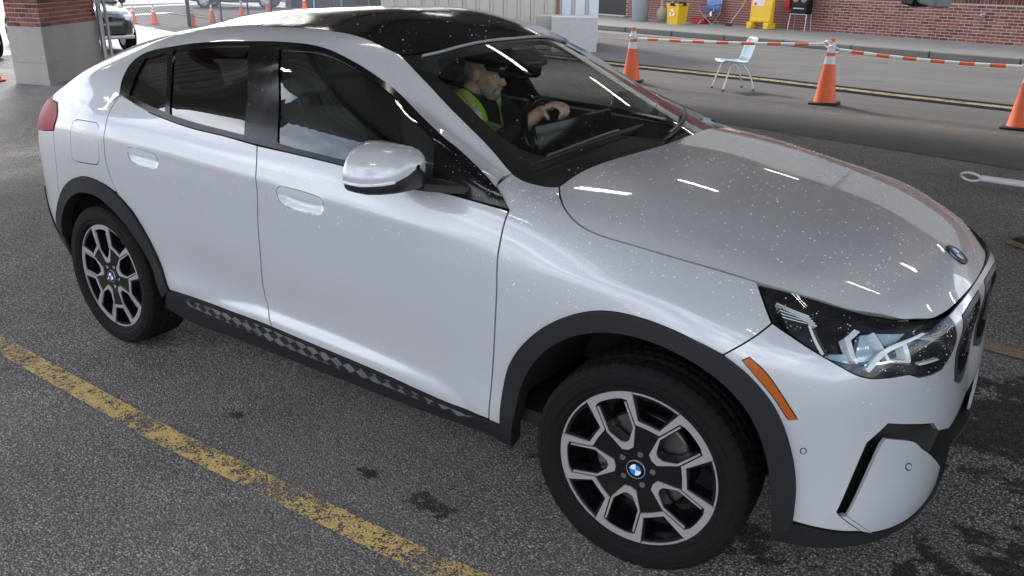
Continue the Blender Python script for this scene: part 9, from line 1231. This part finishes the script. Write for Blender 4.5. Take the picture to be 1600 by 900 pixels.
# ------------------------------------------------------------------ pale yard, chain link fence
yd = MB().add([(-17.0, 4.0, .003), (-16.2, 13.0, .003), (-20, 33, .003), (-60, 70, .003), (-80, 20, .003), (-60, -6, .003)], [(0, 1, 2, 3, 4, 5)]).build('yard', 'pavement_pale', None, smooth=False); tag(yd, kind='structure')
simple('yard_white', (.80, .80, .80), .8, var=.1)
for a, b_, w in (((-21.0, 9.6), (-23.0, 12.9), .5), ((-27, 9), (-31, 19), .5), ((-33, 10), (-40, 30), .7)): stripe('yard_line', [a, b_], w, 'yard_white', '', z=.008)
simple('fence_wire', (.26, .26, .27), .5, .6, var=.1); simple('fence_post', (.16, .17, .18), .5, .6, var=.1)
def fence(p0, p1, label, h=1.75, cell=.11, wire=.0065):
    p0, p1 = Vector((*p0, 0)), Vector((*p1, 0)); d = p1-p0; Ln = d.length
    f = tag(empty('chain_link_fence', p0, math.atan2(d.y, d.x)), label, 'fence')
    vs = []; fs = []
    def strip(a, b, w):
        a, b = Vector(a), Vector(b); t_ = (b-a).normalized(); q = Vector((t_.z, 0, -t_.x))*w; i = len(vs)
        for p in (a, b): vs.extend([tuple(p+q), tuple(p-q*.5+Vector((0, w, 0))), tuple(p-q*.5-Vector((0, w, 0)))])
        for k in range(3): fs.append((i+k, i+(k+1) % 3, i+3+(k+1) % 3, i+3+k))
    x = -h
    while x < Ln:
        for s in (1, -1):
            a, b = ((x, 0, 0), (x+h, 0, h)) if s > 0 else ((x, 0, h), (x+h, 0, 0))
            a, b = Vector(a), Vector(b)
            if a.x < 0: a = a+(b-a)*(-a.x/(b.x-a.x))
            if b.x > Ln: b = a+(b-a)*((Ln-a.x)/(b.x-a.x))
            if (b-a).length > .05: strip(a, b, wire)
        x += cell
    o = obj('wire_mesh', vs, fs, 'fence_wire', f, smooth=False); o['kind'] = 'stuff'
    n = max(1, round(Ln/2.6))
    for k in range(n+1): MB().tube([(Ln*k/n, 0, 0), (Ln*k/n, 0, h+.05)], .032, 10).build('post', 'fence_post', f)
    MB().tube([(0, 0, h), (Ln, 0, h)], .022, 8).build('top_rail', 'fence_post', f)
    return f
fence((-20.9, 8.75), (-22.45, 14.0), 'chain link fence running from the dark parked car to the dark post'); fence((-22.5, 14.1), (-27.5, 22.5), 'chain link fence above the rear of the car roof'); fence((-29.3, 26.6), (-26.5, 29.6), 'short chain link fence beside the grey screen wall')
simple('screen_grey', (.12, .125, .13), .7)
o = tag(empty('screen_wall', (-31.6, 25.6, 0), math.atan2(4.0, 2.9)), 'dark grey screen wall above the middle of the roof', 'wall')
for k in range(4): MB().box((.7+1.32*k, 0, 1.0), (1.29, .08, 2.0), bev=.01).build('panel', 'screen_grey', o, smooth=False)
for k in range(5): MB().box((.04+1.32*k, -.06, 1.0), (.06, .06, 2.05)).build('post', 'metal_grey', o, smooth=False)
o = tag(empty('brick_wall', (-24.9, 28.0, 0), math.atan2(.58, .81)), 'low brick wall with a red and white barrier left of the booth', 'wall'); MB().box((.8, .2, .8), (1.7, .3, 1.6)).build('mortar_core', 'mortar', o, smooth=False); bpy.context.view_layer.update()
for r_ in range(18):
    for k in range(6): 
        q = bpy.data.objects.new('brick', brick_mesh(.245, .04, .075, random.choice(('brick_red', 'brick_dark')))); COL.objects.link(q); q.parent = o; q.location = (.16+.27*k+(.0 if r_ % 2 else .05), .045, .05+.087*r_)
bar((-24.0, 26.1, .33), (-23.8, 28.8, .47), 5, 'red and white barrier board beyond the car roof', 'o', 0, False, .09)
for s in (.3, 2.3): MB().box((.02, s, -.19), (.06, .06, .40)).build('post', 'metal_grey', bpy.data.objects[[o.name for o in bpy.data.objects if o.name.startswith('barrier_bar')][-1]], smooth=False)
# ------------------------------------------------------------------ parked cars in the background
simple('paint_dark', (.018, .02, .024), .25, var=.1, Coat_Weight=1.0); simple('paint_grey', (.07, .075, .08), .3, var=.1, Coat_Weight=1.0); simple('glass_bg', (.05, .06, .065), .05)
def parked_car(loc, ang, paint, label):
    c = tag(empty('parked_car', (*loc, 0), ang), label, 'car', None)
    st = [(-2.25, .62, .45, .86), (-2.2, .80, .36, .98), (-1.9, .90, .30, 1.02), (-1.4, .92, .28, 1.03), (0, .92, .26, 1.02), (1.0, .92, .27, 1.00), (1.5, .91, .28, .96), (1.95, .86, .30, .90), (2.2, .74, .34, .82), (2.28, .58, .42, .72)]
    b = MB(); rings = []
    for x, w, z0, z1 in st:
        zm = (z0+z1)/2; rings.append([(x, -w*.90, z0), (x, -w*.98, z0+.10), (x, -w, zm), (x, -w*.965, z1-.10), (x, -w*.90, z1-.02), (x, -w*.5, z1+.03), (x, 0, z1+.045), (x, w*.5, z1+.03), (x, w*.90, z1-.02), (x, w*.965, z1-.10), (x, w, zm), (x, w*.98, z0+.10), (x, w*.90, z0)])
    body = b.loft(rings).build('body', paint, c, sharp=50)
    g = [(-1.95, .70, 1.02, .72, 1.06), (-1.65, .80, 1.0, .60, 1.52), (-1.0, .82, 1.0, .63, 1.63), (0, .83, 1.0, .64, 1.65), (.45, .83, 1.0, .62, 1.56), (1.15, .80, .98, .74, 1.03)]
    gl = MB(); rings = []; rf = MB(); rr = []
    for x, w0, z0, w1, z1 in g:
        rings.append([(x, -w0, z0), (x, -w1, z1), (x, 0, z1+.03), (x, w1, z1), (x, w0, z0)])
        if 1.5 < z1: rr.append([(x, -w1*1.03, z1-.04), (x, -w1*1.01, z1+.012), (x, 0, z1+.045), (x, w1*1.01, z1+.012), (x, w1*1.03, z1-.04)])
    gl.loft(rings).build('windows', 'glass_bg', c, sharp=25); rf.loft(rr).build('roof', paint, c)
    for s in (1, -1):
        for x0, x1, q0, q1 in ((1.13, .43, (.80, 1.02), (.635, 1.57)), (-.25, -.28, (.838, 1.0), (.648, 1.65)), (-1.9, -1.62, (.72, 1.04), (.61, 1.53))):
            MB().tube([(x0, s*q0[0], q0[1]), (x1, s*q1[0], q1[1])], .035, 6).build('pillar', paint, c)
        MB().box((2.12, s*.62, .74), (.22, .34, .13), Matrix.Rotation(R(-s*28), 3, 'Z'), bev=.03).build('headlight', 'headlamp_white', c)
        MB().box((-2.16, s*.68, .88), (.14, .26, .16), bev=.03).build('tail_light', 'red_lens', c)
        MB().box((.95, s*.98, 1.05), (.14, .16, .12), bev=.04).build('door_mirror', paint, c)
    MB().box((2.22, 0, .50), (.14, 1.2, .22), bev=.03).build('lower_grille', 'satin_black', c); MB().box((2.24, 0, .72), (.08, .7, .14), bev=.03).build('grille', 'gloss_black', c); MB().box((2.2, 0, .35), (.2, 1.5, .08), bev=.02).build('bumper_trim', 'metal_grey', c)
    for x in (1.42, -1.40):
        for s in (1, -1):
            w = MB().lathe([(.0, 0), (.20, 0), (.235, .01), (.235, .2), (0, .2)], 24, 'Y', (0, -.10, 0)).build('wheel', 'metal_grey', c); w.location = (x, s*.84, .34); w.rotation_euler = (0, 0, 0 if s < 0 else math.pi)
            MB().lathe([(.225, -.105), (.25, -.115), (.32, -.11), (.34, -.08), (.34, .08), (.32, .11), (.225, .1)], 32, 'Y').build('tyre', 'rubber', w)
            for k in range(5):
                a = 2*math.pi*k/5; MB().box((.115*math.cos(a), -.108, .115*math.sin(a)), (.20, .02, .05), Matrix.Rotation(-a, 3, 'Y'), bev=.006).build('spoke', 'white_plastic', w)
            MB().lathe([(.40, -.02), (.40, .2), (0, .2)], 28, 'Y', (x, s*.84, .36)).build('wheel_well', 'shell_black', c) if False else None
    return c
f_ = Vector((.97, -.24)); parked_car((-17.75, 7.65), math.atan2(f_.y, f_.x), 'paint_dark', 'dark car parked behind the brick pillar')
parked_car((-33.2, 24.2), R(40), 'paint_grey', 'grey car with silver wheel beyond the fence, just above the roof')
parked_car((-18.0, 4.75), math.atan2(f_.y, f_.x)+R(6), 'paint_grey', 'dark car at the left edge, half hidden by the brick pillar')
# hanging camera at the top of the picture
cc_ = tag(empty('hanging_camera', (.70, 6.0, 1.60), R(-35)), 'grey and black camera housing hanging at the top of the picture', 'camera')
MB().box((0, 0, 0), (.36, .20, .17), Matrix.Rotation(R(10), 3, 'Y'), bev=.02).build('housing', 'bin_grey', cc_); MB().box((-.14, -.02, -.02), (.18, .22, .16), Matrix.Rotation(R(10), 3, 'Y'), bev=.02).build('hood', 'satin_black', cc_); MB().lathe([(0, -.10), (.05, -.10), (.055, -.09), (.055, 0)], 20, 'X', (-.13, 0, -.02)).build('lens', 'gloss_black', cc_)
MB().tube([(.05, 0, .08), (.05, 0, 2.60)], .03, 10).build('drop_pole', 'metal_grey', cc_)
# rubber plate at the right edge
rp = tag(empty('rubber_ramp', (2.30, 3.80, 0), R(-38)), 'black rubber plate with a yellow edge on the road at the right', 'mat')
MB().loft([[(-.32, -.26, 0), (.7, -.26, 0), (.7, .26, 0), (-.32, .26, 0)], [(-.28, -.22, .05), (.7, -.22, .05), (.7, .22, .05), (-.28, .22, .05)]]).build('plate', 'cladding', rp, smooth=False); MB().box((.2, -.262, .018), (1.0, .03, .02)).build('yellow_edge', 'yellow_faded', rp, smooth=False)
MB().lathe([(.07, .05), (.08, .058), (.09, .05)], 20, 'Z', (.05, 0, 0)).build('stud_ring', 'rubber', rp)
